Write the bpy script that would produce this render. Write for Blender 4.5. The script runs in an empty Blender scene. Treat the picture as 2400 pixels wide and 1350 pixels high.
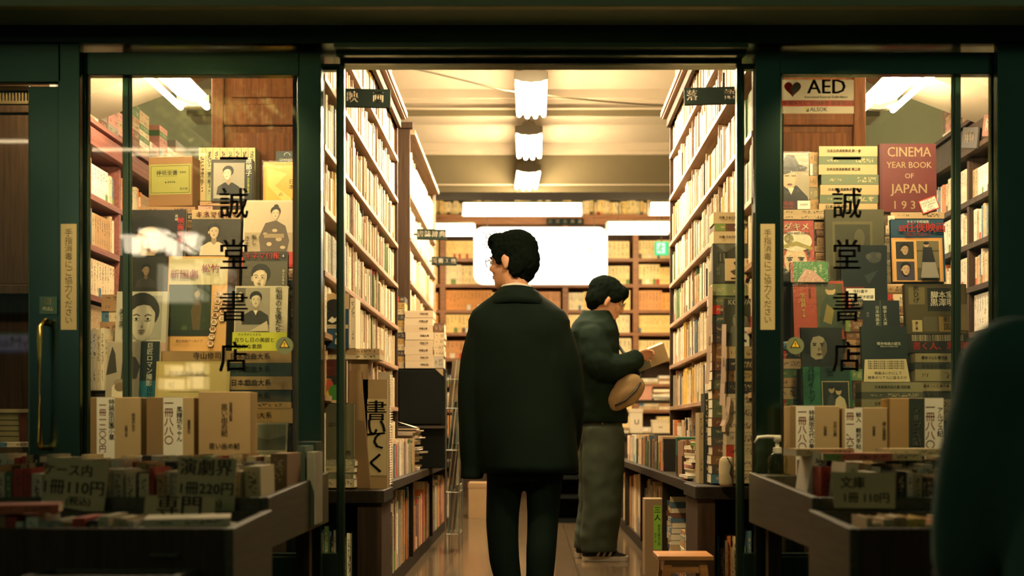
import bpy, math, random
from mathutils import Vector, Matrix, Euler, noise
random.seed(11)
SC = bpy.context.scene
COL = SC.collection
# ---------------------------------------------------------------- camera
# the camera looks level along +Y from (0,0,0.76); lens shift puts the horizon low in the frame
F, CX, CY, HC = 2667.0, 1250.0, 1010.0, 0.76          # focal length in px of the 2400 px frame, vanishing point, eye height
def WX(px, Y): return (px - CX) * Y / F
def WZ(py, Y): return HC + (CY - py) * Y / F
cam_data = bpy.data.cameras.new('camera')
cam_data.sensor_width = 36.0
cam_data.lens = 36.0 * F / 2400.0
cam_data.shift_x = -(CX - 1200.0) / 2400.0
cam_data.shift_y = (CY - 675.0) / 2400.0
cam_data.clip_start = 0.05
cam_data.dof.use_dof = True
cam_data.dof.focus_distance = 5.3
cam_data.dof.aperture_fstop = 2.0
cam = bpy.data.objects.new('camera', cam_data)
COL.objects.link(cam)
cam.location = (0, 0, HC)
cam.rotation_euler = (math.pi / 2, 0, 0)
SC.camera = cam
# ---------------------------------------------------------------- world, exposure
world = bpy.data.worlds.new('night_street')
SC.world = world
world.use_nodes = True
bg = world.node_tree.nodes['Background']
bg.inputs['Color'].default_value = (0.062, 0.098, 0.062, 1)
bg.inputs['Strength'].default_value = 0.85
vs = SC.view_settings
vs.view_transform = 'Standard'
vs.look = 'None'
vs.exposure = 0.0
vs.gamma = 1.0
vs.use_curve_mapping = False
cy = SC.cycles
cy.max_bounces = 7
cy.diffuse_bounces = 4
cy.glossy_bounces = 3
cy.transparent_max_bounces = 12
cy.transmission_bounces = 4
cy.caustics_reflective = False
cy.caustics_refractive = False
cy.sample_clamp_indirect = 4.0
cy.use_denoising = True
TUBE = 330.0            # radiance of the fluorescent tubes
TUBE_COL = (1.0, 0.76, 0.46)

# ---------------------------------------------------------------- materials
_mats = {}
def hexc(h):
    h = h.lstrip('#')
    r = [int(h[i:i + 2], 16) / 255 for i in (0, 2, 4)]
    return tuple(c / 12.92 if c <= 0.04045 else ((c + 0.055) / 1.055) ** 2.4 for c in r)
def newmat(name):
    m = bpy.data.materials.new(name)
    m.use_nodes = True
    nt = m.node_tree
    return m, nt, nt.nodes['Principled BSDF']
def flat(col, rough=0.6, spec=0.3, metal=0.0, name=None, vary=0.12):
    """plain surface of one colour with a faint procedural unevenness"""
    if isinstance(col, str): col = hexc(col)
    key = (tuple(round(c, 4) for c in col), rough, spec, metal)
    if key in _mats: return _mats[key]
    m, nt, b = newmat(name or 'surface')
    n = nt.nodes.new('ShaderNodeTexNoise'); n.inputs['Scale'].default_value = 9; n.inputs['Detail'].default_value = 4
    tc = nt.nodes.new('ShaderNodeTexCoord'); nt.links.new(tc.outputs['Object'], n.inputs['Vector'])
    mx = nt.nodes.new('ShaderNodeMixRGB'); mx.blend_type = 'MIX'
    mx.inputs[1].default_value = tuple(c * (1 - vary) for c in col) + (1,)
    mx.inputs[2].default_value = tuple(min(1, c * (1 + vary)) for c in col) + (1,)
    nt.links.new(n.outputs['Fac'], mx.inputs[0]); nt.links.new(mx.outputs[0], b.inputs['Base Color'])
    b.inputs['Roughness'].default_value = rough
    b.inputs['Specular IOR Level'].default_value = spec
    b.inputs['Metallic'].default_value = metal
    _mats[key] = m
    return m
def wood(col, col2, scale=3.0, rough=0.45, axis='Z', name='wood', spec=0.35):
    m, nt, b = newmat(name)
    tc = nt.nodes.new('ShaderNodeTexCoord'); mp = nt.nodes.new('ShaderNodeMapping')
    s = [scale * 9] * 3; s['XYZ'.index(axis)] = scale * 0.5
    mp.inputs['Scale'].default_value = s
    nt.links.new(tc.outputs['Object'], mp.inputs['Vector'])
    n = nt.nodes.new('ShaderNodeTexNoise'); n.inputs['Scale'].default_value = 3; n.inputs['Detail'].default_value = 6; n.inputs['Distortion'].default_value = 0.6
    nt.links.new(mp.outputs[0], n.inputs['Vector'])
    cr = nt.nodes.new('ShaderNodeValToRGB')
    cr.color_ramp.elements[0].position = 0.32; cr.color_ramp.elements[0].color = tuple(col) + (1,)
    cr.color_ramp.elements[1].position = 0.68; cr.color_ramp.elements[1].color = tuple(col2) + (1,)
    nt.links.new(n.outputs['Fac'], cr.inputs[0]); nt.links.new(cr.outputs[0], b.inputs['Base Color'])
    b.inputs['Roughness'].default_value = rough
    b.inputs['Specular IOR Level'].default_value = spec
    bp = nt.nodes.new('ShaderNodeBump'); bp.inputs['Strength'].default_value = 0.12; bp.inputs['Distance'].default_value = 0.002
    nt.links.new(n.outputs['Fac'], bp.inputs['Height']); nt.links.new(bp.outputs[0], b.inputs['Normal'])
    return m
def emit(col, strength, name):
    m = bpy.data.materials.new(name); m.use_nodes = True
    nt = m.node_tree; nt.nodes.clear()
    e = nt.nodes.new('ShaderNodeEmission'); o = nt.nodes.new('ShaderNodeOutputMaterial')
    e.inputs['Color'].default_value = tuple(col) + (1,); e.inputs['Strength'].default_value = strength
    nt.links.new(e.outputs[0], o.inputs['Surface'])
    return m
def clear(name, tint=(1, 1, 1), rough=0.02, ior=1.45, blend=None):
    """thin pane: lets light straight through, mirrors by Fresnel"""
    m = bpy.data.materials.new(name); m.use_nodes = True
    nt = m.node_tree; nt.nodes.clear()
    t = nt.nodes.new('ShaderNodeBsdfTransparent'); t.inputs['Color'].default_value = tuple(tint) + (1,)
    g = nt.nodes.new('ShaderNodeBsdfGlossy'); g.inputs['Roughness'].default_value = rough
    fr = nt.nodes.new('ShaderNodeFresnel'); fr.inputs['IOR'].default_value = ior
    # mirror only where light enters the sheet: straight-through rays would otherwise meet false total reflection at the far face
    ge = nt.nodes.new('ShaderNodeNewGeometry'); fm = nt.nodes.new('ShaderNodeMath'); fm.operation = 'SUBTRACT'; fm.use_clamp = True
    nt.links.new(fr.outputs[0], fm.inputs[0]); nt.links.new(ge.outputs['Backfacing'], fm.inputs[1])
    mx = nt.nodes.new('ShaderNodeMixShader'); o = nt.nodes.new('ShaderNodeOutputMaterial')
    if blend is None: nt.links.new(fm.outputs[0], mx.inputs[0])
    else:
        ad = nt.nodes.new('ShaderNodeMath'); ad.operation = 'ADD'; ad.inputs[1].default_value = blend; ad.use_clamp = True
        nz = nt.nodes.new('ShaderNodeTexNoise'); nz.inputs['Scale'].default_value = 14
        bp = nt.nodes.new('ShaderNodeBump'); bp.inputs['Strength'].default_value = 0.35; bp.inputs['Distance'].default_value = 0.006
        nt.links.new(nz.outputs['Fac'], bp.inputs['Height']); nt.links.new(bp.outputs[0], g.inputs['Normal'])
        nt.links.new(fm.outputs[0], ad.inputs[0]); nt.links.new(ad.outputs[0], mx.inputs[0])
    nt.links.new(t.outputs[0], mx.inputs[1]); nt.links.new(g.outputs[0], mx.inputs[2])
    nt.links.new(mx.outputs[0], o.inputs['Surface'])
    return m

M_FRAME = flat((0.062, 0.115, 0.085), 0.2, 0.3, 1.0, name='dark_metal_frame_paint')
M_BEAM = flat((0.15, 0.21, 0.15), 0.6, 0.2, name='olive_lintel_paint')
M_ALU = flat((0.10, 0.15, 0.10), 0.35, 0.5, 1.0, name='dark_metal_frame')
M_GLASS = clear('window_glass', (0.97, 0.985, 0.97), ior=1.62)
M_WRAP = clear('plastic_wrap', (0.985, 0.985, 0.97), 0.22, 1.3, 0.012)
M_SHELF = wood((0.30, 0.18, 0.105), (0.46, 0.30, 0.19), axis='Y', name='shelf_wood')
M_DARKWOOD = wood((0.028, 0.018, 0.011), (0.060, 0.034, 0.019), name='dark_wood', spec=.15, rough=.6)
M_COUNTER = wood((0.014, 0.011, 0.007), (0.028, 0.020, 0.012), axis='Y', name='counter_wood', spec=.12, rough=.6)
M_PANEL = wood((0.050, 0.016, 0.0035), (0.10, 0.034, 0.008), name='brown_panel_wood', rough=0.6, spec=0.08)
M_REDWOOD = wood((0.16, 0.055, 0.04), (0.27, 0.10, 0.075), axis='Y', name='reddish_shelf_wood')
M_BACKWOOD = wood((0.20, 0.085, 0.03), (0.33, 0.15, 0.06), axis='X', name='back_shelf_wood')
M_TRAY = wood((0.034, 0.031, 0.015), (0.064, 0.056, 0.026), axis='Y', name='tray_wood')
M_CEIL = flat((0.44, 0.37, 0.265), 0.8, 0.1, name='ceiling_paint', vary=0.04)
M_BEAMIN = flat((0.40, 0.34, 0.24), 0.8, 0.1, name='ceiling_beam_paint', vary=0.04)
M_WALL = flat((0.17, 0.18, 0.11), 0.8, 0.1, name='wall_paint', vary=0.05)
M_PAPER = flat((0.66, 0.58, 0.42), 0.8, 0.1, name='page_paper')
M_WHITE = flat((0.78, 0.74, 0.62), 0.7, 0.2, name='white_paper')
M_PRICE = flat((0.74, 0.70, 0.58), 0.7, 0.2, name='card_paper')
M_BLACK = flat((0.012, 0.014, 0.012), 0.5, 0.3, name='black')
M_INK = flat((0.02, 0.018, 0.014), 0.6, 0.2, name='black_ink')
M_RED = flat((0.50, 0.055, 0.035), 0.6, 0.2, name='red_ink')
M_BRASS = flat((0.78, 0.50, 0.14), 0.25, 0.5, 1.0, name='brass')
M_TUBE = emit(TUBE_COL, TUBE, 'lit_tube')
M_TUBE3 = emit((1.0, 0.76, 0.46), 190.0, 'lit_side_tube')
M_TUBE2 = emit((1.0, 0.72, 0.40), 360.0, 'added_strip_glow')  # glow of the added strip lamps
M_BEAMDARK = flat((0.115, 0.095, 0.052), 0.8, 0.1, name='shaded_beam_paint', vary=.05)  # shade on the deep beam's face put into its colour; lips share it
M_HOUSE = flat((0.085, 0.072, 0.042), 0.5, 0.3, name='lamp_housing')
M_REFLECTOR = flat((0.85, 0.82, 0.74), 0.5, 0.3, name='lamp_reflector')

# ---------------------------------------------------------------- mesh helpers
class MB:
    def __init__(s): s.v = []; s.f = []; s.mi = []; s.mats = []
    def m(s, mat):
        if mat not in s.mats: s.mats.append(mat)
        return s.mats.index(mat)
    def add(s, vs, fs, mat, M=None):
        o = len(s.v)
        s.v += [tuple(M @ Vector(v)) if M else tuple(v) for v in vs]
        i = s.m(mat)
        for f in fs: s.f.append([o + k for k in f]); s.mi.append(i)
        return s
    def box(s, x0, x1, y0, y1, z0, z1, mat, M=None):
        if x0 > x1: x0, x1 = x1, x0
        if y0 > y1: y0, y1 = y1, y0
        if z0 > z1: z0, z1 = z1, z0
        vs = [(x, y, z) for z in (z0, z1) for y in (y0, y1) for x in (x0, x1)]
        return s.add(vs, [(0, 2, 3, 1), (4, 5, 7, 6), (0, 1, 5, 4), (2, 6, 7, 3), (0, 4, 6, 2), (1, 3, 7, 5)], mat, M)
    def prism(s, pts, axis, a, b, mat, M=None):
        """polygon pts (in the other two axes, in xyz order) swept from a to b along axis"""
        k = 'xyz'.index(axis); n = len(pts); vs = []
        for t in (a, b):
            for p in pts:
                q = list(p); q.insert(k, t); vs.append(q)
        fs = [list(range(n))[::-1], list(range(n, 2 * n))] + [(i, (i + 1) % n, n + (i + 1) % n, n + i) for i in range(n)]
        return s.add(vs, fs, mat, M)
    def loft(s, rings, mat, M=None, cap=True):
        n = len(rings[0]); vs = [p for r in rings for p in r]; fs = []
        for j in range(len(rings) - 1):
            for i in range(n):
                a, b = j * n + i, j * n + (i + 1) % n
                fs.append((a, b, b + n, a + n))
        if cap: fs += [list(range(n))[::-1], list(range(len(vs) - n, len(vs)))]
        return s.add(vs, fs, mat, M)
    def tube(s, path, r, mat, n=8, M=None, cap=True):
        path = [Vector(p) for p in path]; rings = []
        rr = r if isinstance(r, (list, tuple)) else [r] * len(path)
        ref = None
        for i, p in enumerate(path):
            d = (path[min(i + 1, len(path) - 1)] - path[max(i - 1, 0)]).normalized()
            if ref is None:
                ref = Vector((0, 0, 1)) if abs(d.z) < 0.9 else Vector((1, 0, 0))
            u = d.cross(ref).normalized(); w = d.cross(u).normalized(); ref = -w if False else ref
            rings.append([p + u * rr[i] * math.cos(t) + w * rr[i] * math.sin(t) for t in [2 * math.pi * k / n for k in range(n)]])
        return s.loft(rings, mat, M, cap)
    def ell(s, c, r, mat, nu=14, nv=9, M=None):
        vs = [(c[0], c[1], c[2] + r[2])]
        for j in range(1, nv):
            ph = math.pi * j / nv
            for i in range(nu):
                th = 2 * math.pi * i / nu
                vs.append((c[0] + r[0] * math.sin(ph) * math.cos(th), c[1] + r[1] * math.sin(ph) * math.sin(th), c[2] + r[2] * math.cos(ph)))
        vs.append((c[0], c[1], c[2] - r[2]))
        fs = [(0, 1 + i, 1 + (i + 1) % nu) for i in range(nu)]
        for j in range(nv - 2):
            for i in range(nu):
                a, b = 1 + j * nu + i, 1 + j * nu + (i + 1) % nu
                fs.append((a, a + nu, b + nu, b))
        e = len(vs) - 1; o = 1 + (nv - 2) * nu
        fs += [(e, o + (i + 1) % nu, o + i) for i in range(nu)]
        return s.add(vs, fs, mat, M)
    def mesh(s, name):
        me = bpy.data.meshes.new(name)
        me.from_pydata(s.v, [], s.f)
        for mt in s.mats: me.materials.append(mt)
        me.polygons.foreach_set('material_index', s.mi)
        me.update()
        return me
    def build(s, name, parent=None, smooth=False, bevel=0, loc=None):
        o = bpy.data.objects.new(name, s.mesh(name)); COL.objects.link(o)
        if parent: o.parent = parent
        if loc: o.location = loc
        if smooth: o.data.polygons.foreach_set('use_smooth', [True] * len(o.data.polygons))
        if bevel:
            b = o.modifiers.new('edge', 'BEVEL'); b.width = bevel; b.segments = 2; b.limit_method = 'ANGLE'
        return o
def tag(o, label, cat, group=None, kind=None):
    if label: o['label'] = label
    if cat: o['category'] = cat
    if group: o['group'] = group
    if kind: o['kind'] = kind
    return o
def empty(name, label, cat, loc=(0, 0, 0), group=None, rot=(0, 0, 0)):
    o = bpy.data.objects.new(name, None); COL.objects.link(o)
    o.empty_display_size = 0.05
    o.location = loc; o.rotation_euler = rot
    return tag(o, label, cat, group)
def struct(o): o['kind'] = 'structure'; return o
ORD = {}
_u = ['', 'first', 'second', 'third', 'fourth', 'fifth', 'sixth', 'seventh', 'eighth', 'ninth', 'tenth', 'eleventh', 'twelfth', 'thirteenth', 'fourteenth', 'fifteenth', 'sixteenth', 'seventeenth', 'eighteenth', 'nineteenth']
_t = {20: ('twentieth', 'twenty'), 30: ('thirtieth', 'thirty'), 40: ('fortieth', 'forty'), 50: ('fiftieth', 'fifty'), 60: ('sixtieth', 'sixty')}
def ordw(n):
    if n < 20: return _u[n]
    d = n // 10 * 10
    return _t[d][0] if n == d else _t[d][1] + '-' + _u[n - d]

# lettering: a text turned into a mesh that lies in the xz plane, facing -y
def letters(body, size, mat, parent, loc, vertical=False, rot=(0, 0, 0), bold=0.0, align='CENTER', stretch=1.0, name='lettering', spacing=1.0):
    c = bpy.data.curves.new('t', 'FONT')
    c.body = '\n'.join(body) if vertical else body
    c.align_x = align; c.align_y = 'CENTER'
    c.size = size; c.resolution_u = 2; wide = max(map(ord, ''.join(body))) > 0x2fff
    c.space_line = spacing if vertical else 1.0
    o = bpy.data.objects.new('t', c); COL.objects.link(o)
    dg = bpy.context.evaluated_depsgraph_get()
    me = bpy.data.meshes.new_from_object(o.evaluated_get(dg))
    bpy.data.objects.remove(o); bpy.data.curves.remove(c)
    me.name = name
    R = Matrix.Rotation(math.pi / 2, 4, 'X') @ Matrix.Diagonal((stretch, 1, 1, 1))
    me.transform(R)
    if bold > (.004 if wide else .012):                        # thick strokes: overlaid copies, each a hair in front of the last
        nv = len(me.vertices); co = [v.co.copy() for v in me.vertices]; fs = [tuple(p.vertices) for p in me.polygons]; d = min(bold, .026) * size * .8
        m2 = bpy.data.meshes.new(name); m2.from_pydata([(c_.x + a, c_.y + b_, c_.z + h_) for a, b_, h_ in ((-d, -d * .4, 0), (d, -d * .4, .0002), (0, d * .7, .0004)) for c_ in co], [], [tuple(i + k * nv for i in f) for k in range(3) for f in fs]); m2.update()
        bpy.data.meshes.remove(me); me = m2
    me.materials.clear(); me.materials.append(mat)
    t = bpy.data.objects.new(name, me); COL.objects.link(t)
    if parent: t.parent = parent
    t.location = loc; t.rotation_euler = rot
    return t
# ================================================================ the setting
XL, XR = -0.78, 0.82           # faces of the two tall bookcases that flank the aisle
CEIL = 3.43
# interior floor: glossy stone-look tiles
def floor_mat():
    m, nt, b = newmat('glossy_tile_floor')
    tc = nt.nodes.new('ShaderNodeTexCoord')
    br = nt.nodes.new('ShaderNodeTexBrick')
    mp = nt.nodes.new('ShaderNodeMapping'); mp.inputs['Rotation'].default_value = (0, 0, math.pi / 2)
    nt.links.new(tc.outputs['Object'], mp.inputs['Vector']); nt.links.new(mp.outputs[0], br.inputs['Vector'])
    br.inputs['Scale'].default_value = 1.0; br.inputs['Brick Width'].default_value = 0.9; br.inputs['Row Height'].default_value = 0.24
    br.inputs['Mortar Size'].default_value = 0.003
    br.inputs['Color1'].default_value = (0.115, 0.083, 0.045, 1); br.inputs['Color2'].default_value = (0.155, 0.112, 0.062, 1)
    br.inputs['Mortar'].default_value = (0.05, 0.038, 0.025, 1)
    n = nt.nodes.new('ShaderNodeTexNoise'); n.inputs['Scale'].default_value = 1.0; n.inputs['Detail'].default_value = 6
    m2 = nt.nodes.new('ShaderNodeMapping'); m2.inputs['Scale'].default_value = (3, 22, 3)
    nt.links.new(tc.outputs['Object'], m2.inputs['Vector']); nt.links.new(m2.outputs[0], n.inputs['Vector'])
    mx = nt.nodes.new('ShaderNodeMixRGB'); mx.blend_type = 'MULTIPLY'; mx.inputs[0].default_value = 0.6
    nt.links.new(br.outputs['Color'], mx.inputs[1]); nt.links.new(n.outputs['Fac'], mx.inputs[2])
    nt.links.new(mx.outputs[0], b.inputs['Base Color'])
    b.inputs['Roughness'].default_value = 0.13; b.inputs['Specular IOR Level'].default_value = 0.6
    bp = nt.nodes.new('ShaderNodeBump'); bp.inputs['Strength'].default_value = 0.10; bp.inputs['Distance'].default_value = 0.003
    nt.links.new(n.outputs['Fac'], bp.inputs['Height']); nt.links.new(bp.outputs[0], b.inputs['Normal'])
    return m
fl = MB(); fl.box(-3.0, 3.0, 4.1, 13.2, -0.1, 0.0, floor_mat()); struct(fl.build('floor'))
gd = MB(); gd.box(-13, 9, -17, 4.1, -0.1, 0.0, flat((0.085, 0.085, 0.07), 0.8, 0.2, name='pavement')); struct(gd.build('ground'))
c = MB(); c.box(-3.0, 3.0, 4.2, 13.2, CEIL, CEIL + 0.15, M_CEIL); struct(c.build('ceiling'))
for nm, x0, x1 in (('wall_left', -3.0, -2.72), ('wall_right', 2.72, 3.0)):
    w = MB(); w.box(x0, x1, 4.2, 13.2, 0, CEIL, M_WALL); struct(w.build(nm))
w = MB(); w.box(-2.72, 2.72, 13.05, 13.2, 0, CEIL, M_WALL); struct(w.build('wall_back'))
# ceiling beams with mouldings, the deeper one half way
def beam(name, y0, y1, zb, lip, body=M_BEAMIN):
    b = MB(); b.box(-2.72, 2.72, y0, y1, zb, CEIL, body)
    b.box(-2.72, 2.72, y0 - 0.06, y0, CEIL - 0.07, CEIL, M_CEIL)          # cove moulding against the ceiling
    b.box(-2.72, 2.72, y0 - 0.03, y0, CEIL - 0.10, CEIL - 0.07, M_CEIL)
    b.box(-2.72, 2.72, y0 - 0.02, y0, zb, zb + lip, M_BEAMDARK)
    b.box(-2.72, 2.72, y0 - 0.035, y0 - 0.02, zb + lip, zb + lip + 0.012, M_CEIL)
    return struct(b.build(name))
beam('beam_1', 8.95, 9.2, 3.235, 0.045)
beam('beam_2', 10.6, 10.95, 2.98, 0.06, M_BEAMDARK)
# sloping haunches where the street-side ceiling beam meets the side walls
for nm, sg in (('beam_3', -1), ('beam_4', 1)):
    b = MB(); b.prism([(sg * 1.55, 2.72), (sg * 2.72, 2.28), (sg * 2.72, CEIL), (sg * 1.55, CEIL)], 'y', 5.75, 6.1, M_BEAMIN)
    b.prism([(sg * 1.55, 2.78), (sg * 2.72, 2.34), (sg * 2.72, 2.38), (sg * 1.55, 2.82)], 'y', 5.71, 5.75, M_CEIL)
    b.box(sg * 0.9, sg * 1.55, 5.75, 6.1, 2.72, CEIL, M_BEAMIN)
    struct(b.build(nm))
# facade: lintel with lower lip coloured lighter as if lit, header, posts, side piers
b = MB(); b.box(-3.2, 3.2, 3.78, 4.0, 2.185, 3.6, M_BEAM)
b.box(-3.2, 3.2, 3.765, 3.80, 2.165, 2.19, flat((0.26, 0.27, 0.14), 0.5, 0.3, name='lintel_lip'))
struct(b.build('wall_front', bevel=0.004))
h = MB(); h.box(-3.2, 3.2, 4.0, 4.24, 2.122, 3.6, M_FRAME)
h.box(-0.70, 0.755, 3.99, 4.24, 2.105, 2.122, M_ALU)
h.box(-0.70, 0.755, 4.03, 4.05, 2.09, 2.11, M_FRAME); h.box(-0.70, 0.755, 4.12, 4.14, 2.09, 2.11, M_FRAME)
struct(h.build('trim_1'))
t = MB(); t.box(-3.2, 3.2, 4.02, 4.24, -0.0, 0.012, M_ALU); struct(t.build('trim_2'))
# left pier between the pull door and the window, right pier
p = MB(); p.box(WX(135, 4.0), WX(187, 4.0), 4.0, 4.035, 0, 2.13, M_FRAME); p.box(-3.2, WX(143, 4.0), 4.0, 4.03, 1.985, 2.13, M_FRAME)
struct(p.build('trim_3', bevel=0.003))
p = MB(); p.box(WX(2338, 4.0), 2.6, 4.0, 4.035, 0, 2.13, M_FRAME); struct(p.build('trim_4', bevel=0.003))
# ---- the sliding doors
def door(name, x0, x1, y0, y1, z0, z1, sl, sr, st, sb, mat, glass_mat=None, gy=None):
    """glazed leaf: stiles sl/sr wide, rails st/sb high"""
    d = MB()
    d.box(x0, x0 + sl, y0, y1, z0, z1, mat); d.box(x1 - sr, x1, y0, y1, z0, z1, mat)
    d.box(x0 + sl, x1 - sr, y0, y1, z1 - st, z1, mat); d.box(x0 + sl, x1 - sr, y0, y1, z0, z0 + sb, mat)
    # inner glazing bead
    for a, c2, e, g in ((x0 + sl, x0 + sl + 0.008, z0 + sb, z1 - st), (x1 - sr - 0.008, x1 - sr, z0 + sb, z1 - st)):
        d.box(a, c2, y0 + 0.008, y1 - 0.008, e, g, M_ALU)
    o = struct(d.build(name, bevel=0.002))
    g = MB(); ym = (y0 + y1) / 2
    g.box(x0 + sl + 0.001, x1 - sr - 0.001, ym - 0.003, ym + 0.003, z0 + sb, z1 - st, M_GLASS)
    g.build('glass_pane', o)
    return o
YD = 4.06
xa, xb = WX(186, YD), WX(755, YD)
DL = door('door_1', xa, xb, 4.04, 4.08, 0.012, 2.105, WX(205, YD) - xa, xb - WX(703, YD), 2.105 - WZ(180, YD), 0.30, M_FRAME)
xc, xd = WX(290, 4.18), WX(808, 4.18)
D2 = door('door_2', xc, xd, 4.165, 4.195, 0.012, 2.105, 0.022, 0.022, 2.105 - WZ(167, 4.18), 0.30, M_ALU)
xe, xf = WX(1725, 4.18), WX(2249, 4.18)
D3 = door('door_3', xe, xf, 4.165, 4.195, 0.012, 2.105, 0.022, 0.022, 2.105 - WZ(165, 4.18), 0.30, M_ALU)
xg, xh = WX(1768, YD), WX(2340, YD)
DR = door('door_4', xg, xh, 4.04, 4.08, 0.012, 2.105, WX(1826, YD) - xg, xh - WX(2324, YD), 2.105 - WZ(178, YD), 0.30, M_FRAME)
# far-left pull door with its brass handle
xi, xj = -2.75, WX(135, 4.0)
D5 = door('door_5', xi, xj, 4.03, 4.08, 0.012, 1.98, 0.1, xj - WX(75, 4.05), 1.98 - WZ(205, 4.05), 0.30, M_FRAME)
hb = MB(); hx = WX(99, 3.99)
hb.tube([(hx + 0.008, 4.03, WZ(757, 4.0)), (hx + 0.003, 3.985, WZ(757, 4.0)), (hx, 3.97, WZ(768, 4.0)), (hx, 3.968, WZ(800, 4.0)), (hx, 3.968, WZ(1035, 4.0)), (hx, 3.985, WZ(1050, 4.0)), (hx, 4.03, WZ(1050, 4.0))], 0.0095, M_BRASS, 10)
hb.ell((hx + 0.012, 4.0, WZ(750, 4.0)), (0.007, 0.02, 0.007), M_BRASS)
hb.build('handle', D5, smooth=True)
pl = MB(); pl.box(WX(92, 4.02), WX(133, 4.02), 4.022, 4.03, WZ(736, 4.02), WZ(695, 4.02), flat((0.035, 0.075, 0.055), 0.4, 0.4))
pp = pl.build('pull_plate', D5)
letters('引', 0.026, flat((0.42, 0.36, 0.18), 0.5), pp, (WX(112, 4.02), 4.0215, WZ(708, 4.02)), bold=0.015)
letters('PULL', 0.017, flat((0.42, 0.36, 0.18), 0.5), pp, (WX(112, 4.02), 4.0215, WZ(724, 4.02)))
# shop name painted down both windows
gold = flat((0.007, 0.0065, 0.003), 0.6, 0.1, name='sign_paint')
for par, px, Yg in ((DL, 548, 4.055), (DR, 1985, 4.055)):
    for ch, py, sz in (('一', 378, 0.115), ('誠', 482, 0.118), ('堂', 603, 0.118), ('書', 724, 0.118), ('店', 842, 0.118)):
        letters(ch, sz, gold, par, (WX(px, Yg), Yg, WZ(py, Yg)), bold=0.02, name='shop_lettering', stretch=0.92)
# yellow warning stickers on the panes
for par, px, py in ((DL, 667, 810), (DR, 1864, 810)):
    Y = 4.056; r = 0.031; k = MB(); x, z = WX(px, Y), WZ(py, Y)
    k.prism([(x + r * math.cos(a), z + r * math.sin(a)) for a in [2 * math.pi * i / 28 for i in range(28)]], 'y', Y - 0.0008, Y, flat((0.16, 0.19, 0.10), 0.5))
    k.prism([(x - 0.019, z - 0.008), (x + 0.019, z - 0.008), (x, z + 0.024)], 'y', Y - 0.0014, Y - 0.0008, M_BLACK)
    k.prism([(x - 0.0135, z - 0.005), (x + 0.0135, z - 0.005), (x, z + 0.0185)], 'y', Y - 0.002, Y - 0.0014, flat((0.75, 0.50, 0.05), 0.5))
    k.prism([(x - 0.0015, z + 0.002), (x + 0.0015, z + 0.002), (x + 0.0018, z + 0.011), (x - 0.0018, z + 0.011)], 'y', Y - 0.0026, Y - 0.002, M_BLACK)
    k.box(x - 0.0016, x + 0.0016, Y - 0.0026, Y - 0.002, z - 0.003, z, M_BLACK)
    o = k.build('warning_sticker')
    side = 'left window' if par is DL else 'right window'
    tag(o, 'round warning sticker with yellow triangle on the glass, ' + side, 'sticker')
# paper strips asking to disinfect hands
for px0, px1, wh in ((143, 180, 'left pier by the brass pull handle'), (1782, 1816, 'dark door stile right of the doorway')):
    Y = 4.0 if px0 < 500 else 4.04
    k = MB(); x0, x1, z1, z0 = WX(px0, Y), WX(px1, Y), WZ(525, Y), WZ(773, Y)
    e = empty('notice_strip', 'narrow vertical paper notice with Japanese text on the ' + wh, 'notice', ((x0 + x1) / 2, Y - 0.001, (z0 + z1) / 2))
    k.box((x0 - x1) / 2, (x1 - x0) / 2, -0.001, 0, (z0 - z1) / 2, (z1 - z0) / 2, flat((0.40, 0.32, 0.16), 0.7, name='aged_paper')); k.build('paper', e)
    letters('手指消毒にご協力ください', 0.0285, flat((0.09, 0.075, 0.04), 0.7), e, (0, -0.0016, 0), vertical=True, spacing=0.98)
# AED sticker
Y = 4.054
x0, x1, z1, z0 = WX(1829, Y), WX(2001, Y), WZ(187, Y), WZ(266, Y)
W, H = x1 - x0, z1 - z0
e = empty('defibrillator_sticker', 'cream AED sticker with red heart and red band inside the right window top corner', 'sticker', ((x0 + x1) / 2, Y, (z0 + z1) / 2))
def vinyl(c, name):
    """thin film that also lets light from behind glow through"""
    m, nt, b = newmat(name); b.inputs['Base Color'].default_value = c + (1,); b.inputs['Roughness'].default_value = .5
    t = nt.nodes.new('ShaderNodeBsdfTranslucent'); t.inputs['Color'].default_value = c + (1,); mx_ = nt.nodes.new('ShaderNodeMixShader'); mx_.inputs[0].default_value = .6
    o_ = nt.nodes['Material Output']; nt.links.new(b.outputs[0], mx_.inputs[1]); nt.links.new(t.outputs[0], mx_.inputs[2]); nt.links.new(mx_.outputs[0], o_.inputs['Surface']); return m
cream = vinyl((0.66, 0.58, 0.38), 'cream_vinyl'); red = vinyl((0.50, 0.07, 0.05), 'red_vinyl')
k = MB()
for za, zb, mm in ((-H / 2, -H * .29, cream), (-H * .29, -H * .11, red), (-H * .11, H / 2, cream)): k.add([(-W / 2, -.001, za), (W / 2, -.001, za), (W / 2, -.001, zb), (-W / 2, -.001, zb)], [(0, 1, 2, 3)], mm)
k.build('sticker_sheet', e)
def heart(cx, cz, s):
    return [(cx + s * 0.0625 * 16 * math.sin(t) ** 3, cz + s * 0.0625 * (13 * math.cos(t) - 5 * math.cos(2 * t) - 2 * math.cos(3 * t) - math.cos(4 * t))) for t in [2 * math.pi * i / 40 for i in range(40)]]
k = MB(); hx, hz = -W * 0.335, H * 0.24
k.prism(heart(hx, hz, 0.030), 'y', -0.0018, -0.0012, red)
k.prism([p for p in heart(hx, hz + 0.0005, 0.0255) if p[0] >= hx - 0.0006], 'y', -0.0022, -0.0018, cream)
k.prism([(hx + 0.012, hz + 0.009), (hx - 0.012, hz - 0.001), (hx - 0.001, hz + 0.0005), (hx - 0.012, hz - 0.011), (hx + 0.012, hz + 0.001), (hx + 0.001, hz)], 'y', -0.0027, -0.0022, cream)
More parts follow.
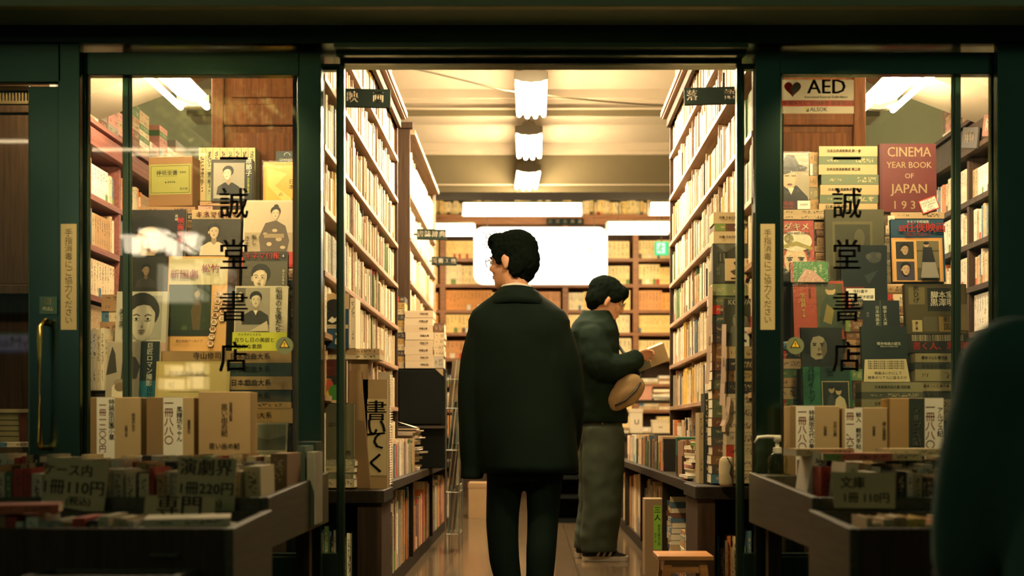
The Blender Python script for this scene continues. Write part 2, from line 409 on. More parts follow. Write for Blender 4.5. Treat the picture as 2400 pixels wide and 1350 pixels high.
k.build('heart_mark', e)
letters('AED', 0.072, M_INK, e, (W * 0.13, -0.0018, H * 0.27), bold=0.028)
letters('Automated External Defibrillator', 0.0115, M_INK, e, (W * 0.12, -0.0018, -H * 0.02), bold=0.03)
letters('【自動体外式除細動器 設置施設】', 0.0185, flat((0.62, 0.40, 0.25), 0.6), e, (0, -0.0022, -H * 0.20), bold=0.01)
letters('ALSOK', 0.020, flat((0.02, 0.035, 0.06), 0.5), e, (W * 0.02, -0.0018, -H * 0.39), bold=0.02)
k = MB(); k.prism([(-W * 0.16, -H * 0.45), (-W * 0.12, -H * 0.34), (-W * 0.16, -H * 0.34)], 'y', -0.0018, -0.001, flat((0.6, 0.45, 0.05))); k.prism([(-W * 0.155, -H * 0.45), (-W * 0.115, -H * 0.45), (-W * 0.115, -H * 0.34)], 'y', -0.0018, -0.001, flat((0.02, 0.035, 0.06))); k.build('emblem', e)

# ================================================================ lamps
def trough_lamp(label, x, y0, y1, zb, w, hang=None, yaw=0.0, group='pendant fluorescent lamps over the aisle', ntube=4, mt=None):
    """fluorescent fitting seen along its length: end caps, spine, bare tubes; zb = underside of the tubes"""
    L = y1 - y0; mt = mt or M_TUBE
    e = empty('ceiling_lamp', label, 'lamp', (x, (y0 + y1) / 2, zb), group, (0, 0, yaw))
    prof = [(-0.5 * w, 0.016), (-0.30 * w, 0.002), (0, -0.004), (0.30 * w, 0.002), (0.5 * w, 0.016), (0.5 * w, 0.062), (0.26 * w, 0.068), (0.19 * w, 0.10), (-0.19 * w, 0.10), (-0.26 * w, 0.068), (-0.5 * w, 0.062)]
    for a in (-L / 2 - 0.025, L / 2 - 0.02):
        k = MB(); k.prism(prof, 'y', a, a + 0.045, M_HOUSE); k.build('end_cap', e, bevel=0.004)
    k = MB(); k.prism([(-0.22 * w, 0.066), (0.22 * w, 0.066), (0.16 * w, 0.095), (-0.16 * w, 0.095)], 'y', -L / 2, L / 2, M_HOUSE)
    k.prism([(-0.46 * w, 0.05), (0, 0.02), (0.46 * w, 0.05), (0.4 * w, 0.066), (-0.4 * w, 0.066)], 'y', -L / 2, L / 2, M_REFLECTOR)
    k.build('spine', e)
    for i in range(ntube):
        u = -0.40 + 0.80 * i / (ntube - 1)
        k = MB(); k.tube([(u * w, -L / 2, -0.018 + 0.02 * abs(u) * 2), (u * w, L / 2, -0.018 + 0.02 * abs(u) * 2)], 0.0155, mt, 8); k.build('tube', e, smooth=True)
    if hang:
        k = MB()
        for yy in (-L * 0.3, L * 0.3): k.tube([(0, yy, 0.09), (0, yy, hang - zb)], 0.006, M_HOUSE, 6)
        k.build('hanger', e)
    return e
trough_lamp('nearest pendant fluorescent lamp over the aisle, with dark end cap', WX(1245, 7.2), 6.9, 7.6, 2.872, 0.205, CEIL)
trough_lamp('pendant fluorescent lamp over the aisle, behind the nearest one', WX(1240, 8.7), 8.3, 8.93, 2.915, 0.20, CEIL)
trough_lamp('slightly turned pendant fluorescent lamp in front of the deep beam, farthest over the aisle', WX(1236, 10.1), 9.85, 10.45, 2.995, 0.215, CEIL, 0.045)
trough_lamp('fluorescent lamp hanging over the left side aisle, seen through the left window', -1.76, 4.75, 5.9, 2.44, 0.17, 2.9, group='fluorescent lamps over the side aisles', ntube=2, mt=M_TUBE3)
trough_lamp('fluorescent lamp hanging over the right side aisle, seen beside the AED sticker', 1.80, 4.75, 5.95, 2.44, 0.20, 2.9, group='fluorescent lamps over the side aisles', ntube=2, mt=M_TUBE3)
trough_lamp('pendant fluorescent lamp above the entrance, just inside the door head', 0.02, 5.85, 6.5, 2.95, 0.20, CEIL)  # lamp added out of view to brighten the near aisle
# fittings running across the back of the shop, boxed diffusers
M_DIFF = emit((1.0, 0.74, 0.42), 30.0, 'lit_diffuser')
def cross_lamp(label, px0, px1, py0, py1, Y, chains=()):
    x0, x1, z1, z0 = WX(px0, Y), WX(px1, Y), WZ(py0, Y), WZ(py1, Y)
    e = empty('hanging_lamp', label, 'lamp', ((x0 + x1) / 2, Y, z0), 'box lamps hung across the back of the shop')
    w = (x1 - x0) / 2; h = z1 - z0
    k = MB(); k.prism([(-0.07, h), (-0.085, 0.02), (-0.06, 0), (0.06, 0), (0.085, 0.02), (0.07, h)], 'x', -w, w, M_DIFF); k.build('diffuser', e)
    k = MB(); k.box(-w - 0.01, w + 0.01, -0.06, 0.06, h, h + 0.02, M_HOUSE)
    for s in (-1, 1): k.box(s * w, s * (w + 0.018), -0.08, 0.08, 0.0, h, M_REFLECTOR)
    k.build('housing', e)
    for i, u in enumerate((-0.65, 0.65)):
        k = MB(); zt = CEIL - z0
        n = 9
        for j in range(n):
            za = h + 0.02 + (zt - h - 0.02) * j / n; zb = h + 0.02 + (zt - h - 0.02) * (j + 1) / n
            k.tube([(u * w, 0, za), (u * w + 0.006 * (1 if j % 2 else -1), 0, (za + zb) / 2), (u * w, 0, zb)], 0.004, M_HOUSE, 5)
        k.build('chain', e)
cross_lamp('long box lamp hung on chains across the back of the shop, above the glowing panel', 1087, 1362, 479, 504, 11.6)
cross_lamp('box lamp at the back, lower right of the long chained one', 1424, 1566, 523, 547, 11.9)
cross_lamp('box lamp at the back beside the black hanging signs', 1012, 1110, 527, 551, 11.9)
cross_lamp('short box lamp at upper right of the back, behind the right bookcase end', 1524, 1660, 478, 502, 11.4)
# glowing white panel at the back, with a few thin brush strokes
Y = 12.1
x0, x1, z1, z0 = WX(1110, Y), WX(1424, Y), WZ(532, Y), WZ(665, Y); W, H = x1 - x0, z1 - z0
e = empty('light_panel', 'large glowing white panel with rounded corners hung at the back of the shop', 'sign', ((x0 + x1) / 2, Y, (z0 + z1) / 2))
def rrect(w, h, r, n=6):
    pts = []
    for cx_, cz_, a0 in ((w / 2 - r, h / 2 - r, 0), (-w / 2 + r, h / 2 - r, 90), (-w / 2 + r, -h / 2 + r, 180), (w / 2 - r, -h / 2 + r, 270)):
        for i in range(n + 1):
            a = math.radians(a0 + 90 * i / n); pts.append((cx_ + r * math.cos(a), cz_ + r * math.sin(a)))
    return pts
k = MB(); k.prism(rrect(W, H, 0.1), 'y', 0, 0.08, emit((1.0, 0.86, 0.68), 2.6, 'lit_panel')); k.build('panel', e)
k = MB()
for u in (-0.4, 0.4): k.tube([(u * W, 0.04, H / 2), (u * W, 0.04, CEIL - e.location.z)], 0.005, M_HOUSE, 5)
k.build('hanger', e)
for ch, px in (('川', 1305), ('小', 1345), ('木', 1385)):
    letters(ch, 0.085, flat((0.45, 0.36, 0.25), 0.6), e, (WX(px, Y) - e.location.x, -0.004, WZ(590, Y) - e.location.z))
# green exit sign
Y = 12.4
x0, x1, z1, z0 = WX(1535, Y), WX(1567, Y), WZ(566, Y), WZ(597, Y); W = x1 - x0; H = z1 - z0
e = empty('exit_sign', 'lit green and white exit sign by the end of the right bookcase', 'sign', ((x0 + x1) / 2, Y, z0))
k = MB(); k.box(-W / 2, W / 2, 0, 0.05, 0, H, emit((0.10, 0.85, 0.28), 1.1, 'exit_green')); k.build('sign_box', e)
k = MB(); k.box(-W * 0.36, W * 0.24, -0.004, 0, H * 0.1, H * 0.9, emit((0.75, 1.0, 0.75), 1.3, 'exit_white')); k.build('sign_face', e)
k = MB(); gr = flat((0.05, 0.35, 0.12)); k.ell((-0.01, -0.006, H * 0.72), (0.012, 0.003, 0.012), gr, 8, 5)
k.tube([(-0.012, -0.006, H * 0.62), (-0.02, -0.006, H * 0.42), (0.0, -0.006, H * 0.3), (-0.015, -0.006, H * 0.18)], 0.008, gr, 5)
k.tube([(-0.02, -0.006, H * 0.42), (-0.045, -0.006, H * 0.28)], 0.008, gr, 5); k.tube([(-0.035, -0.006, H * 0.55), (0.015, -0.006, H * 0.58)], 0.006, gr, 5)
k.build('running_figure', e)
k = MB(); k.tube([(0, 0.025, H), (0, 0.025, CEIL - z0)], 0.006, M_HOUSE, 6); k.build('hanger', e)
# slack cable from bookcase top to bookcase top
k = MB(); P = [(880, 135, 6.3), (930, 152, 6.5), (1020, 172, 6.75), (1110, 194, 6.95), (1180, 212, 7.05), (1300, 226, 7.15), (1420, 238, 7.2), (1500, 244, 7.25), (1572, 248, 7.25), (1600, 249, 7.25)]
k.tube([(WX(a, y), y, WZ(b, y)) for a, b, y in P], 0.006, M_HOUSE, 6)
tag(k.build('cable', smooth=True), 'thin slack cable running across below the ceiling near the pendant lamps', 'cable')
# strip lamps added out of view behind the door head to brighten displays and doorway
for x, lab in ((0.02, 'slim strip lamp mounted inside above the doorway'), (-1.36, 'slim strip lamp mounted inside above the left window display'), (1.40, 'slim strip lamp mounted inside above the right window display')):
    e = empty('added_strip_lamp', lab, 'lamp', (x, 4.255, 2.2), 'strip lamps above the window displays')
    k = MB(); k.box(-0.45, 0.45, -0.03, 0.03, 0.03, 0.055, M_REFLECTOR); k.build('housing', e)
    k = MB(); k.tube([(-0.43, 0, 0.012), (0.43, 0, 0.012)], 0.012, M_TUBE2, 8); k.build('tube', e, smooth=True)
    k = MB()
    for u in (-0.35, 0.35): k.box(u - 0.01, u + 0.01, -0.03, 0.03, 0.055, 0.07, M_HOUSE)
    k.build('bracket', e)
# spotlights added above the view in front of the lintel, brightening tables, windows, stacks
for x, lab, aim, pw, sz in ((-1.30, 'small porch spotlight above the left bargain table', (0.20, 0.96, -1.36), 118, 62), (1.30, 'small porch spotlight above the right bargain table', (-0.20, 0.96, -1.36), 100, 62),
                       (-0.35, 'small porch spotlight above the doorway, aimed at the right-hand stacks', (1.1, 1.25, -1.42), 120, 40), (0.35, 'small porch spotlight above the doorway, aimed at the left-hand pile', (-1.1, 1.25, -1.5), 100, 40)):
    e = empty('added_spotlight', lab, 'lamp', (x, 3.15, 2.44), 'porch spotlights')
    R = Vector(aim).to_track_quat('-Z', 'Y').to_matrix().to_4x4()
    k = MB(); ring = lambda r, z: [R @ Vector((r * math.cos(t), r * math.sin(t), z)) for t in [2 * math.pi * i / 16 for i in range(16)]]
    k.loft([ring(0.055, -0.06), ring(0.058, -0.06), ring(0.058, 0.10), ring(0.02, 0.12), ring(0.02, 0.10), ring(0.055, 0.08)], M_HOUSE, cap=False); k.build('shade', e)
    k = MB(); k.tube([(0, 0, 0.10), (0, 0.1, 0.2), (0, 0.62, 0.2)], 0.012, M_HOUSE, 8); k.build('arm', e)
    ld = bpy.data.lights.new('bulb', 'SPOT'); ld.energy = pw; ld.color = (1.0, 0.74, 0.36); ld.spot_size = math.radians(sz); ld.spot_blend = 0.55; ld.shadow_soft_size = 0.04
    lo = bpy.data.objects.new('bulb', ld); COL.objects.link(lo); lo.parent = e; lo.matrix_local = Matrix.Translation(R @ Vector((0, 0, -0.061))) @ R
# ================================================================ book materials and prototypes
def cover_mat(name, attr):
    """cloth/paper cover; colour comes from the object (single books) or from a colour attribute; printed spine title by UV"""
    m, nt, b = newmat(name)
    N = nt.nodes.new; L = nt.links.new
    if attr:
        src = N('ShaderNodeAttribute'); src.attribute_name = 'Col'; col = src.outputs['Color']; rnd = src.outputs['Alpha']
    else:
        src = N('ShaderNodeObjectInfo'); col = src.outputs['Color']; rnd = src.outputs['Random']
    uv = N('ShaderNodeUVMap'); uv.uv_map = 'UVMap'
    sx = N('ShaderNodeSeparateXYZ'); L(uv.outputs[0], sx.inputs[0])
    def math_(op, a, b_=None, clamp=False):
        n = N('ShaderNodeMath'); n.operation = op; n.use_clamp = clamp
        for i, v in enumerate((a, b_)):
            if v is None: continue
            if isinstance(v, (int, float)): n.inputs[i].default_value = v
            else: L(v, n.inputs[i])
        return n.outputs[0]
    def band(v, lo, hi): return math_('MULTIPLY', math_('GREATER_THAN', v, lo), math_('LESS_THAN', v, hi))
    u, v = sx.outputs[0], sx.outputs[1]
    cx_ = N('ShaderNodeCombineXYZ'); L(math_('MULTIPLY', u, 4.0), cx_.inputs[0]); L(math_('MULTIPLY', v, 34.0), cx_.inputs[1]); L(math_('MULTIPLY', rnd, 57.0), cx_.inputs[2])
    nz = N('ShaderNodeTexNoise'); nz.inputs['Scale'].default_value = 1.0; nz.inputs['Detail'].default_value = 1.5; L(cx_.outputs[0], nz.inputs['Vector'])
    ink = math_('GREATER_THAN', nz.outputs['Fac'], 0.53)
    top = math_('ADD', math_('MULTIPLY', rnd, 0.25), 0.42)
    area = math_('MAXIMUM', math_('MULTIPLY', band(u, 0.24, 0.76), math_('MULTIPLY', math_('GREATER_THAN', v, top), math_('LESS_THAN', v, 0.93))),
                 math_('MULTIPLY', band(u, 0.36, 0.64), band(v, 0.14, 0.34)))
    mask = math_('MULTIPLY', ink, area)
    hsv = N('ShaderNodeSeparateColor'); hsv.mode = 'HSV'; L(col, hsv.inputs[0])
    light = math_('GREATER_THAN', hsv.outputs[2], 0.25)
    inkc = N('ShaderNodeMixRGB'); inkc.inputs[1].default_value = (0.45, 0.36, 0.18, 1); inkc.inputs[2].default_value = (0.045, 0.03, 0.02, 1); L(light, inkc.inputs[0])
    # some books carry a coloured band at the foot of the spine
    r2 = math_('FRACT', math_('MULTIPLY', rnd, 7.31))
    foot = math_('MULTIPLY', math_('GREATER_THAN', r2, 0.80), band(v, 0.0, 0.27))
    fc = N('ShaderNodeValToRGB'); el = fc.color_ramp.elements; fc.color_ramp.interpolation = 'CONSTANT'
    el[0].position = 0; el[0].color = (0.45, 0.05, 0.03, 1); el[1].position = 0.25; el[1].color = (0.07, 0.16, 0.22, 1)
    for p, c_ in ((0.45, (0.16, 0.24, 0.06, 1)), (0.65, (0.75, 0.70, 0.55, 1)), (0.85, (0.13, 0.075, 0.04, 1))):
        q = el.new(p); q.color = c_
    L(math_('FRACT', math_('MULTIPLY', rnd, 23.7)), fc.inputs[0])
    m1 = N('ShaderNodeMixRGB'); L(foot, m1.inputs[0]); L(col, m1.inputs[1]); L(fc.outputs[0], m1.inputs[2])
    m2 = N('ShaderNodeMixRGB'); L(math_('MULTIPLY', mask, 0.85), m2.inputs[0]); L(m1.outputs[0], m2.inputs[1]); L(inkc.outputs[0], m2.inputs[2])
    L(m2.outputs[0], b.inputs['Base Color'])
    b.inputs['Roughness'].default_value = 0.55; b.inputs['Specular IOR Level'].default_value = 0.25
    return m
M_COVER = cover_mat('book_cover', False)
M_COVERS = cover_mat('book_covers', True)

# every variant: unit book, spine at y=0 facing -y, thickness along x, height along z
def book_geo(kind):
    """(verts, faces, material index per face, uv per face or None)"""
    v, f, m, uv = [], [], [], []
    def quad(p, mi, t=None):
        o = len(v); v.extend(p); f.append(tuple(range(o, o + len(p)))); m.append(mi); uv.append(t)
    def box(x0, x1, y0, y1, z0, z1, mi, spine=False):
        for k, p in enumerate((((x0, y0, z0), (x1, y0, z0), (x1, y0, z1), (x0, y0, z1)), ((x1, y1, z0), (x0, y1, z0), (x0, y1, z1), (x1, y1, z1)),
                  ((x0, y1, z0), (x0, y0, z0), (x0, y0, z1), (x0, y1, z1)), ((x1, y0, z0), (x1, y1, z0), (x1, y1, z1), (x1, y0, z1)),
                  ((x0, y0, z1), (x1, y0, z1), (x1, y1, z1), (x0, y1, z1)), ((x0, y1, z0), (x1, y1, z0), (x1, y0, z0), (x0, y0, z0)))):
            quad(p, mi, ((0, 0), (1, 0), (1, 1), (0, 1)) if spine and k == 0 else None)
    if kind == 'plain': box(-.5, .5, 0, 1, 0, 1, 0)
    elif kind == 'slip':                                   # slipcase: a plain box, spine of the book inside set back a little
        box(-.5, .5, 0, 1, 0, 1, 0, True)
    elif kind == 'paper':                                # paperback: thin wrap, pages flush
        box(-.5, .5, 0, 0.02, 0, 1, 0, True); box(-.5, -.45, .02, 1, 0, 1, 0); box(.45, .5, .02, 1, 0, 1, 0)
        box(-.45, .45, .02, .985, .004, .985, 1)
    else:                                                # hardback with a rounded spine, boards proud of the pages
        arc = [(-.5, .03), (-.32, .008), (0, 0), (.32, .008), (.5, .03)]
        for (xa_, ya_), (xb_, yb_) in zip(arc, arc[1:]):
            quad([(xa_, ya_, 0), (xb_, yb_, 0), (xb_, yb_, 1), (xa_, ya_, 1)], 0, ((xa_ + .5, 0), (xb_ + .5, 0), (xb_ + .5, 1), (xa_ + .5, 1)))
        quad([(x, y, 1) for x, y in arc] + [(.42, .06, 1), (-.42, .06, 1)], 0); quad([(x, y, 0) for x, y in arc[::-1]] + [(-.42, .06, 0), (.42, .06, 0)], 0)
        box(-.5, -.42, .03, 1, 0, 1, 0); box(.42, .5, .03, 1, 0, 1, 0)
        box(-.42, .42, .05, .97, .02, .975, 1)
    return v, f, m, uv
GEO = {k: book_geo(k) for k in ('slip', 'paper', 'hard', 'plain')}
PROTO = {}
for k, (v, f, mi, uv) in GEO.items():
    me = bpy.data.meshes.new('book_' + k); me.from_pydata(v, [], f)
    me.materials.append(M_COVER); me.materials.append(M_PAPER)
    me.polygons.foreach_set('material_index', mi)
    ul = me.uv_layers.new(name='UVMap'); flat_uv = []
    for t, fc in zip(uv, f):
        for q in (t or [(-1, -1)] * len(fc)): flat_uv += q
    ul.data.foreach_set('uv', flat_uv); me.update()
    PROTO[k] = bpy.data.objects.new('book', me)
PAL = [('cream', (0.62, 0.50, 0.31), 34), ('ivory', (0.70, 0.61, 0.43), 26), ('white', (0.76, 0.70, 0.56), 20), ('beige', (0.47, 0.34, 0.18), 16), ('tan', (0.37, 0.22, 0.10), 9),
       ('grey', (0.30, 0.28, 0.22), 5), ('red', (0.42, 0.05, 0.03), 3.2), ('orange', (0.62, 0.20, 0.06), 2.2), ('green', (0.10, 0.17, 0.07), 3.5), ('blue', (0.08, 0.14, 0.19), 3.5),
       ('black', (0.03, 0.028, 0.025), 4.5), ('yellow', (0.62, 0.42, 0.09), 3), ('pink', (0.55, 0.26, 0.20), 2), ('brown', (0.17, 0.075, 0.04), 4)]
_pw = [p[2] for p in PAL]
def pick(rng): return rng.choices(PAL, _pw)[0]
def jit(c, rng, a=0.10):
    k = 1 + rng.uniform(-a, a); return tuple(max(0, min(1, x * k * (1 + rng.uniform(-.03, .03)))) for x in c)
def book(name, label, cat, group, kind, col, M, size):
    """a single book: copy of a prototype. size = thickness, depth, height"""
    o = PROTO[kind].copy(); o.name = name
    COL.objects.link(o)
    o.matrix_world = M @ Matrix.Diagonal((size[0], size[1], size[2], 1))
    o.color = tuple(col) + (1,)
    return tag(o, label, cat, group)
class Mass:
    """the books beyond the ones built singly"""
    def __init__(s): s.v = []; s.f = []; s.mi = []; s.uv = []; s.col = []
    def add(s, kind, col, M, size, rnd):
        v, f, mi, uv = GEO[kind]; o = len(s.v); T = M @ Matrix.Diagonal((size[0], size[1], size[2], 1))
        s.v += [tuple(T @ Vector(p)) for p in v]
        for fc, m_, t in zip(f, mi, uv):
            s.f.append([o + k for k in fc]); s.mi.append(m_)
            for q in (t or [(-1, -1)] * len(fc)): s.uv += q; s.col += list(col) + [rnd]
    def build(s, name):
        me = bpy.data.meshes.new(name); me.from_pydata(s.v, [], s.f)
        me.materials.append(M_COVERS); me.materials.append(M_PAPER); me.polygons.foreach_set('material_index', s.mi)
        ul = me.uv_layers.new(name='UVMap'); ul.data.foreach_set('uv', s.uv)
        ca = me.color_attributes.new('Col', 'FLOAT_COLOR', 'CORNER'); ca.data.foreach_set('color', s.col)
        me.update(); o = bpy.data.objects.new(name, me); COL.objects.link(o); return o
MASS = Mass()
def row_books(rng, length, hmax, tmin=0.012, tmax=0.038, pal=None, uniform=None):
    """books side by side along a shelf: (offset, thickness, depth, height, kind, colour name, colour, lean)"""
    out = []; p = 0.004
    while True:
        if uniform and rng.random() < uniform[0]:
            nset = rng.randint(*uniform[1]); nm, c, _ = pick(rng) if not pal else rng.choice(pal)
            t = rng.uniform(tmin * 1.2, tmax); h = hmax * rng.uniform(0.72, 0.93); kd = rng.choice(('slip', 'hard', 'paper'))
            for _k in range(nset):
                if p + t > length: return out
                out.append((p, t * 0.985, rng.uniform(.076, .082), h, kd, nm, jit(c, rng, .03), 0)); p += t
            continue
        t = tmin + (tmax - tmin) * rng.random() ** 1.6
        if p + t > length: return out
        nm, c, _ = pick(rng) if not pal else rng.choice(pal)
        out.append((p, t * 0.985, rng.uniform(.074, .082), hmax * rng.uniform(0.66, 0.95), rng.choice(('hard', 'paper', 'paper', 'slip')), nm, jit(c, rng), 0))
        p += t
        if rng.random() < 0.02: p += rng.uniform(0.004, 0.02)

# ================================================================ the two tall bookcases on either side of the aisle
LB = [0.545, 0.895, 1.13, 1.36, 1.60, 1.83, 2.09, 2.325, 2.575]
RB = [0.56, 0.905, 1.15, 1.395, 1.635, 1.885, 2.16, 2.41, 2.655]
LDIV = 0.75
def tall_bookcase(sg, xf, y0, y1, zs, label, depth=0.105, top=0.03):
    e = empty('tall_bookcase', label, 'bookcase', (xf, y0, zs[0]))
    def bx(k, xa_, xb_, *r): k.box(sg * xa_ if False else xa_, xb_, *r)
    X = lambda d: sg * d                                  # d metres behind the front face
    n = max(1, round((y1 - y0) / LDIV))
    for zz in zs[1:-1]:
        k = MB(); k.box(X(-0.004), X(depth), 0, y1 - y0, zz - zs[0] - 0.022, zz - zs[0], M_SHELF); k.build('shelf', e, bevel=0.002)
    k = MB(); zt = zs[-1] - zs[0]
    k.box(X(-0.045), X(depth), -0.01, y1 - y0 + 0.02, zt - 0.02, zt + 0.012, M_SHELF); k.box(X(-0.02), X(0), 0, y1 - y0, zt - 0.075, zt - 0.02, M_DARKWOOD); k.box(X(-0.055), X(-0.045), -0.01, y1 - y0 + 0.02, zt - 0.012, zt + 0.02, M_SHELF)
    k.build('cornice', e, bevel=0.002)
    k = MB(); k.box(X(depth), X(depth + 0.012), 0, y1 - y0, 0, zt, M_DARKWOOD); k.build('back_board', e)
    for i in range(n + 1):
        yy = (y1 - y0) * i / n
        if i in (0, n):
            k = MB(); k.box(X(0), X(depth), yy - 0.012, yy + 0.012, 0, zt, M_DARKWOOD); k.build('side_panel', e)
        else:
            for z_a, z_b in zip(zs, zs[1:]):
                k = MB(); k.box(X(0.012), X(depth), yy - 0.004, yy + 0.004, z_a - zs[0] + (0 if z_a == zs[0] else 0), z_b - zs[0] - 0.022, M_SHELF); k.build('divider', e)
    return e
LY0, LY1, RY0, RY1 = 4.24, 6.54, 4.26, 6.83
tall_bookcase(-1, XL, LY0, LY1, LB, 'tall wooden bookcase packed with books along the left of the aisle')
tall_bookcase(1, XR, RY0, RY1, RB, 'tall wooden bookcase packed with books along the right of the aisle')
ROWN = ['bottom shelf', 'seventh shelf down', 'sixth shelf down', 'fifth shelf down', 'fourth shelf down', 'third shelf down', 'second shelf down', 'top shelf']
n_single = 0
PAST = {('left', 1): 'past the blue book', ('right', 1): 'past the doorway stacks', ('right', 2): 'past the doorway stacks', ('right', 3): 'past the doorway stacks', ('left', 7): 'in view', ('right', 7): 'in view'}
def fill_bookcase(side, xf, y0, y1, zs, single):
    global n_single
    rng = random.Random(5 if side == 'left' else 9)
    sg = -1 if side == 'left' else 1
    rot = Matrix.Rotation(math.radians(90 if side == 'left' else -90), 4, 'Z')
    n = max(1, round((y1 - y0) / LDIV))
    for ri in range(len(zs) - 1):
        z = zs[ri]; hmax = (zs[ri + 1] - z - 0.022)
        count = 0
        for i in range(n):
            ya = y0 + (y1 - y0) * i / n + 0.014; yb = y0 + (y1 - y0) * (i + 1) / n - 0.012
            big = ri in (0, 6)
            for (p, t, d, h, kd, cn, c_, _l) in row_books(rng, yb - ya, min(hmax, 0.235 if ri else 0.3), 0.012, 0.036, uniform=(0.05, (3, 8)) if side == 'left' else (0.09, (4, 10))):
                yc = ya + p + t / 2
                M = Matrix.Translation((xf + sg * (0.010 + rng.random() * 0.010), yc, z + 0.0008)) @ rot
                lo, hi = single.get(ri, (9, 9))
                if lo <= yc <= hi and n_single < 300:
                    count += 1; n_single += 1
                    book('shelf_book', f'{cn} spine, {ordw(count)} book {PAST.get((side, ri), "past the door stile")} on the {ROWN[ri]}, {side} bookcase', 'book', f'books on the {side} tall bookcase', kd, c_, M, (t, d, h))
                else:
                    MASS.add(kd, c_, M, (t, d, h), rng.random())
        # slips and labels sticking out under the shelf edges
fill_bookcase('left', XL, LY0, LY1, LB, {1: (4.9, 5.20), 2: (4.66, 5.16), 3: (4.68, 5.2), 4: (4.68, 5.2), 5: (4.68, 5.2), 6: (4.7, 5.24), 7: (4.95, 5.4)})
print('single shelf books left', n_single)
fill_bookcase('right', XR, RY0, RY1, RB, {1: (5.3, 5.75), 2: (5.22, 5.68), 3: (5.2, 5.66), 4: (4.61, 5.12), 5: (4.61, 5.12), 6: (4.61, 5.14), 7: (4.9, 5.4)})
print('single shelf books', n_single)
# books piled on top of the two bookcases
def on_top(side, xf, y0, y1, z, h):
    rng = random.Random(3)
    sg = -1 if side == 'left' else 1; rot = Matrix.Rotation(math.radians(-90 * sg), 4, 'Z')
    for (p, t, d, hh, kd, cn, c_, _l) in row_books(rng, y1 - y0, h, 0.02, 0.05, pal=[p for p in PAL if p[0] in ('beige', 'tan', 'cream', 'orange', 'pink', 'ivory')]):
        MASS.add(kd, c_, Matrix.Translation((xf + sg * 0.02, y0 + p + t / 2, z)) @ rot, (t, d, hh), rng.random())
on_top('left', XL, 5.9, 6.45, LB[-1] + 0.014, 0.26)
on_top('right', XR, 5.2, 6.75, RB[-1] + 0.014, 0.30)
# wood-panelled blocks behind the tall bookcases; their ends face the street
def panel_block(x0, x1, y0, y1, label):
    e = empty('panelled_partition', label, 'partition', ((x0 + x1) / 2, y0, 0)); w = (x1 - x0) / 2; H = 2.86
    k = MB(); k.box(-w, w, 0.02, y1 - y0, 0, H, M_PANEL); k.build('core', e)
    fr = 0.055
    k = MB(); k.box(-w, -w + fr, 0, 0.02, 0, H, M_PANEL); k.box(w - fr, w, 0, 0.02, 0, H, M_PANEL)
    for za, zb in ((0, 0.1), (0.85, 0.93), (WZ(293, y0) , WZ(243, y0)), (H - 0.1, H)): k.box(-w + fr, w - fr, 0, 0.02, za, zb, M_PANEL)
    k.build('frame', e, bevel=0.006)
    k = MB()
    for za, zb in ((0.93, WZ(293, y0)), (WZ(243, y0), H - 0.1)):
        k.box(-w + fr + 0.03, w - fr - 0.03, 0.008, 0.02, za + 0.03, zb - 0.03, M_PANEL)
    k.build('raised_panel', e, bevel=0.008)
    k = MB(); k.box(-w - 0.004, w + 0.004, -0.006, 0.03, H, H + 0.03, M_PANEL); k.build('cap', e)
panel_block(WX(495, 5.0), -0.90, 5.0, LY1, 'brown wood-panelled end of the bookcase row seen through the left window')
panel_block(0.94, WX(2030, 5.0), 5.0, RY1, 'brown wood-panelled end of the bookcase row behind the AED sticker')

# ================================================================ the second row of bookcases further in, left of the aisle
SX, SY0, SY1 = -0.80, 7.42, 9.3
e = empty('tall_bookcase', 'second tall bookcase on the left, beyond the dark brown post', 'bookcase', (SX, SY0, 0.54))
k = MB(); k.box(-0.16, 0.0, -0.045, -0.02, 0.0, 2.72 - 0.54, M_DARKWOOD); k.box(-0.16, 0.02, -0.06, -0.015, 2.72 - 0.54, 2.76 - 0.54, M_DARKWOOD); k.build('end_post', e, bevel=0.003)
k = MB(); k.box(-0.16, 0.03, -0.01, SY1 - SY0, 2.69 - 0.54, 2.72 - 0.54, M_SHELF); k.build('cornice', e)
k = MB(); k.box(-0.18, -0.16, 0, SY1 - SY0, 0, 2.18, M_DARKWOOD); k.build('back_board', e)
SB = [0.9, 1.18, 1.46, 1.74, 2.02, 2.30, 2.70]
rng = random.Random(21)
for i, zz in enumerate(SB[:-1]):
    k = MB(); k.box(-0.16, 0.004, 0, SY1 - SY0, zz - 0.54 - 0.02, zz - 0.54, M_SHELF); k.build('shelf', e)
    for (p, t, d, h, kd, cn, c_, _l) in row_books(rng, SY1 - SY0, 0.25 if i < 5 else 0.34, 0.02, 0.05, uniform=(0.2, (4, 9)), pal=[p for p in PAL if p[0] in ('cream', 'ivory', 'beige', 'white', 'tan')]):
        MASS.add(kd, c_, Matrix.Translation((SX - 0.012, SY0 + p + t / 2, zz + 0.001)) @ Matrix.Rotation(math.radians(90), 4, 'Z'), (t, d, h), rng.random())
k = MB(); k.box(-0.02, 0.0, SY1 - SY0 - 0.02, SY1 - SY0, 0, 2.15, M_SHELF); k.build('side_panel', e)
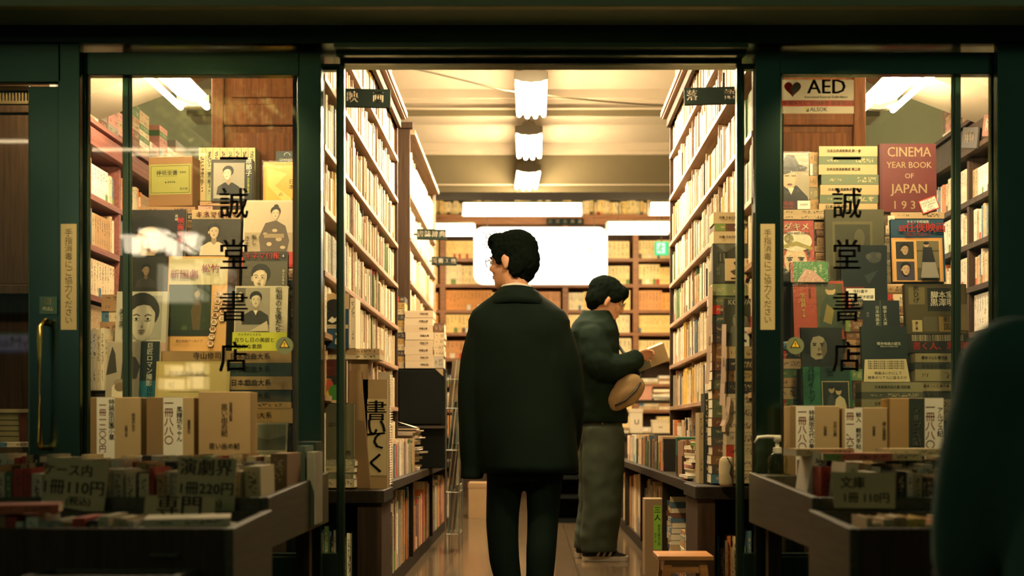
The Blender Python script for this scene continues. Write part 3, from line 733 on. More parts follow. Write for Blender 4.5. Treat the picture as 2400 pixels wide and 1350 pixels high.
# right row continues too, mostly hidden
# ================================================================ wall bookcases in the side aisles
def wall_case(side, xf, y0, y1, zs, zc0, zc1, label, mat):
    sg = -1 if side == 'left' else 1
    e = empty('wall_bookcase', label, 'bookcase', (xf, y0, 0)); X = lambda d: sg * d; rng = random.Random(31 if sg < 0 else 37)
    for zz in zs:
        k = MB(); k.box(X(-0.005), X(0.24), 0, y1 - y0, zz - 0.03, zz, mat); k.build('shelf', e)
    k = MB(); k.box(X(-0.03), X(0.24), 0, y1 - y0, zc0, zc1, mat); k.box(X(-0.055), X(0.0), 0, y1 - y0, zc1, zc1 + 0.025, mat); k.box(X(-0.045), X(0), 0, y1 - y0, zc0 - 0.01, zc0 + 0.02, mat); k.build('cornice', e, bevel=0.003)
    k = MB(); k.box(X(0.24), X(0.26), 0, y1 - y0, 0, zc1, M_DARKWOOD); k.build('back_board', e)
    n = 3
    for i in range(n + 1):
        yy = (y1 - y0) * i / n; k = MB(); k.box(X(0.0), X(0.24), yy - 0.014, yy + 0.014, 0, zc0, mat); k.build('upright', e)
    k = MB(); k.box(X(0), X(0.03), 0, y1 - y0, 0, zs[0] - 0.03, mat); k.build('plinth', e)
    rot = Matrix.Rotation(math.radians(-90 * sg), 4, 'Z')
    tops = zs[1:] + [zc0]
    for z, zt in zip(zs, tops):
        for i in range(n):
            ya = y0 + (y1 - y0) * i / n + 0.016; L_ = (y1 - y0) / n - 0.032
            for (p, t, d, h, kd, cn, c_, _l) in row_books(rng, L_, min(0.25, zt - z - 0.03), 0.018, 0.042, uniform=(0.2, (4, 12)), pal=[p for p in PAL if p[0] in ('cream', 'ivory', 'beige', 'tan', 'white', 'cream', 'ivory', 'orange', 'blue')]):
                MASS.add(kd, c_, Matrix.Translation((xf + sg * 0.02, ya + p + t / 2, z + 0.001)) @ rot, (t, d, h), rng.random())
    # piles lying flat on the top ledge
    y = y0 + 0.1
    while y < y1 - 0.2:
        z = zc1 + 0.026; w = rng.uniform(0.13, 0.18)
        for _ in range(rng.randint(4, 8)):
            nm, c_, _w = rng.choice([p for p in PAL if p[0] in ('beige', 'tan', 'cream', 'pink', 'grey', 'green', 'ivory', 'brown')]); t = rng.uniform(0.03, 0.055)
            if z + t > 2.74: break
            MASS.add('slip', jit(c_, rng), Matrix.Translation((xf + sg * 0.03, y, z + t / 2)) @ rot @ Matrix.Rotation(math.radians(90), 4, 'Y') @ Matrix.Translation((0, 0, -0.5 * w)), (t * 0.98, 0.17, w), rng.random()); z += t
        y += w + 0.012
    return e
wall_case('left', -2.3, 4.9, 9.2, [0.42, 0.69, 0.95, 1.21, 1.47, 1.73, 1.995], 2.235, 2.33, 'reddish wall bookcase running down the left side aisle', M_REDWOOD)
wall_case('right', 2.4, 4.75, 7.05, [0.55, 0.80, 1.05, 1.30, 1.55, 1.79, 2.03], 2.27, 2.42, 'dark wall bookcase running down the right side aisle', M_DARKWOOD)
# two small dark category boards lying along the right wall bookcase's cornice
for px, py, tx in ((2305, 306, '随筆'), (2262, 338, '俳句')):
    pass
# ================================================================ the back wall of shelves
BY = 12.8
e = empty('back_bookcase', 'orange-brown shelves of uniform yellow volumes across the back wall', 'bookcase', (0, BY, 0))
BZ = [0.72, 1.0, 1.29, 1.58, 1.866, 2.12, 2.41, 2.70]
rng = random.Random(41)
for zz in BZ:
    k = MB(); k.box(-2.7, 2.7, -0.01, 0.24, zz - 0.035, zz, M_BACKWOOD); k.build('shelf', e)
k = MB(); k.box(-2.7, 2.7, -0.04, 0.24, WZ(527, BY), WZ(508, BY), M_BACKWOOD); k.box(-2.7, 2.7, -0.06, -0.03, WZ(512, BY), WZ(505, BY), M_BACKWOOD); k.build('cornice', e, bevel=0.003)
VX = [-2.0, -1.02, WX(1325, BY), WX(1490, BY), 2.0]
for x in VX:
    k = MB(); k.box(x - 0.03, x + 0.03, -0.008, 0.24, 0, WZ(527, BY), M_BACKWOOD); k.build('upright', e)
k = MB(); k.box(-2.7, 2.7, 0.235, 0.25, 0, 3.0, M_DARKWOOD); k.build('back_board', e)
YEL = [('yellow', (0.80, 0.56, 0.20), 1), ('yellow', (0.78, 0.60, 0.27), 1), ('cream', (0.76, 0.62, 0.34), 1)]
ORA = [('orange', (0.72, 0.33, 0.08), 1), ('orange', (0.66, 0.28, 0.07), 1), ('tan', (0.6, 0.28, 0.10), 1)]
xs = [-2.7] + VX + [2.7]
for zi, z in enumerate(BZ):
    zt = (BZ + [WZ(527, BY)])[zi + 1]
    if zi == len(BZ) - 1: zt = WZ(527, BY)
    for xa_, xb_ in zip(xs, xs[1:]):
        p = xa_ + 0.035
        while p < xb_ - 0.07:
            left = xa_ < -0.3
            pal = ORA if (left and zi < 6 and rng.random() < 0.8) or rng.random() < 0.12 else YEL
            nm, c_, _ = rng.choice(pal); t = rng.uniform(0.028, 0.05); h = min(zt - z - 0.05, rng.uniform(0.19, 0.225)); nset = rng.randint(6, 16)
            if zi in (0, 1, 2) and rng.random() < 0.6:      # lower shelves: piles lying flat
                w = rng.uniform(0.16, 0.22); zz = z
                if p + w > xb_ - 0.035: break
                for _ in range(rng.randint(2, 6)):
                    tt = rng.uniform(0.025, 0.045); _n, c2, _w = rng.choice(PAL[:5])
                    MASS.add('paper', jit(c2, rng), Matrix.Translation((p + w / 2, BY + 0.01, zz + tt / 2 + 0.001)) @ Matrix.Rotation(math.radians(90), 4, 'Y') @ Matrix.Translation((0, 0, -w / 2)), (tt, .15, w), rng.random()); zz += tt
                p += w + 0.01; continue
            for _ in range(nset):
                if p + t > xb_ - 0.033: p = 99; break
                MASS.add('slip', jit(c_, rng, .05), Matrix.Translation((p + t / 2, BY + 0.012, z + 0.001)), (t * 0.97, 0.16, h), rng.random()); p += t
# volumes standing on top of the back cornice
p = -2.6
while p < 2.6:
    nm, c_, _ = rng.choice(YEL); t = rng.uniform(0.03, 0.06)
    MASS.add('slip', jit(c_, rng), Matrix.Translation((p, BY + 0.03, WZ(505, BY))), (t * .97, .16, rng.uniform(.14, .19)), rng.random()); p += t
# ================================================================ counters under the tall bookcases, with shelves of books below
def counter(side, xe, xb, y0, y1, z, label):
    sg = -1 if side == 'left' else 1
    e = empty('book_counter', label, 'counter', (xe, y0, 0)); X = lambda d: sg * d; D = abs(xb - xe); L_ = y1 - y0
    k = MB(); k.box(X(-0.012), X(D), 0, L_, z - 0.045, z, M_COUNTER); k.build('worktop', e, bevel=0.004)
    k = MB(); k.box(X(0.02), X(D), 0, L_, 0.0, 0.075, M_COUNTER); k.build('plinth', e)
    k = MB(); k.box(X(D - 0.02), X(D), 0, L_, 0.075, z - 0.045, M_DARKWOOD); k.build('back_board', e)
    return e, X, D, L_
cl, X, D, L_ = counter('left', -0.655, -0.893, 4.60, 9.3, 0.53, 'long dark counter with books below it along the left of the aisle')
for i, yy in enumerate((0.0, 0.42, 1.6, 2.8, 4.0, 4.68)):
    k = MB(); k.box(X(0.0), X(D - 0.02), yy, yy + 0.02, 0.075, 0.485, M_COUNTER); k.build('upright', cl)
k = MB(); k.box(X(0.0), X(0.02), 0.02, 0.42, 0.0, 0.485, M_DARKWOOD); k.build('front_panel', cl)
cr, X, D, L_ = counter('right', 0.665, 0.933, 4.66, 9.0, 0.545, 'long dark counter with books below it along the right of the aisle')
for i, yy in enumerate((0.0, 0.10, 1.2, 2.4, 3.6, 4.32)):
    k = MB(); k.box(X(0.0), X(D - 0.02), yy, yy + 0.02, 0.075, 0.50, M_COUNTER); k.build('upright', cr)
# blocks nearest the door, standing a little proud, shelves open to the street
def door_block(side, xe, xb, y0, y1, z, px_split, label):
    sg = -1 if side == 'left' else 1; e = empty('counter_end_unit', label, 'counter', (xe, y0, 0)); X = lambda d: sg * d; D = abs(xb - xe); L_ = y1 - y0
    sp = abs(WX(px_split, y0) - xe)
    k = MB(); k.box(X(-0.01), X(D), -0.01, L_, z - 0.05, z, M_COUNTER); k.build('worktop', e, bevel=0.004)
    k = MB(); k.box(X(0), X(sp), 0, 0.02, 0, z - 0.05, M_DARKWOOD); k.build('front_panel', e)
    k = MB(); k.box(X(0), X(0.02), 0.02, L_, 0, z - 0.05, M_DARKWOOD); k.build('side_panel', e)
    k = MB(); k.box(X(D - 0.02), X(D), 0, L_, 0, z - 0.05, M_DARKWOOD); k.build('side_panel', e)
    k = MB(); k.box(X(0.02), X(D - 0.02), L_ - 0.02, L_, 0, z - 0.05, M_DARKWOOD); k.build('back_board', e)
    k = MB(); k.box(X(0.02), X(D - 0.02), 0.02, L_ - 0.02, 0, 0.03, M_DARKWOOD); k.build('bottom_shelf', e)
    return e
door_block('left', -0.575, -0.893, 4.31, 4.59, 0.535, 838, 'dark counter end unit just inside the door on the left')
door_block('right', 0.622, 0.933, 4.31, 4.64, 0.55, 1676, 'dark counter end unit just inside the door on the right')
# ================================================================ books shown face-out, lying stacks
STEPS = []            # (x0,x1,y0,y1,ztop): what each shown book stands on
M_BACKCARD = flat((0.30, 0.24, 0.15), 0.7)
def col(c): return flat(c, 0.5, 0.3) if not hasattr(c, 'node_tree') else c
def paint(parent, W, H, shapes, y0=-0.0004, name='cover_picture'):
    """printed artwork: flat shapes given in cover units (u to the right, v up, both 0..1), laid one over the other"""
    k = MB(); P = lambda u, v: ((u - 0.5) * W, v * H)
    for i, s in enumerate(shapes):
        a, b = y0 - 0.00022 * (i + 1), y0 - 0.00022 * i
        if s[0] == 'r': pts = [P(s[1], s[2]), P(s[3], s[2]), P(s[3], s[4]), P(s[1], s[4])]; c = s[5]
        elif s[0] == 'e':
            pts = [P(s[1] + s[3] * math.cos(t), s[2] + s[4] * math.sin(t)) for t in [2 * math.pi * j / 22 for j in range(22)]]; c = s[5]
        elif s[0] == 'p': pts = [P(*q) for q in s[1]]; c = s[2]
        if s[0] == 'p' and sum(p[0] * q[1] - q[0] * p[1] for p, q in zip(pts, pts[1:] + pts[:1])) < 0: pts = pts[::-1]
        vs = [(x, a, z) for x, z in pts]
        k.add(vs, [list(range(len(vs)))], col(c))
    return k.build(name, parent)
def mixc(a, b, t):
    A = [int(a[i:i + 2], 16) for i in (1, 3, 5)]; B = [int(b[i:i + 2], 16) for i in (1, 3, 5)]
    return '#%02x%02x%02x' % tuple(round(x + (y - x) * t) for x, y in zip(A, B))
def portrait(cu, cv, s, a=1.0, skin='#b9a585', hair='#17140f', cloth='#2a2820', turn=0.0, shade='#8d7a5c', lips='#6b4a38', body=True, hairw=1.0, bun=False):
    """a printed head and shoulders; s = head half-height in cover heights, a = cover height / width"""
    r = s * 0.74 * a
    S = []
    if body:
        S.append(('p', [(cu - 2.6 * r, cv - 3.4 * s), (cu - 2.3 * r, cv - 2.1 * s), (cu - 0.9 * r, cv - 1.45 * s), (cu + 0.9 * r, cv - 1.45 * s), (cu + 2.3 * r, cv - 2.1 * s), (cu + 2.6 * r, cv - 3.4 * s)], cloth))
        S.append(('p', [(cu - 0.42 * r, cv - 0.6 * s), (cu - 0.5 * r, cv - 1.5 * s), (cu, cv - 1.9 * s), (cu + 0.5 * r, cv - 1.5 * s), (cu + 0.42 * r, cv - 0.6 * s)], shade))
    mid = mixc(skin, shade, .45)
    S.append(('e', cu - 0.04 * r, cv + 0.42 * s, 1.16 * r * hairw, 0.86 * s, hair))
    if hairw > 1.1: S += [('e', cu - 0.95 * r, cv + 0.0 * s, .42 * r, .7 * s, hair), ('e', cu + 0.95 * r, cv + 0.0 * s, .42 * r, .7 * s, hair)]
    if bun: S.append(('e', cu + 0.1 * r, cv + 1.25 * s, 0.55 * r, 0.36 * s, hair))
    f = lambda du, dv: (cu + (du + turn) * r, cv + dv * s)
    S += [('p', [f(-.84, .35), f(-.82, -.15), f(-.66, -.58), f(-.34, -.92), f(0, -1.02), f(.34, -.92), f(.66, -.58), f(.82, -.15), f(.84, .35), f(.5, .8), f(-.5, .8)], mid),
          ('p', [f(-.80, .35), f(-.78, -.15), f(-.60, -.58), f(-.30, -.90), f(0, -.98), f(.18, -.92), f(.40, -.6), f(.52, -.15), f(.56, .35), f(.3, .8), f(-.5, .8)], skin),
          ('e', cu - .98 * r + turn * r * .4, cv - .08 * s, .13 * r, .24 * s, mid),
          ('p', [f(-.98, .10), f(-1.0, .7), f(-.5, 1.12), f(.2, 1.2), f(.8, .95), f(1.02, .5), f(.96, .05), f(.80, .38), f(.5, .66), f(.05, .72), f(-.35, .64), f(-.72, .42)], hair)]
    t = turn * 1.35
    g = lambda du, dv: (cu + (du + t) * r, cv + dv * s)
    for sg in (-1, 1):
        S += [('p', [g(sg * .16, .20), g(sg * .36, .29), g(sg * .62, .22), g(sg * .60, .19), g(sg * .36, .25), g(sg * .17, .155)], hair),
              ('e', *g(sg * .38, .035), .19 * r, .075 * s, mid), ('e', *g(sg * .38, .03), .15 * r, .05 * s, mixc(skin, '#ffffff', .35)), ('e', *g(sg * .38, .035), .075 * r, .055 * s, '#1a1510'),
              ('p', [g(sg * .20, .05), g(sg * .38, .10), g(sg * .58, .04), g(sg * .38, .075)], hair)]
    S += [('p', [g(.02, .12), g(.10, -.24), g(.02, -.28), g(.01, -.1)], mid), ('p', [g(-.13, -.28), g(0, -.24), g(.13, -.28), g(0, -.32)], shade),
          ('p', [g(-.27, -.50), g(-.08, -.45), g(0, -.47), g(.08, -.45), g(.27, -.50), g(0, -.53)], lips), ('p', [g(-.24, -.51), g(0, -.535), g(.24, -.51), g(0, -.61)], mixc(lips, skin, .3))]
    return S
def fbook(label, box_, Y, cov, art=(), texts=(), lean=0.10, th=0.02, name='display_book', cat='book', group=None, pages=True, wrap=False, spine=None, tag_=None, step=True, roll=0.0):
    x0, y0, x1, y1 = box_
    if lean > .05 and Y < 4.8: lean += .05
    W = (x1 - x0) * Y / F; H = (y1 - y0) * Y / F / math.cos(lean)
    e = empty(name, label, cat, (WX((x0 + x1) / 2, Y), Y, WZ(y1, Y)), group, (-lean, roll, 0))
    c = col(cov); k = MB(); th_ = th
    k.box(-W / 2, W / 2, 0, 0.0018, 0, H, c); k.box(-W / 2, W / 2, th - 0.0018, th, 0, H, c); k.box(-W / 2, -W / 2 + 0.0018, 0.0018, th - 0.0018, 0, H, col(spine) if spine else c)
    k.build('cover', e)
    k = MB(); k.box(-W / 2 + 0.002, W / 2 - 0.002, 0.002, th - 0.002, 0.001, H - 0.0015, M_PAPER); k.build('page_block', e)
    if art: paint(e, W, H, art)
    ytext = -0.0004 - 0.00022 * (len(art) + 1)
    for tx in texts:
        s, u, v, size, c_, mode = tx[:6]; bold = tx[6] if len(tx) > 6 else 0.01; stretch = tx[7] if len(tx) > 7 else 1.0
        letters(s, size * W, col(c_), e, ((u - .5) * W, ytext, v * H), vertical=(mode == 'v'), bold=bold, stretch=stretch)
    if tag_:
        u0, v0, u1, v1, tcol, ttx, tsz, tc = tag_[:8]; rr = tag_[8] if len(tag_) > 8 else 0
        k = MB(); tw, tH = (u1 - u0) * W, (v1 - v0) * H; yy = ytext - 0.002
        g = bpy.data.objects.new('price_tag', None); COL.objects.link(g); g.parent = e; g.location = (((u0 + u1) / 2 - .5) * W, yy, (v0 + v1) / 2 * H); g.rotation_euler = (0, rr, 0)
        k.box(-tw / 2, tw / 2, -0.0004, 0, -tH / 2, tH / 2, M_PRICE); k.build('card', g)
        n = len(ttx)
        for i, ln in enumerate(ttx): letters(ln, tsz * tw, col(tc), g, (0, -0.0007, tH * (0.5 - (i + 0.6) / (n + 0.2))), bold=0.01)
        if len(tag_) > 9:
            k = MB(); q = 0.004
            for bx_ in ((-tw / 2, -tw / 2 + q, -tH / 2, tH / 2), (tw / 2 - q, tw / 2, -tH / 2, tH / 2), (-tw / 2, tw / 2, -tH / 2, -tH / 2 + q), (-tw / 2, tw / 2, tH / 2 - q, tH / 2)): k.box(bx_[0], bx_[1], -0.0008, -0.0004, bx_[2], bx_[3], M_RED)
            k.build('border', g)
    if wrap:
        k = MB(); k.box(-W / 2 - 0.004, W / 2 + 0.004, ytext - 0.006, th + 0.003, -0.0, H + 0.004, M_WRAP); k.build('plastic_wrap', e)
    if step: STEPS.append((WX(x0, Y), WX(x1, Y), Y, Y + 0.15, WZ(y1, Y), (x0, y1)))
    return e
def lying(label_fn, x0, x1, ytop, ybot, Y, specs, depth=0.17, group=None, texts=None, name='boxed_volume', kind='slip', jitx=0.004, seed=1, step=True, cat='book', size_text=0.5):
    """a stack of volumes lying flat, spines to the street; specs = [(weight of height, colour, colour word)] from the top"""
    rng = random.Random(seed); tot = sum(s[0] for s in specs); z = WZ(ytop, Y); Ht = (ybot - ytop) * Y / F; out = []
    for i, s in enumerate(specs):
        t = Ht * s[0] / tot; w = (x1 - x0) * Y / F; dx = rng.uniform(-jitx, jitx); xc = WX((x0 + x1) / 2, Y) + dx
        M = Matrix.Translation((xc, Y + rng.uniform(0, 0.004), z - t / 2)) @ Matrix.Rotation(math.radians(90), 4, 'Y') @ Matrix.Translation((0, 0, -w / 2))
        kd = s[3] if len(s) > 3 else ('plain' if texts and texts[i] else kind)
        o = book(name, label_fn(i, s[2]), cat, group, kd, s[1], M, (t * 0.985, depth, w)); out.append(o)
        if texts and texts[i]:
            tx, tc = texts[i][:2]; fr = texts[i][2] if len(texts[i]) > 2 else 0.5
            sz = min(t * size_text, .62 * w / len(tx)); half = len(tx) * sz * .5 / w; fr = max(.06 + half, min(.94 - half, fr))
            l = letters(tx, sz, col(tc), None, (0, 0, 0), bold=0.012)
            l.parent = o; l.matrix_parent_inverse = o.matrix_world.inverted()
            l.location = (xc + (fr - 0.5) * w, Y - 0.0015, z - t / 2)
        z -= t
    if step: STEPS.append((WX(x0, Y), WX(x1, Y), Y, Y + depth, WZ(ybot, Y), None))
    return out
TAN, DTAN, DGREEN = (0.34, 0.21, 0.085), (0.26, 0.16, 0.07), (0.035, 0.05, 0.035)
# ---------------------------------------------------------------- LEFT WINDOW
A, B, C_, D_, E_ = 4.86, 4.75, 4.64, 4.53, 4.42
# brown slipcased set with a pale green label
x0, y0, x1, y1 = 345, 366, 453, 484
W = (x1 - x0) * A / F; H = (y1 - y0) * A / F
e = empty('boxed_set', 'brown boxed set with yellow-green printed label, top left of the left window pile', 'box', (WX((x0 + x1) / 2, A), A, WZ(y1, A)), None, (0, 0, -0.12))
k = MB(); k.box(-W / 2, W / 2, 0, 0.115, 0, H, flat((0.22, 0.115, 0.042), 0.6)); k.build('case', e, bevel=0.004)
paint(e, W, H, [('r', .03, .24, .97, .84, '#8d8a45'), ('r', .06, .27, .94, .81, '#2c2a14'), ('r', .07, .278, .93, .802, '#8d8a45'), ('r', .2, .72, .66, .725, '#45421f'), ('r', .2, .60, .66, .605, '#45421f')], name='label_sheet')
letters('神祇全書', 0.021, M_INK, e, (-W * .07, -0.0022, H * .66), stretch=1.15); letters('第壹輯', 0.009, M_INK, e, (W * .29, -0.0022, H * .67)); letters('思文閣', 0.012, M_INK, e, (W * .31, -0.0022, H * .34)); letters('▲ 皇學館編', 0.009, M_INK, e, (W * 0.0, -0.0022, H * .48))
STEPS.append((WX(x0, A), WX(x1, A), A, A + .115, WZ(y1, A), None))
# row of eight cream volumes with brush lettering
for i in range(8):
    xa_ = 466 + i * 16.6; Yv = 4.93
    w = 15.8 * Yv / F; zb = WZ(472, Yv); h = (472 - 346) * Yv / F
    cnm, cc = (('cream', (0.50, 0.37, 0.17)), ('greenish', (0.36, 0.36, 0.17)))[(i % 3 == 1)]
    o = book('standing_volume', f'{cnm} volume with brushed title, {ordw(i + 1)} from left in the row of eight, left window top', 'book', 'row of eight volumes at the top of the left window', 'slip', cc, Matrix.Translation((WX(xa_ + 8, Yv), Yv, zb)), (w, 0.15, h))
    l = letters('ブルンナー著作集', w * 0.62, M_INK, None, (0, 0, 0), vertical=True, spacing=0.92)
    l.parent = o; l.matrix_parent_inverse = o.matrix_world.inverted(); l.location = (WX(xa_ + 8, Yv), Yv - 0.001, zb + h * .62)
STEPS.append((WX(466, 4.93), WX(600, 4.93), 4.90, 5.0 - 0.02, WZ(472, 4.93), None))
fbook('dark book with grey portrait of a woman in black, white title on its right strip', (494, 373, 592, 471), 4.84, '#16160f',
      [('r', .06, .06, .80, .92, '#8b8574')] + portrait(.42, .66, .15, 1.0, cloth='#121210', turn=-.25, skin='#c9bd9f', hair='#1a1813') + [('r', .82, 0, 1, 1, '#11120c')],
      [('原節子', .91, .80, .15, '#d8d2b8', 'v', .02), ('映画女優の昭和', .90, .36, .055, '#a8b03c', 'v')], lean=.04, th=.03)
fbook('black flat box with small white arch mark, at top right of the left window', (647, 354, 708, 400), 4.93, '#14201c', [], [('◠', .42, .75, .3, '#c8c8b0', 'h'), ('CHANSONS', .45, .55, .12, '#b8b8a0', 'h')], lean=.03, th=.05)
fbook('yellow book in crinkled clear wrap at right of the left window top', (616, 378, 708, 520), 4.86, '#c58a24',
      [('r', .06, .05, .98, .94, '#d9a23a'), ('p', [(.1, .9), (.6, .8), (.3, .6), (.9, .3), (.5, .35), (.12, .6)], '#e3b65a')], [('日本', .72, .62, .14, '#4d3512', 'v'), ('の', .45, .45, .12, '#4d3512', 'v'), ('映', .78, .35, .12, '#4d3512', 'v')], lean=.05, wrap=True)
# middle tiers
fbook('magazine with a large close-up of a dark-haired woman, red lettering on its right edge', (299, 489, 432, 603), B, '#1c1813',
      portrait(.36, .36, .40, 0.86, skin='#b49a78', shade='#7d6648', hair='#100d0a', body=False, hairw=1.25) + [('r', .80, .0, 1, 1, '#1a1210')],
      [('映画の友', .92, .55, .12, '#b3201a', 'v', .03), ('高峰', .84, .82, .06, '#c8b89a', 'v')], lean=.08)
fbook('magazine with brown title across the top and a smiling woman in white blouse', (446, 489, 561, 600), B + .02, '#2c281f',
      [('r', 0, .80, 1, 1, '#a38a5f')] + portrait(.47, .52, .15, 1.0, cloth='#c5b595', skin='#c0ab88', hair='#15110d') , [('キネマ旬報', .45, .88, .155, '#5e1710', 'h', .03, .95), ('増刊', .92, .88, .09, '#5e1710', 'h')], lean=.08)
fbook('pale cover with a seated woman in patterned kimono and red paper band below', (567, 465, 691, 628), B, '#c2b294',
      [('r', .03, .52, .97, .97, '#b7a789'), ('r', .03, .24, .97, .52, '#9d8c6f')] +
      [('p', [(.34, .24), (.30, .45), (.42, .66), (.62, .70), (.80, .62), (.88, .40), (.84, .24)], '#55483a'), ('e', .50, .35, .05, .03, '#b5a27f'), ('e', .68, .42, .06, .03, '#a8946e'), ('e', .6, .55, .05, .025, '#b5a27f'), ('e', .42, .5, .04, .02, '#a8946e'), ('r', .40, .44, .78, .50, '#8d7a5a'), ('e', .76, .30, .05, .025, '#b5a27f')] +
      portrait(.61, .80, .085, 1.31, skin='#c9b695', body=False, bun=True) + [('r', 0, 0, 1, .23, '#b02a18')],
      [('新し', .22, .40, .105, '#1d1711', 'v'), ('き土', .09, .38, .105, '#1d1711', 'v'), ('東京国際映画祭 第三十回', .5, .17, .06, '#e0cfae', 'h', .02), ('原節子主演', .5, .07, .08, '#e0cfae', 'h', .02)], lean=.08)
fbook('dark cover with a small standing woman in shadow, behind the window mullion', (277, 597, 392, 690), C_, '#1a1914',
      [('r', .05, .04, .95, .96, '#26241c')] + portrait(.55, .62, .13, .81, skin='#8b7556', cloth='#35302a', shade='#66543a') , [], lean=.08)
fbook('film magazine with red title, white number badge and a smiling woman', (566, 588, 672, 700), C_, '#3a352a',
      [('r', .0, .0, 1, 1, '#4a4436'), ('r', 0, .8, 1, 1, '#2e2a22'), ('e', .90, .90, .07, .065, '#17140f')] + portrait(.42, .44, .24, 1.05, skin='#c4b190', hair='#14110d', cloth='#2b2820', turn=-.15),
      [('キネマ旬報', .43, .90, .17, '#a3261a', 'h', .03, .92), ('4', .90, .90, .10, '#d8cfb2', 'h', .02), ('あらかると', .92, .45, .07, '#cfc4a3', 'v')], lean=.08)
hexs = []
for i in range(8):
    for j, (u, v) in enumerate(((.86 - .015 * i, .60 - .075 * i + .0), (.97 - .012 * i, .565 - .075 * i))):
        if j == 1 and i > 3: continue
        if v < .06: continue
        pts = lambda r: [(u + r * math.cos(math.pi / 3 * q), v + r * .62 * math.sin(math.pi / 3 * q)) for q in range(6)]
        hexs += [('p', pts(.062), '#5d2a18'), ('p', pts(.057), '#d9c7a0')]
hx_t = [(ch, .86 - .015 * i, .60 - .075 * i, .075, '#9c3323', 'h') for i, ch in enumerate('新派映画の時代展')] + [(ch, .97 - .012 * i, .565 - .075 * i, .075, '#9c3323', 'h') for i, ch in enumerate('花柳章と')]
fbook('exhibition poster with cream hexagons of red characters down its right side', (388, 597, 528, 823), C_ - .04, '#c89a5c',
      [('r', .02, .16, .74, .70, '#26301d'), ('r', .02, .70, .98, .98, '#b5ab84'), ('p', [(.45, .2), (.40, .42), (.48, .58), (.58, .5), (.56, .2)], '#4d4022'), ('e', .50, .6, .05, .035, '#8c7650'), ('e', .3, .24, .05, .03, '#3c4a2c'), ('r', .02, .16, .74, .22, '#1d2517')] + hexs,
      [('新国劇', .28, .80, .16, '#8f2b20', 'h', .02), ('松竹', .72, .86, .16, '#8f2b20', 'h', .02), ('国立映画アーカイブ', .4, .10, .05, '#5a3a18', 'h')] + hx_t, lean=.06, th=.012, name='poster_board', cat='poster')
# lower tiers
fbook('pale grey cover filled by a smiling woman\'s face, pink band at its foot', (268, 681, 388, 823), D_, '#aaa48e',
      [('r', .13, .20, .90, .93, '#8d8a78'), ('r', 0, 0, 1, .14, '#b08a80')] + [s for s in portrait(.52, .52, .36, 1.12, skin='#b5ad94', shade='#8a836c', hair='#2a2721', body=False, lips='#57483c')],
      [('美と愛', .13, .55, .12, '#2d2a22', 'v')], lean=.07)
fbook('photo book of a seated woman with vertical title and yellow-green paper band', (547, 668, 672, 823), D_, '#b9ad90',
      [('r', .02, .28, .66, .97, '#8c8470'), ('r', .02, .70, .20, .97, '#5d5748')] + portrait(.40, .78, .11, 1.24, skin='#c9b998', cloth='#2e2b24', hair='#14120e') + [('p', [(.36, .62), (.44, .62), (.41, .54)], '#d8ccb0'), ('p', [(.30, .30), (.62, .46), (.66, .30)], '#b5a88a'), ('e', .11, .84, .05, .06, '#c0b08f'), ('r', -.02, 0, 1.0, .285, '#b5b92c')],
      [('昭和の女優たち', .83, .62, .125, '#1b1813', 'v', .02), ('在りし日の美貌と', .40, .16, .095, '#20200c', 'h', .02), ('意外な素顔', .30, .06, .095, '#20200c', 'h', .02), ('カメラがとらえた', .3, .245, .055, '#20200c', 'h')], lean=.06)
fbook('book with photo of statues and a film crew, black title strip with blue foot', (246, 799, 370, 945), E_, '#a59b82',
      [('r', 0, .02, .64, .98, '#9c9179'), ('p', [(.0, .45), (.05, .75), (.1, .92), (.16, .8), (.2, .5)], '#3b372d'), ('e', .42, .80, .07, .06, '#4a4538'), ('p', [(.28, .38), (.3, .66), (.4, .78), (.55, .74), (.64, .6), (.58, .4)], '#45403a'), ('p', [(.12, .02), (.12, .26), (.2, .34), (.34, .34), (.42, .2), (.44, .02)], '#d0c3a3'), ('e', .27, .33, .12, .06, '#8a7d62'), ('e', .27, .26, .1, .07, '#7a6448'), ('r', .64, 0, 1, 1, '#1a211c'), ('r', .64, 0, 1, .36, '#1d5a66')],
      [('巨匠ロマン撮影', .82, .62, .12, '#c5bfa8', 'v', .02), ('内田吐夢', .84, .17, .11, '#0b1a1c', 'v', .02)], lean=.06)
fbook('pale yellow album in shiny clear wrap at the middle of the left window', (362, 846, 536, 950), E_ - .02, '#b29a5a', [('r', .04, .05, .96, .95, '#bda566'), ('r', .30, .66, .70, .68, '#7c6834'), ('r', .2, .3, .8, .31, '#7c6834')], [('映画音楽大全集', .42, .72, .07, '#6a5422', 'h'), ('松', .22, .45, .09, '#8a6d2c', 'h')], lean=.10, th=.03, wrap=True, name='record_album', cat='album')
ttx = '日本戯曲大系'
lying(lambda i, c: f'{c} boxed volume, {ordw(i + 1)} from the top of the stack below the yellow-banded photo book', 531, 684, 822, 992, E_ - .0, [(28, TAN, 'tan'), (31, DGREEN, 'dark green'), (31, TAN, 'tan'), (28, (0.05, 0.055, 0.04), 'blackish'), (14, TAN, 'thin tan'), (35, TAN, 'tan')], group='boxed volumes stacked at right of the left window',
      texts=[(ttx, '#171006', .30), (ttx, '#171006', .30), (ttx, '#171006', .26), (ttx, '#171006', .3), None, (ttx, '#171006', .3)], seed=3, size_text=.62)
lying(lambda i, c: f'{c} boxed volume lying below the hexagon poster', 380, 530, 823, 847, E_ + .05, [(1, TAN, 'long tan')], texts=[('寺山修司', '#171006', .75)], size_text=.7, step=False)
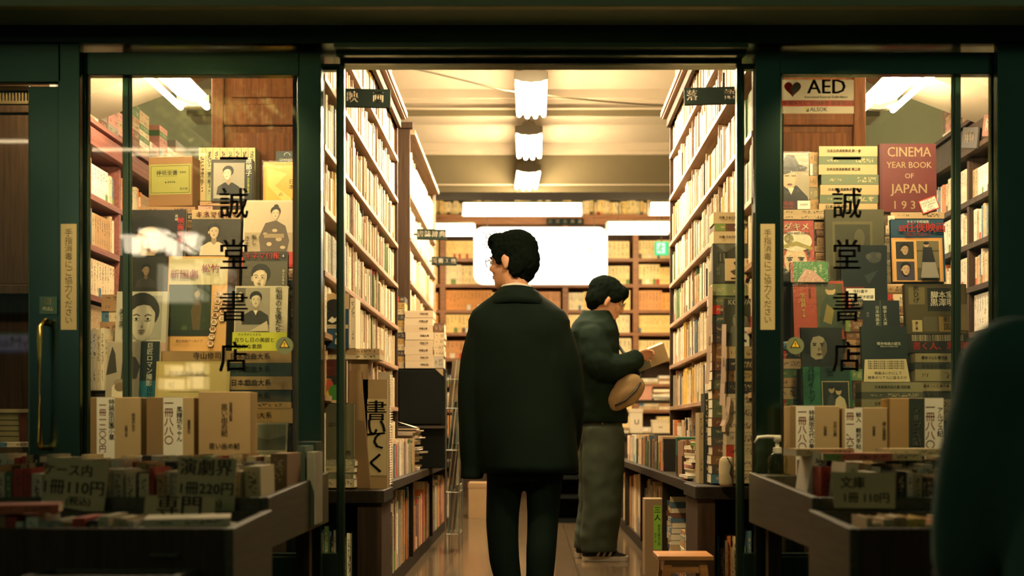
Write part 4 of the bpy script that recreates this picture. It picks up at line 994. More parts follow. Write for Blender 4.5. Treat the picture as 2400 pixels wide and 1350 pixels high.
fbook('white book with landscape photo, standing low by the dark stile of the left window', (585, 991, 672, 1070), 4.36, '#8d8870', [('r', .05, .2, .95, .95, '#5c5f4c'), ('p', [(.05, .2), (.05, .6), (.5, .5), (.95, .62), (.95, .2)], '#3c3f30')], [('COLLECTION', .5, .12, .08, '#3a3524', 'h')], lean=.1, wrap=True)
# spines of lying books glimpsed between the covers
def fillers(specs, side):
    n = 0
    for (x0, x1, yt, yb, Y, cnt, pal, near) in specs:
        rng = random.Random(int(x0 * 7 + yt)); ps = [(rng.uniform(.8, 1.3), jit(dict((p[0], p[1]) for p in PAL)[c], rng), c, rng.choice(('slip', 'hard', 'paper'))) for c in [rng.choice(pal) for _ in range(cnt)]]
        lying(lambda i, c: f'{c} book lying flat, {ordw(i + 1)} in the stack {near}', x0, x1, yt, yb, Y, ps, group=f'books lying flat in the {side} window', name='stacked_book', seed=int(x0), jitx=.006)
fillers([(322, 454, 484, 500, 4.84, 1, ['tan'], 'under the brown boxed set'),
         (466, 560, 472, 492, 4.85, 2, ['tan', 'pink'], 'above the smiling woman magazine, left window'),
         (640, 694, 628, 835, 4.74, 9, ['black', 'tan', 'green', 'brown', 'cream'], 'right of the red-titled film magazine'),
         (430, 452, 500, 600, 4.83, 6, ['green', 'brown', 'tan', 'black'], 'between the large face and the smiling woman'),
         (236, 300, 690, 860, 4.66, 8, ['brown', 'tan', 'cream', 'black'], 'left of the pale grey face cover'),
         (530, 565, 600, 700, 4.83, 5, ['black', 'brown', 'green'], 'left of the red-titled film magazine'),
         (672, 700, 850, 1000, 4.5, 8, ['cream', 'white', 'tan', 'ivory'], 'beside the dark stile, left window'),
         (366, 392, 690, 850, 4.62, 6, ['brown', 'black', 'tan'], 'between face cover and hexagon poster')], 'left')
# small upright paperbacks at the left edge of the left window
rng = random.Random(77)
for i in range(5):
    Yv = 4.5; w = 9 * Yv / F
    nm, cc, _ = rng.choice(PAL[:4]); xa_ = 208 + i * 9.5
    book('standing_volume', f'{nm} paperback standing at the left edge of the left window, {ordw(i + 1)} from the pier', 'book', 'paperbacks at the left edge of the left window', 'paper', cc, Matrix.Translation((WX(xa_ + 4, Yv), Yv, WZ(915, Yv))), (w, .13, (915 - 765 - rng.random() * 25) * Yv / F))
STEPS.append((WX(205, 4.5), WX(258, 4.5), 4.5, 4.64, WZ(915, 4.5), None))

# ---------------------------------------------------------------- RIGHT WINDOW
fbook('magazine with a man in a dark felt hat, small price slip at its corner', (1826, 357, 1897, 491), A, '#8d8163',
      [('r', 0, 0, 1, 1, '#8f8468')] + [('p', [(-.0, .0), (.05, .36), (.3, .46), (.6, .42), (.95, .22), (1, 0)], '#1a1713'), ('e', .35, .56, .26, .20, '#b59c78'), ('e', .45, .55, .15, .15, '#9a8260'), ('e', .36, .56, .2, .17, '#b59c78'), ('r', .2, .585, .34, .6, '#1a1510'), ('r', .42, .585, .56, .6, '#1a1510'), ('e', .36, .44, .09, .02, '#5d4030'), ('p', [(-.0, .70), (.1, .82), (.25, .96), (.5, .95), (.66, .80), (.95, .74), (.9, .68), (.5, .67), (.2, .62), (0, .62)], '#15130f'), ('p', [(.28, .38), (.5, .38), (.4, .26)], '#c9bfa4'), ('r', 0, 0, .6, .14, '#3b1712')],
      [('映画', .30, .10, .17, '#8f3a2c', 'h'), ('MOVIE', .3, .03, .11, '#8f3a2c', 'h')], lean=.05, wrap=True, tag_=(.60, .0, 1.02, .15, None, ['3000円'], .2, '#1c1710'))
kz = '日本古典演劇'
lying(lambda i, c: f'{c} boxed volume, {ordw(i + 1)} from the top of the stack left of the red yearbook', 1922, 2059, 342, 494, 4.88, [(24, (.48, .36, .18), 'cream'), (20, (.13, .16, .09), 'green'), (24, (.46, .34, .17), 'cream'), (24, (.13, .16, .09), 'green'), (24, (.46, .34, .17), 'cream'), (20, (.13, .16, .09), 'green'), (18, (.46, .34, .17), 'cream')], group='boxed set stacked beside the red yearbook',
      texts=[(kz + '集成 第一巻', '#17110a', .42), None, (kz + '集成 第二巻', '#17110a', .42), None, (kz + '集成 第三巻', '#17110a', .42), None, (kz, '#17110a', .3)], seed=8, jitx=.006)
lying(lambda i, c: f'{c} volume, {ordw(i + 1)} from the top of the narrow stack beside the hatted man', 1898, 1919, 356, 494, 4.90, [(1, TAN, 'tan'), (1, (.2, .17, .09), 'olive'), (1, TAN, 'tan'), (1, (.2, .17, .09), 'olive'), (1, TAN, 'tan')], group='narrow stack beside the hatted man magazine', seed=12)
fbook('large worn red yearbook with cream English title, price card at its corner', (2063, 335, 2196, 496), 4.86, '#5c201e', [('r', .01, 0, .04, 1, '#461816')],
      [('CINEMA', .52, .87, .245, '#b39a72', 'h', .015, .86), ('YEAR BOOK', .52, .68, .155, '#b39a72', 'h', .015, .93), ('OF', .52, .52, .125, '#b39a72', 'h', .01), ('JAPAN', .52, .33, .235, '#b39a72', 'h', .015, .95), ('1 9 3 9', .50, .09, .205, '#b39a72', 'h', .015, 1.0)],
      lean=.04, th=.035, tag_=(.70, .0, 1.02, .20, None, ['CINEMA', 'YEARBOOK', 'OF JAPAN', '1939', '¥27500'], .16, '#1c1710', -.35, 1))
fbook('red film magazine with a man in white peaked cap, wrapped', (1826, 514, 1911, 660), B, '#8e2a20',
      [('r', 0, 0, 1, 1, '#96301f'), ('p', [(0, 0), (0, .2), (.35, .27), (.75, .22), (1, .12), (1, 0)], '#2b2b28'), ('e', .47, .34, .31, .24, '#c5a781'), ('p', [(.1, .5), (.16, .58), (.8, .58), (.88, .46), (.82, .38), (.78, .5), (.2, .52)], '#16120e'), ('e', .50, .66, .44, .17, '#c9bd9e'), ('p', [(.08, .58), (.5, .66), (.95, .56), (.92, .51), (.5, .59), (.1, .52)], '#8b7c2c'), ('e', .3, .70, .13, .08, '#75682a'), ('r', .22, .38, .40, .40, '#1d140e'), ('r', .54, .38, .72, .40, '#1d140e'), ('e', .31, .355, .06, .02, '#14100c'), ('e', .63, .355, .06, .02, '#14100c'), ('e', .47, .17, .12, .022, '#7d2e24'), ('e', .48, .26, .04, .03, '#a5835c')],
      [('ダキメ', .52, .89, .24, '#c9b48c', 'h', .03), ('SCREEN AND STAGE', .5, .79, .083, '#2a120e', 'h', .02)], lean=.07, wrap=True)
fbook('large olive-grey print folder in glossy wrap behind the dark lettering', (1936, 489, 2074, 668), B + .03, '#4d4a34',
      [('r', .12, .20, .80, .84, '#5e5838'), ('r', .16, .24, .76, .80, '#3d3c2a'), ('e', .58, .62, .09, .12, '#55503a'), ('e', .38, .5, .1, .1, '#4a4733')], [], lean=.05, wrap=True, name='print_folder', cat='folder')
fbook('dark blue-black poster with ghostly figures and white handwritten price slip', (1972, 574, 2080, 705), B - .05, '#141b20',
      [('r', 0, 0, 1, 1, '#161d22'), ('e', .72, .78, .16, .10, '#3b3f3a'), ('e', .60, .80, .06, .05, '#4d4a42'), ('e', .82, .82, .06, .05, '#4a4840'), ('r', 0, 0, .5, .25, '#6a231a'), ('p', [(.5, .45), (.8, .55), (.6, .3)], '#2d3436')], [], lean=.04, wrap=True, name='poster_board', cat='poster',
      tag_=(.10, .0, .72, .22, None, ['今村昌平', '神々の深き欲望'], .13, '#14110c'))
fbook('blue-topped yakuza film book with red title and three photos on cream', (2092, 511, 2217, 660), B, '#16384a',
      [('r', 0, 0, .96, .70, '#c08a4a'), ('r', .03, 0, .93, .67, '#c99a58'), ('r', .08, .36, .42, .64, '#25221a'), ('r', .08, .02, .42, .32, '#3a3540'), ('r', .47, .02, .89, .65, '#6b6246'), ('r', .47, .48, .89, .50, '#3d3826'), ('r', .47, .02, .89, .22, '#4a4430')] +
      portrait(.25, .51, .085, 1.2, skin='#a88c66', cloth='#16140f', hair='#0f0d0a', body=False) + portrait(.25, .19, .095, 1.2, skin='#c2a27a', hair='#0f0d0a', body=False) + [('e', .64, .58, .05, .04, '#a88c66'), ('e', .64, .605, .055, .025, '#15120d'), ('p', [(.55, .30), (.58, .54), (.74, .54), (.80, .30)], '#1b1a1c'), ('p', [(.52, .05), (.56, .30), (.80, .30), (.86, .05)], '#8a8578')],
      [('続', .20, .835, .14, '#a32a1c', 'h', .03), ('任侠映画', .64, .845, .20, '#a32a1c', 'h', .03, .95), ('キネマ旬報編集', .5, .945, .06, '#c5c0a5', 'h'), ('東映の作品から', .5, .74, .07, '#7a2218', 'h')], lean=.06)
fbook('small green book with pink mountain, top of the red-spined pair', (1854, 612, 1942, 662), C_ + .02, '#2f6a2a', [('p', [(.15, .02), (.40, .66), (.62, .55), (.92, .02)], '#b08270'), ('r', 0, 0, .08, 1, '#8f2c20')], [('無法松', .80, .66, .075, '#d4d8a0', 'v'), ('映画', .66, .6, .075, '#d4d8a0', 'v')], lean=.12, wrap=True)
fbook('orange-red book with yellow title and an inset print of a robed man', (1862, 656, 1981, 795), C_, '#98361c',
      [('r', .46, .16, .98, .95, '#3f421f'), ('e', .74, .84, .10, .09, '#b59a6a'), ('e', .74, .89, .11, .05, '#4b4a38'), ('p', [(.5, .2), (.54, .55), (.66, .76), (.86, .76), (.96, .55), (.94, .2)], '#2d3a26'), ('p', [(.58, .3), (.66, .6), (.8, .5), (.74, .25)], '#7a6a30')],
      [('家庭劇', .19, .66, .095, '#c9a64a', 'v', .02), ('曾我廼家', .33, .78, .05, '#54200f', 'v'), ('脚本集', .20, .44, .055, '#c9a64a', 'v')], lean=.08, wrap=True)
fbook('black book with two columns of white title characters', (2020, 703, 2110, 780), C_ - .02, '#10181a', [('r', 0, 0, .48, 1, '#131c1e'), ('r', .49, 0, .51, 1, '#4a5048')], [('日本映画史', .42, .52, .105, '#a8a890', 'v', .02), ('戦争と大衆', .62, .52, .105, '#a8a890', 'v', .02), ('資料', .17, .55, .07, '#6c7064', 'v')], lean=.07)
fbook('dark green-black book with white back slip hanging below it', (2022, 763, 2130, 895), D_, '#17211d',
      [('r', .36, .60, .84, .72, '#0e1413'), ('p', [(.02, .0), (.06, .40), (.96, .41), (1.03, .0)], '#b3a67f')],
      [('戦争映画の誕生', .60, .68, .075, '#b8b8a0', 'h', .02), ('帝国日本の映像文化史', .6, .63, .04, '#a0a08a', 'h'), ('映画はいかにして', .56, .15, .075, '#2a2415', 'h', .01), ('戦争のリアルに迫るのか', .54, .07, .078, '#2a2415', 'h', .01)] + [('帝国の戦争を伝え描いた映画作品群の誕生', .52, .36 - .04 * q, .042, '#4a4028', 'h') for q in range(4)], lean=.07)
fbook('dark patchwork-covered book on a screenwriter with red lettering along its foot', (2126, 663, 2272, 826), D_ + .05, '#39311f',
      [('r', .03, .28, .97, .97, '#42391f'), ('r', .06, .70, .32, .95, '#5f5634'), ('r', .36, .60, .85, .94, '#191712'), ('r', .10, .30, .26, .47, '#9b8a5c'), ('r', .28, .30, .50, .52, '#4b4530'), ('r', .53, .30, .82, .52, '#7d6630'), ('r', .84, .32, 1, .7, '#5a4f34'), ('r', 0, 0, 1, .27, '#1d1a14')],
      [('脚本家', .60, .83, .125, '#c9c2a4', 'h', .03), ('黒澤明', .60, .72, .135, '#c9c2a4', 'h', .03), ('書く人、黒澤明', .56, .085, .135, '#96281c', 'h', .02), ('赤ひげ', .18, .84, .10, '#2a2414', 'v', .02), ('戦国', .66, .42, .12, '#2d2512', 'v', .02), ('隠し砦', .17, .385, .045, '#2a2414', 'v')] + [('映画の設計図としての脚本を徹底的に読み解く', .5, .235 - .03 * q, .04, '#a89c78', 'h') for q in range(3)], lean=.07, th=.03)
fbook('black cover with a pale woman\'s face half in darkness', (1880, 767, 1976, 862), D_ - .03, '#12120f',
      [('p', [(.22, .28), (.22, .60), (.30, .80), (.50, .82), (.62, .60), (.60, .38), (.48, .22), (.34, .2)], '#8f8468'), ('p', [(.5, .2), (.62, .4), (.62, .6), (.56, .7), (.46, .5), (.5, .35)], '#5a523f'), ('p', [(.10, .4), (.14, .8), (.3, .97), (.6, .95), (.72, .7), (.66, .4), (.60, .72), (.44, .80), (.28, .76), (.22, .6), (.2, .35)], '#0c0b09'), ('r', .27, .60, .37, .62, '#16120e'), ('r', .45, .60, .55, .62, '#16120e'), ('e', .32, .57, .04, .018, '#16120e'), ('e', .50, .57, .035, .018, '#16120e'), ('p', [(.41, .56), (.46, .44), (.40, .44)], '#6a604a'), ('e', .43, .345, .07, .02, '#5a3428')], [], lean=.07, wrap=True)
fbook('green film book with a framed couple, title down its left side', (1884, 859, 1999, 965), E_, '#245a3c',
      [('r', .0, .0, .34, 1, '#2c6543'), ('r', .36, .30, .96, 1.0, '#173325'), ('r', .38, .0, .94, .68, '#9a8d64'), ('r', .40, .0, .92, .66, '#1b1d16'), ('e', .58, .50, .06, .09, '#8f7a58'), ('e', .57, .555, .07, .05, '#0f0d0a'), ('e', .72, .46, .06, .09, '#a58e68'), ('e', .72, .52, .075, .06, '#0f0d0a'), ('p', [(.46, .0), (.50, .3), (.58, .42), (.66, .2), (.64, 0)], '#33372e'), ('p', [(.62, 0), (.66, .28), (.74, .36), (.84, .28), (.9, 0)], '#b0a27c')],
      [('バロイトヅ', .17, .60, .15, '#12331f', 'v', .02), ('音', .56, .88, .2, '#0e2016', 'h', .03)], lean=.08, wrap=True)
lying(lambda i, c: f'{c} volume lying flat, {ordw(i + 1)} from the top of the stack at the right window corner', 2143, 2242, 828, 985, 4.52, [(18, (.24, .20, .10), 'olive'), (14, (.05, .05, .04), 'black'), (24, (.26, .22, .11), 'olive'), (20, (.3, .24, .12), 'tan'), (16, (.06, .06, .045), 'black'), (22, (.28, .22, .12), 'tan'), (20, (.2, .17, .09), 'brown')], group='volumes stacked at the right corner of the right window',
      texts=[('橋本つとむ著作集', '#120e08', .45), ('日本語の歴史', '#57503a', .45), None, ('橋本つとむ著作集', '#120e08', .5), ('言語の研究', '#57503a', .5), None, None], seed=15, size_text=.6)
lying(lambda i, c: f'{c} volume lying flat, {ordw(i + 1)} from the top of the low stack under the white slip', 2020, 2164, 896, 985, E_, [(22, (.27, .24, .13), 'olive'), (14, (.1, .1, .07), 'dark'), (24, (.27, .24, .13), 'olive'), (26, (.2, .2, .12), 'green')], group='low stack under the white slip', texts=[('日本映画作品大鑑 昭和篇', '#120e08', .5), None, ('日本映画作品大鑑 大正篇', '#120e08', .5), None], seed=16, size_text=.5)
fillers([(1826, 1862, 660, 720, 4.80, 3, ['tan', 'brown', 'black'], 'under the white-capped man, right window'),
         (2074, 2096, 505, 700, 4.84, 9, ['cream', 'ivory', 'grey', 'cream'], 'left of the blue-topped film book'),
         (1912, 1936, 520, 660, 4.84, 8, ['brown', 'tan', 'brown'], 'between capped man and olive folder'),
         (2080, 2126, 665, 830, 4.72, 7, ['black', 'tan', 'brown', 'cream'], 'left of the patchwork book, right window'),
         (1982, 2022, 700, 900, 4.62, 8, ['black', 'brown', 'tan'], 'beside the black two-column book'),
         (1828, 1882, 800, 960, 4.60, 7, ['black', 'tan', 'green', 'beige'], 'left of the dark face cover, right window'),
         (1999, 2024, 865, 960, 4.5, 4, ['tan', 'brown', 'green'], 'right of the green film book'),
         (1826, 1936, 491, 514, 4.84, 2, ['beige', 'brown'], 'under the hatted man magazine'),
         (2092, 2215, 660, 672, 4.82, 1, ['beige'], 'under the blue-topped film book'),
         (2090, 2215, 497, 512, 4.86, 1, ['beige'], 'under the red yearbook')], 'right')
# stands hidden under the piles: one stepped stand per window
def stand(sel, label):
    e = empty('display_stand', label, 'stand', (0, 4.5, 0)); k = MB()
    for (x0, x1, y0, y1, zt, _) in STEPS:
        if sel(x0): k.box(max(x0 + .004, -1.9), min(x1 - .004, -.90) if x0 < 0 else x1 - .004, y0 - 4.5 + .012, min(y1, 4.985) - 4.5, 0.0, zt - 0.0015, M_DARKWOOD)
    k.build('stepped_blocks', e)
stand(lambda x: x < 0, 'dark stepped stand carrying the pile of books in the left window')
stand(lambda x: x > 0, 'dark stepped stand carrying the pile of books in the right window')
# ================================================================ bargain tables on the pavement
def tray_table(side, xe, xo, label_up, label_low):
    sg = -1 if side == 'left' else 1
    Y0, Y1 = 3.08, 3.985; zb = 0.44
    e = empty('bargain_table', label_up, 'table', (xe, Y0, 0)); X = lambda d: sg * d; W = abs(xo - xe); L_ = Y1 - Y0; t = 0.022
    zf, zr = 0.58, 0.615
    k = MB(); k.prism([(0, zb), (L_, zb), (L_, zr), (0, zf)], 'x', X(0), X(t), M_TRAY); k.build('side_board', e, bevel=0.003)
    k = MB(); k.prism([(0, zb), (L_, zb), (L_, zr), (0, zf)], 'x', X(W - t), X(W), M_TRAY); k.build('side_board', e, bevel=0.003)
    k = MB(); k.box(X(t), X(W - t), 0, t, zb, zf, M_TRAY); k.build('front_board', e, bevel=0.003)
    k = MB(); k.box(X(t), X(W - t), L_ - 0.175, L_, zb, zr - 0.005, M_TRAY); k.build('back_ledge', e, bevel=0.003)
    k = MB(); k.box(X(t), X(W - t), t, L_ - 0.175, zb, zb + 0.015, M_TRAY); k.build('bottom_board', e)
    for lx in (0.05, W - 0.09):
        for ly in (0.04, L_ - 0.09):
            k = MB(); k.box(X(lx), X(lx + 0.045), ly, ly + 0.045, 0, zb, M_DARKWOOD); k.build('leg', e)
    k = MB(); k.box(X(0.06), X(W - 0.06), 0.05, 0.07, zb - 0.08, zb, M_DARKWOOD); k.build('apron', e)
    # lower box in front
    Ya, Yb = 2.66, 3.06; zb2 = 0.36
    g = empty('book_bin', label_low, 'bin', (xe - sg * 0.015, Ya, 0)); L2 = Yb - Ya
    k = MB(); k.prism([(0, zb2), (L2, zb2), (L2, 0.548), (0, 0.532)], 'x', X(0), X(t), M_TRAY); k.build('side_board', g, bevel=0.003)
    k = MB(); k.prism([(0, zb2), (L2, zb2), (L2, 0.548), (0, 0.532)], 'x', X(W - t), X(W), M_TRAY); k.build('side_board', g, bevel=0.003)
    k = MB(); k.box(X(t), X(W - t), 0, t, zb2, 0.532, M_DARKWOOD); k.build('front_board', g, bevel=0.003)
    k = MB(); k.box(X(t), X(W - t), L2 - t, L2, zb2, 0.545, M_TRAY); k.build('back_board', g)
    k = MB(); k.box(X(t), X(W - t), t, L2 - t, zb2, zb2 + 0.015, M_TRAY); k.build('bottom_board', g)
    hx = abs(WX(372, Ya) - xe) if side == 'left' else 0.42
    k = MB(); k.box(X(hx - 0.035), X(hx + 0.035), -0.012, 0, 0.465, 0.474, M_TRAY); k.build('handle', g, bevel=0.003)
    # trestle under the bin
    for lx in (0.04, W - 0.09):
        for ly in (0.03, L2 - 0.08):
            k = MB(); k.box(X(lx), X(lx + 0.045), ly, ly + 0.045, 0, zb2, M_DARKWOOD); k.build('leg', g)
    return e, g
tray_table('left', -0.717, -2.35, 'dark wooden bargain table with raised sides outside the left window', 'lower wooden bin of books in front of the left bargain table')
tray_table('right', 0.755, 2.35, 'dark wooden bargain table with raised sides outside the right window', 'lower wooden bin of books in front of the right bargain table')
bx = MB(); 
e = empty('wooden_crate', 'low wooden crate on the ground below the left book bin', 'crate', (-0.78, 2.50, 0)); 
k = MB(); k.box(-0.35, 0.0, 0, 0.15, 0, 0.015, M_TRAY); k.build('bottom_board', e)
for a, b_, c_, d_ in ((-0.35, -0.33, 0, 0.15), (-0.02, 0.0, 0, 0.15), (-0.33, -0.02, 0, 0.018), (-0.33, -0.02, 0.132, 0.15)):
    k = MB(); k.box(a, b_, c_, d_, 0.015, 0.44, M_TRAY); k.build('side_board', e, bevel=0.002)
# rows of upright books, spines to the street
def tray_row(side, name_row, xa_, xb_, Y, z, hr, seed, tmin=0.012, tmax=0.034, pal=None, group=None, where='bargain tray', depth=0.14, gap=(), frm='aisle'):
    rng = random.Random(seed); x = xa_; n = 0
    while True:
        t = rng.uniform(tmin, tmax)
        if x + t > xb_: break
        if any(a < x + t and x < b for a, b in gap): x += t; continue
        nm, c_, _ = rng.choice(pal) if pal else pick(rng); n += 1
        h = rng.uniform(*hr); kd = rng.choice(('paper', 'hard', 'slip', 'paper'))
        M = Matrix.Translation((x + t / 2, Y + rng.uniform(0, .012), z)) @ Matrix.Rotation(rng.uniform(-.02, .02), 4, 'Y')
        book('bargain_book', f'{nm} book standing {ordw(n)} from the left in the {name_row} of the {side} {where}', 'book', f'{name_row} of the {side} {where}', kd, jit(c_, rng), M, (t * .93, depth, h)); x += t
    return n
DULL = [(n_, tuple(x * .75 for x in c_), w_) for n_, c_, w_ in PAL if n_ in ('cream', 'ivory', 'beige', 'tan', 'brown', 'grey', 'cream', 'red', 'green', 'black')]
DULL = DULL[:6] + DULL
tray_row('left', 'front row', -1.52, -0.80, 3.12, 0.456, (.185, .205), 101, pal=DULL)
tray_row('left', 'middle row', -1.56, -0.78, 3.30, 0.456, (.195, .222), 102, pal=DULL)
tray_row('left', 'back row', -1.66, -0.78, 3.50, 0.456, (.212, .235), 103, pal=DULL)
tray_row('right', 'front row', 0.86, 1.36, 3.13, 0.456, (.17, .195), 104, pal=DULL)
tray_row('right', 'middle row', 0.84, 1.40, 3.31, 0.456, (.185, .21), 105, pal=DULL)
tray_row('right', 'back row', 0.84, 1.46, 3.50, 0.456, (.20, .225), 106, pal=DULL)
tray_row('left', 'only row', -1.28, -0.95, 2.72, 0.376, (.165, .185), 107, pal=DULL, where='lower bin', depth=.13)
tray_row('right', 'only row', 0.80, 1.14, 2.72, 0.376, (.16, .178), 108, pal=[p for p in PAL if p[0] in ('tan', 'orange', 'beige', 'yellow')], where='lower bin', depth=.13)
# loose books lying over the rows
def flat_book(label, x, y, z, w, d, t, c, rz=0.0, kd='paper', name='lying_book', group=None, tilt=0.0):
    M = Matrix.Translation((x, y, z + t / 2)) @ Matrix.Rotation(rz, 4, 'Z') @ Matrix.Rotation(tilt, 4, 'X') @ Matrix.Rotation(math.radians(90), 4, 'Y') @ Matrix.Translation((0, 0, -w / 2))
    return book(name, label, 'book', group, kd, c, M, (t, d, w))
flat_book('open-faced cream magazine lying in the left lower bin behind the small sign', -0.83, 2.73, 0.53, .20, .15, .02, (.55, .45, .28), .25)
flat_book('thin magazine under the cream one in the left lower bin', -0.84, 2.72, 0.513, .21, .15, .016, (.3, .28, .2), .1)
flat_book('red-edged book lying at far left of the left lower bin', -1.22, 2.72, 0.563, .16, .12, .02, (.45, .10, .05), .3)
for i, (px, Yb, c_, cn, w, rz) in enumerate(((1935, 3.44, (.5, .36, .18), 'beige', .18, .1), (2010, 3.36, (.45, .12, .07), 'reddish', .2, -.12), (2095, 3.40, (.56, .42, .22), 'cream', .17, .05), (2160, 3.46, (.6, .48, .28), 'ivory', .17, .2))):
    flat_book(f'{cn} book lying flat on top of the rows in the right bargain tray', WX(px, Yb), Yb, 0.684 if Yb > 3.42 else 0.672, w, .13, .022, c_, rz, group='books lying on the right tray rows')
# tall white cased books leaning at the tray's aisle ends
for lab, x, y, w, d, h, c_, ry in (('tall white slipcase leaning at the door end of the right bargain tray', .83, 3.42, .045, .16, .24, (.62, .55, .42), .14), ('cream slipcase beside the white leaning one in the right bargain tray', .865, 3.16, .035, .15, .215, (.5, .42, .28), .10),
                                   ('cream boxed volume at the aisle end of the left bargain tray', -.775, 3.16, .045, .17, .205, (.58, .47, .27), -.03), ('brown box with white band at the back aisle end of the left bargain tray', -.765, 3.42, .05, .2, .235, (.22, .13, .06), 0)):
    M = Matrix.Translation((x, y, .457)) @ Matrix.Rotation(ry, 4, 'Y')
    book('slipcase', lab, 'book', None, 'slip', c_, M, (w, d, h))
# clear-wrapped pair at the corner next to the doorway
e = empty('wrapped_books', 'pair of books in shiny clear wrap at the corner of the left bargain table', 'book', (WX(728, 3.72), 3.66, 0.457))
for i, (dx, c_) in enumerate(((-.018, (.08, .12, .09)), (.012, (.4, .38, .28)))):
    k = MB(); k.box(dx - .012, dx + .012, 0, .14, 0, .255 - .02 * i, flat(c_, .5)); k.build('volume', e)
k = MB(); k.box(-.034, .028, -.004, .145, 0, .268, M_WRAP); k.build('plastic_wrap', e)
# price cards
def card(label, quad, Y, lines, tilt=0.08):
    (x0, y0), (x1, y1), (x2, y2), (x3, y3) = quad
    cx_, cz_ = sum(WX(p[0], Y) for p in quad) / 4, sum(WZ(p[1], Y) for p in quad) / 4
    e = empty('price_card', label, 'sign', (cx_, Y, cz_), 'handwritten price cards', (-tilt, 0, 0))
    P = [(WX(a, Y) - cx_, WZ(b, Y) - cz_) for a, b in quad]
    k = MB(); k.prism(P[::-1], 'y', 0, 0.003, flat((0.42, 0.34, 0.18), 0.8, name='card_stock_')); k.build('card', e)
    rot = math.atan2(-(P[1][1] - P[0][1]), P[1][0] - P[0][0])
    for tx, u, v, s in lines: letters(tx, s, M_INK, e, (u, -0.001, v), rot=(0, rot, 0), bold=0.02)
    return e
card('tilted handwritten price card for 110 yen on the front of the left bargain table', ((108, 1072), (256, 1080), (244, 1205), (97, 1180)), 3.055, [('ケース内', -.02, .035, .034), ('1冊110円', -.005, -.012, .043), ('(税込)', .01, -.048, .026)])
card('handwritten price card for 220 yen at the middle of the left bargain table', ((417, 1070), (554, 1074), (549, 1212), (412, 1205)), 3.055, [('演劇界', .0, .048, .048), ('1冊220円', .0, -.008, .038), ('(税込)', .01, -.045, .026)])
card('small handwritten sign with two large characters standing in the left lower bin', ((340, 1160), (505, 1166), (502, 1225), (336, 1222)), 2.98, [('専門', .0, .003, .062)])
card('handwritten card with faint patches on the front of the right bargain table', ((1948, 1106), (2099, 1108), (2097, 1192), (1955, 1190)), 3.055, [('文庫', -.03, .018, .034), ('1冊 110円', .005, -.022, .03)])
# boxed volumes with paper bands, standing on the back ledges
def banded(label, box_, Y, c_, band, texts, d=0.10, strips=()):
    x0, y0, x1, y1 = box_; W = (x1 - x0) * Y / F; zt = WZ(y0, Y); zb = 0.6105; H = zt - zb; cx_ = WX((x0 + x1) / 2, Y)
    e = empty('banded_volume', label, 'book', (cx_, Y, zb), 'boxed volumes with price bands on the bargain tables')
    k = MB(); k.box(-W / 2, W / 2, 0, d, 0, H, flat(c_, .65)); k.build('slipcase', e, bevel=0.003)
    for (a, b_, c2) in strips:
        k = MB(); k.box(WX(a, Y) - cx_, WX(b_, Y) - cx_, -0.0006, 0, 0, H - 0.001, flat(c2, .6)); k.build('title_strip', e)
    if band:
        a, b_ = WX(band[0], Y) - cx_, WX(band[1], Y) - cx_
        k = MB(); k.box(a, b_, -0.0014, -0.0006, 0, H + 0.001, M_PRICE); k.box(a, b_, -0.0014, d, H + 0.0002, H + 0.001, M_PRICE); k.build('paper_band', e)
    for tx, px, py, s, c3, mode in texts:
        letters(tx, s, c3, e, (WX(px, Y) - cx_, -0.0018, WZ(py, Y) - zb), vertical=(mode == 'v'), bold=0.015, spacing=.95)
    return e
RT = flat((0.42, 0.09, 0.05), .6); GT = flat((0.12, 0.09, 0.05), .6)
BROWN, TANB = (0.24, 0.15, 0.065), (0.42, 0.30, 0.15)
Yb = 3.86
banded('brown boxed volume with white band priced in red, leftmost on the left bargain table', (212, 931, 330, 1062), Yb, TANB, (227, 269), [('一冊一二〇〇円', 241, 1002, .026, RT, 'v'), ('特装版田園小草', 262, 985, .021, M_INK, 'v'), ('岡本かの子', 313, 990, .013, GT, 'v'), ('田園小草', 296, 1010, .010, GT, 'v')], strips=((212, 227, BROWN),))
banded('brown boxed volume with white band marked eight hundred eighty, middle of left bargain table', (344, 931, 455, 1062), Yb, TANB, (383, 429), [('一冊八八〇', 396, 990, .033, RT, 'v'), ('風譜坊ちゃん', 421, 995, .021, M_INK, 'v'), ('夏目漱石', 443, 1000, .012, GT, 'v')], strips=((344, 383, BROWN),))
banded('plain tan slipcase with faint vertical title and white foot band, left bargain table', (465, 918, 587, 1062), Yb - .01, (0.40, 0.27, 0.13), None, [('思い出の記', 526, 985, .023, GT, 'v'), ('徳冨健次郎著', 541, 965, .011, GT, 'v'), ('思い出の記', 526, 1046, .021, M_INK, 'h')])
banded('tan boxed volume with white price band, leftmost on the right bargain table', (1852, 951, 1968, 1062), Yb, TANB, (1865, 1909), [('一冊八八〇', 1880, 1008, .031, RT, 'v'), ('特装版文代の巣', 1902, 1008, .020, M_INK, 'v'), ('文代の巣', 1957, 1005, .013, GT, 'v'), ('短篇集', 1934, 1010, .011, GT, 'v')], strips=((1852, 1865, BROWN),))
banded('tan boxed volume with white price band, second on the right bargain table', (1974, 955, 2085, 1062), Yb, TANB, (1980, 2021), [('一冊一、六五〇', 1992, 1015, .029, RT, 'v'), ('絵入 軽判手帖', 2012, 1010, .019, M_INK, 'v'), ('婦人倶楽部', 2072, 1010, .013, GT, 'v'), ('短篇集', 2048, 1010, .011, GT, 'v')])
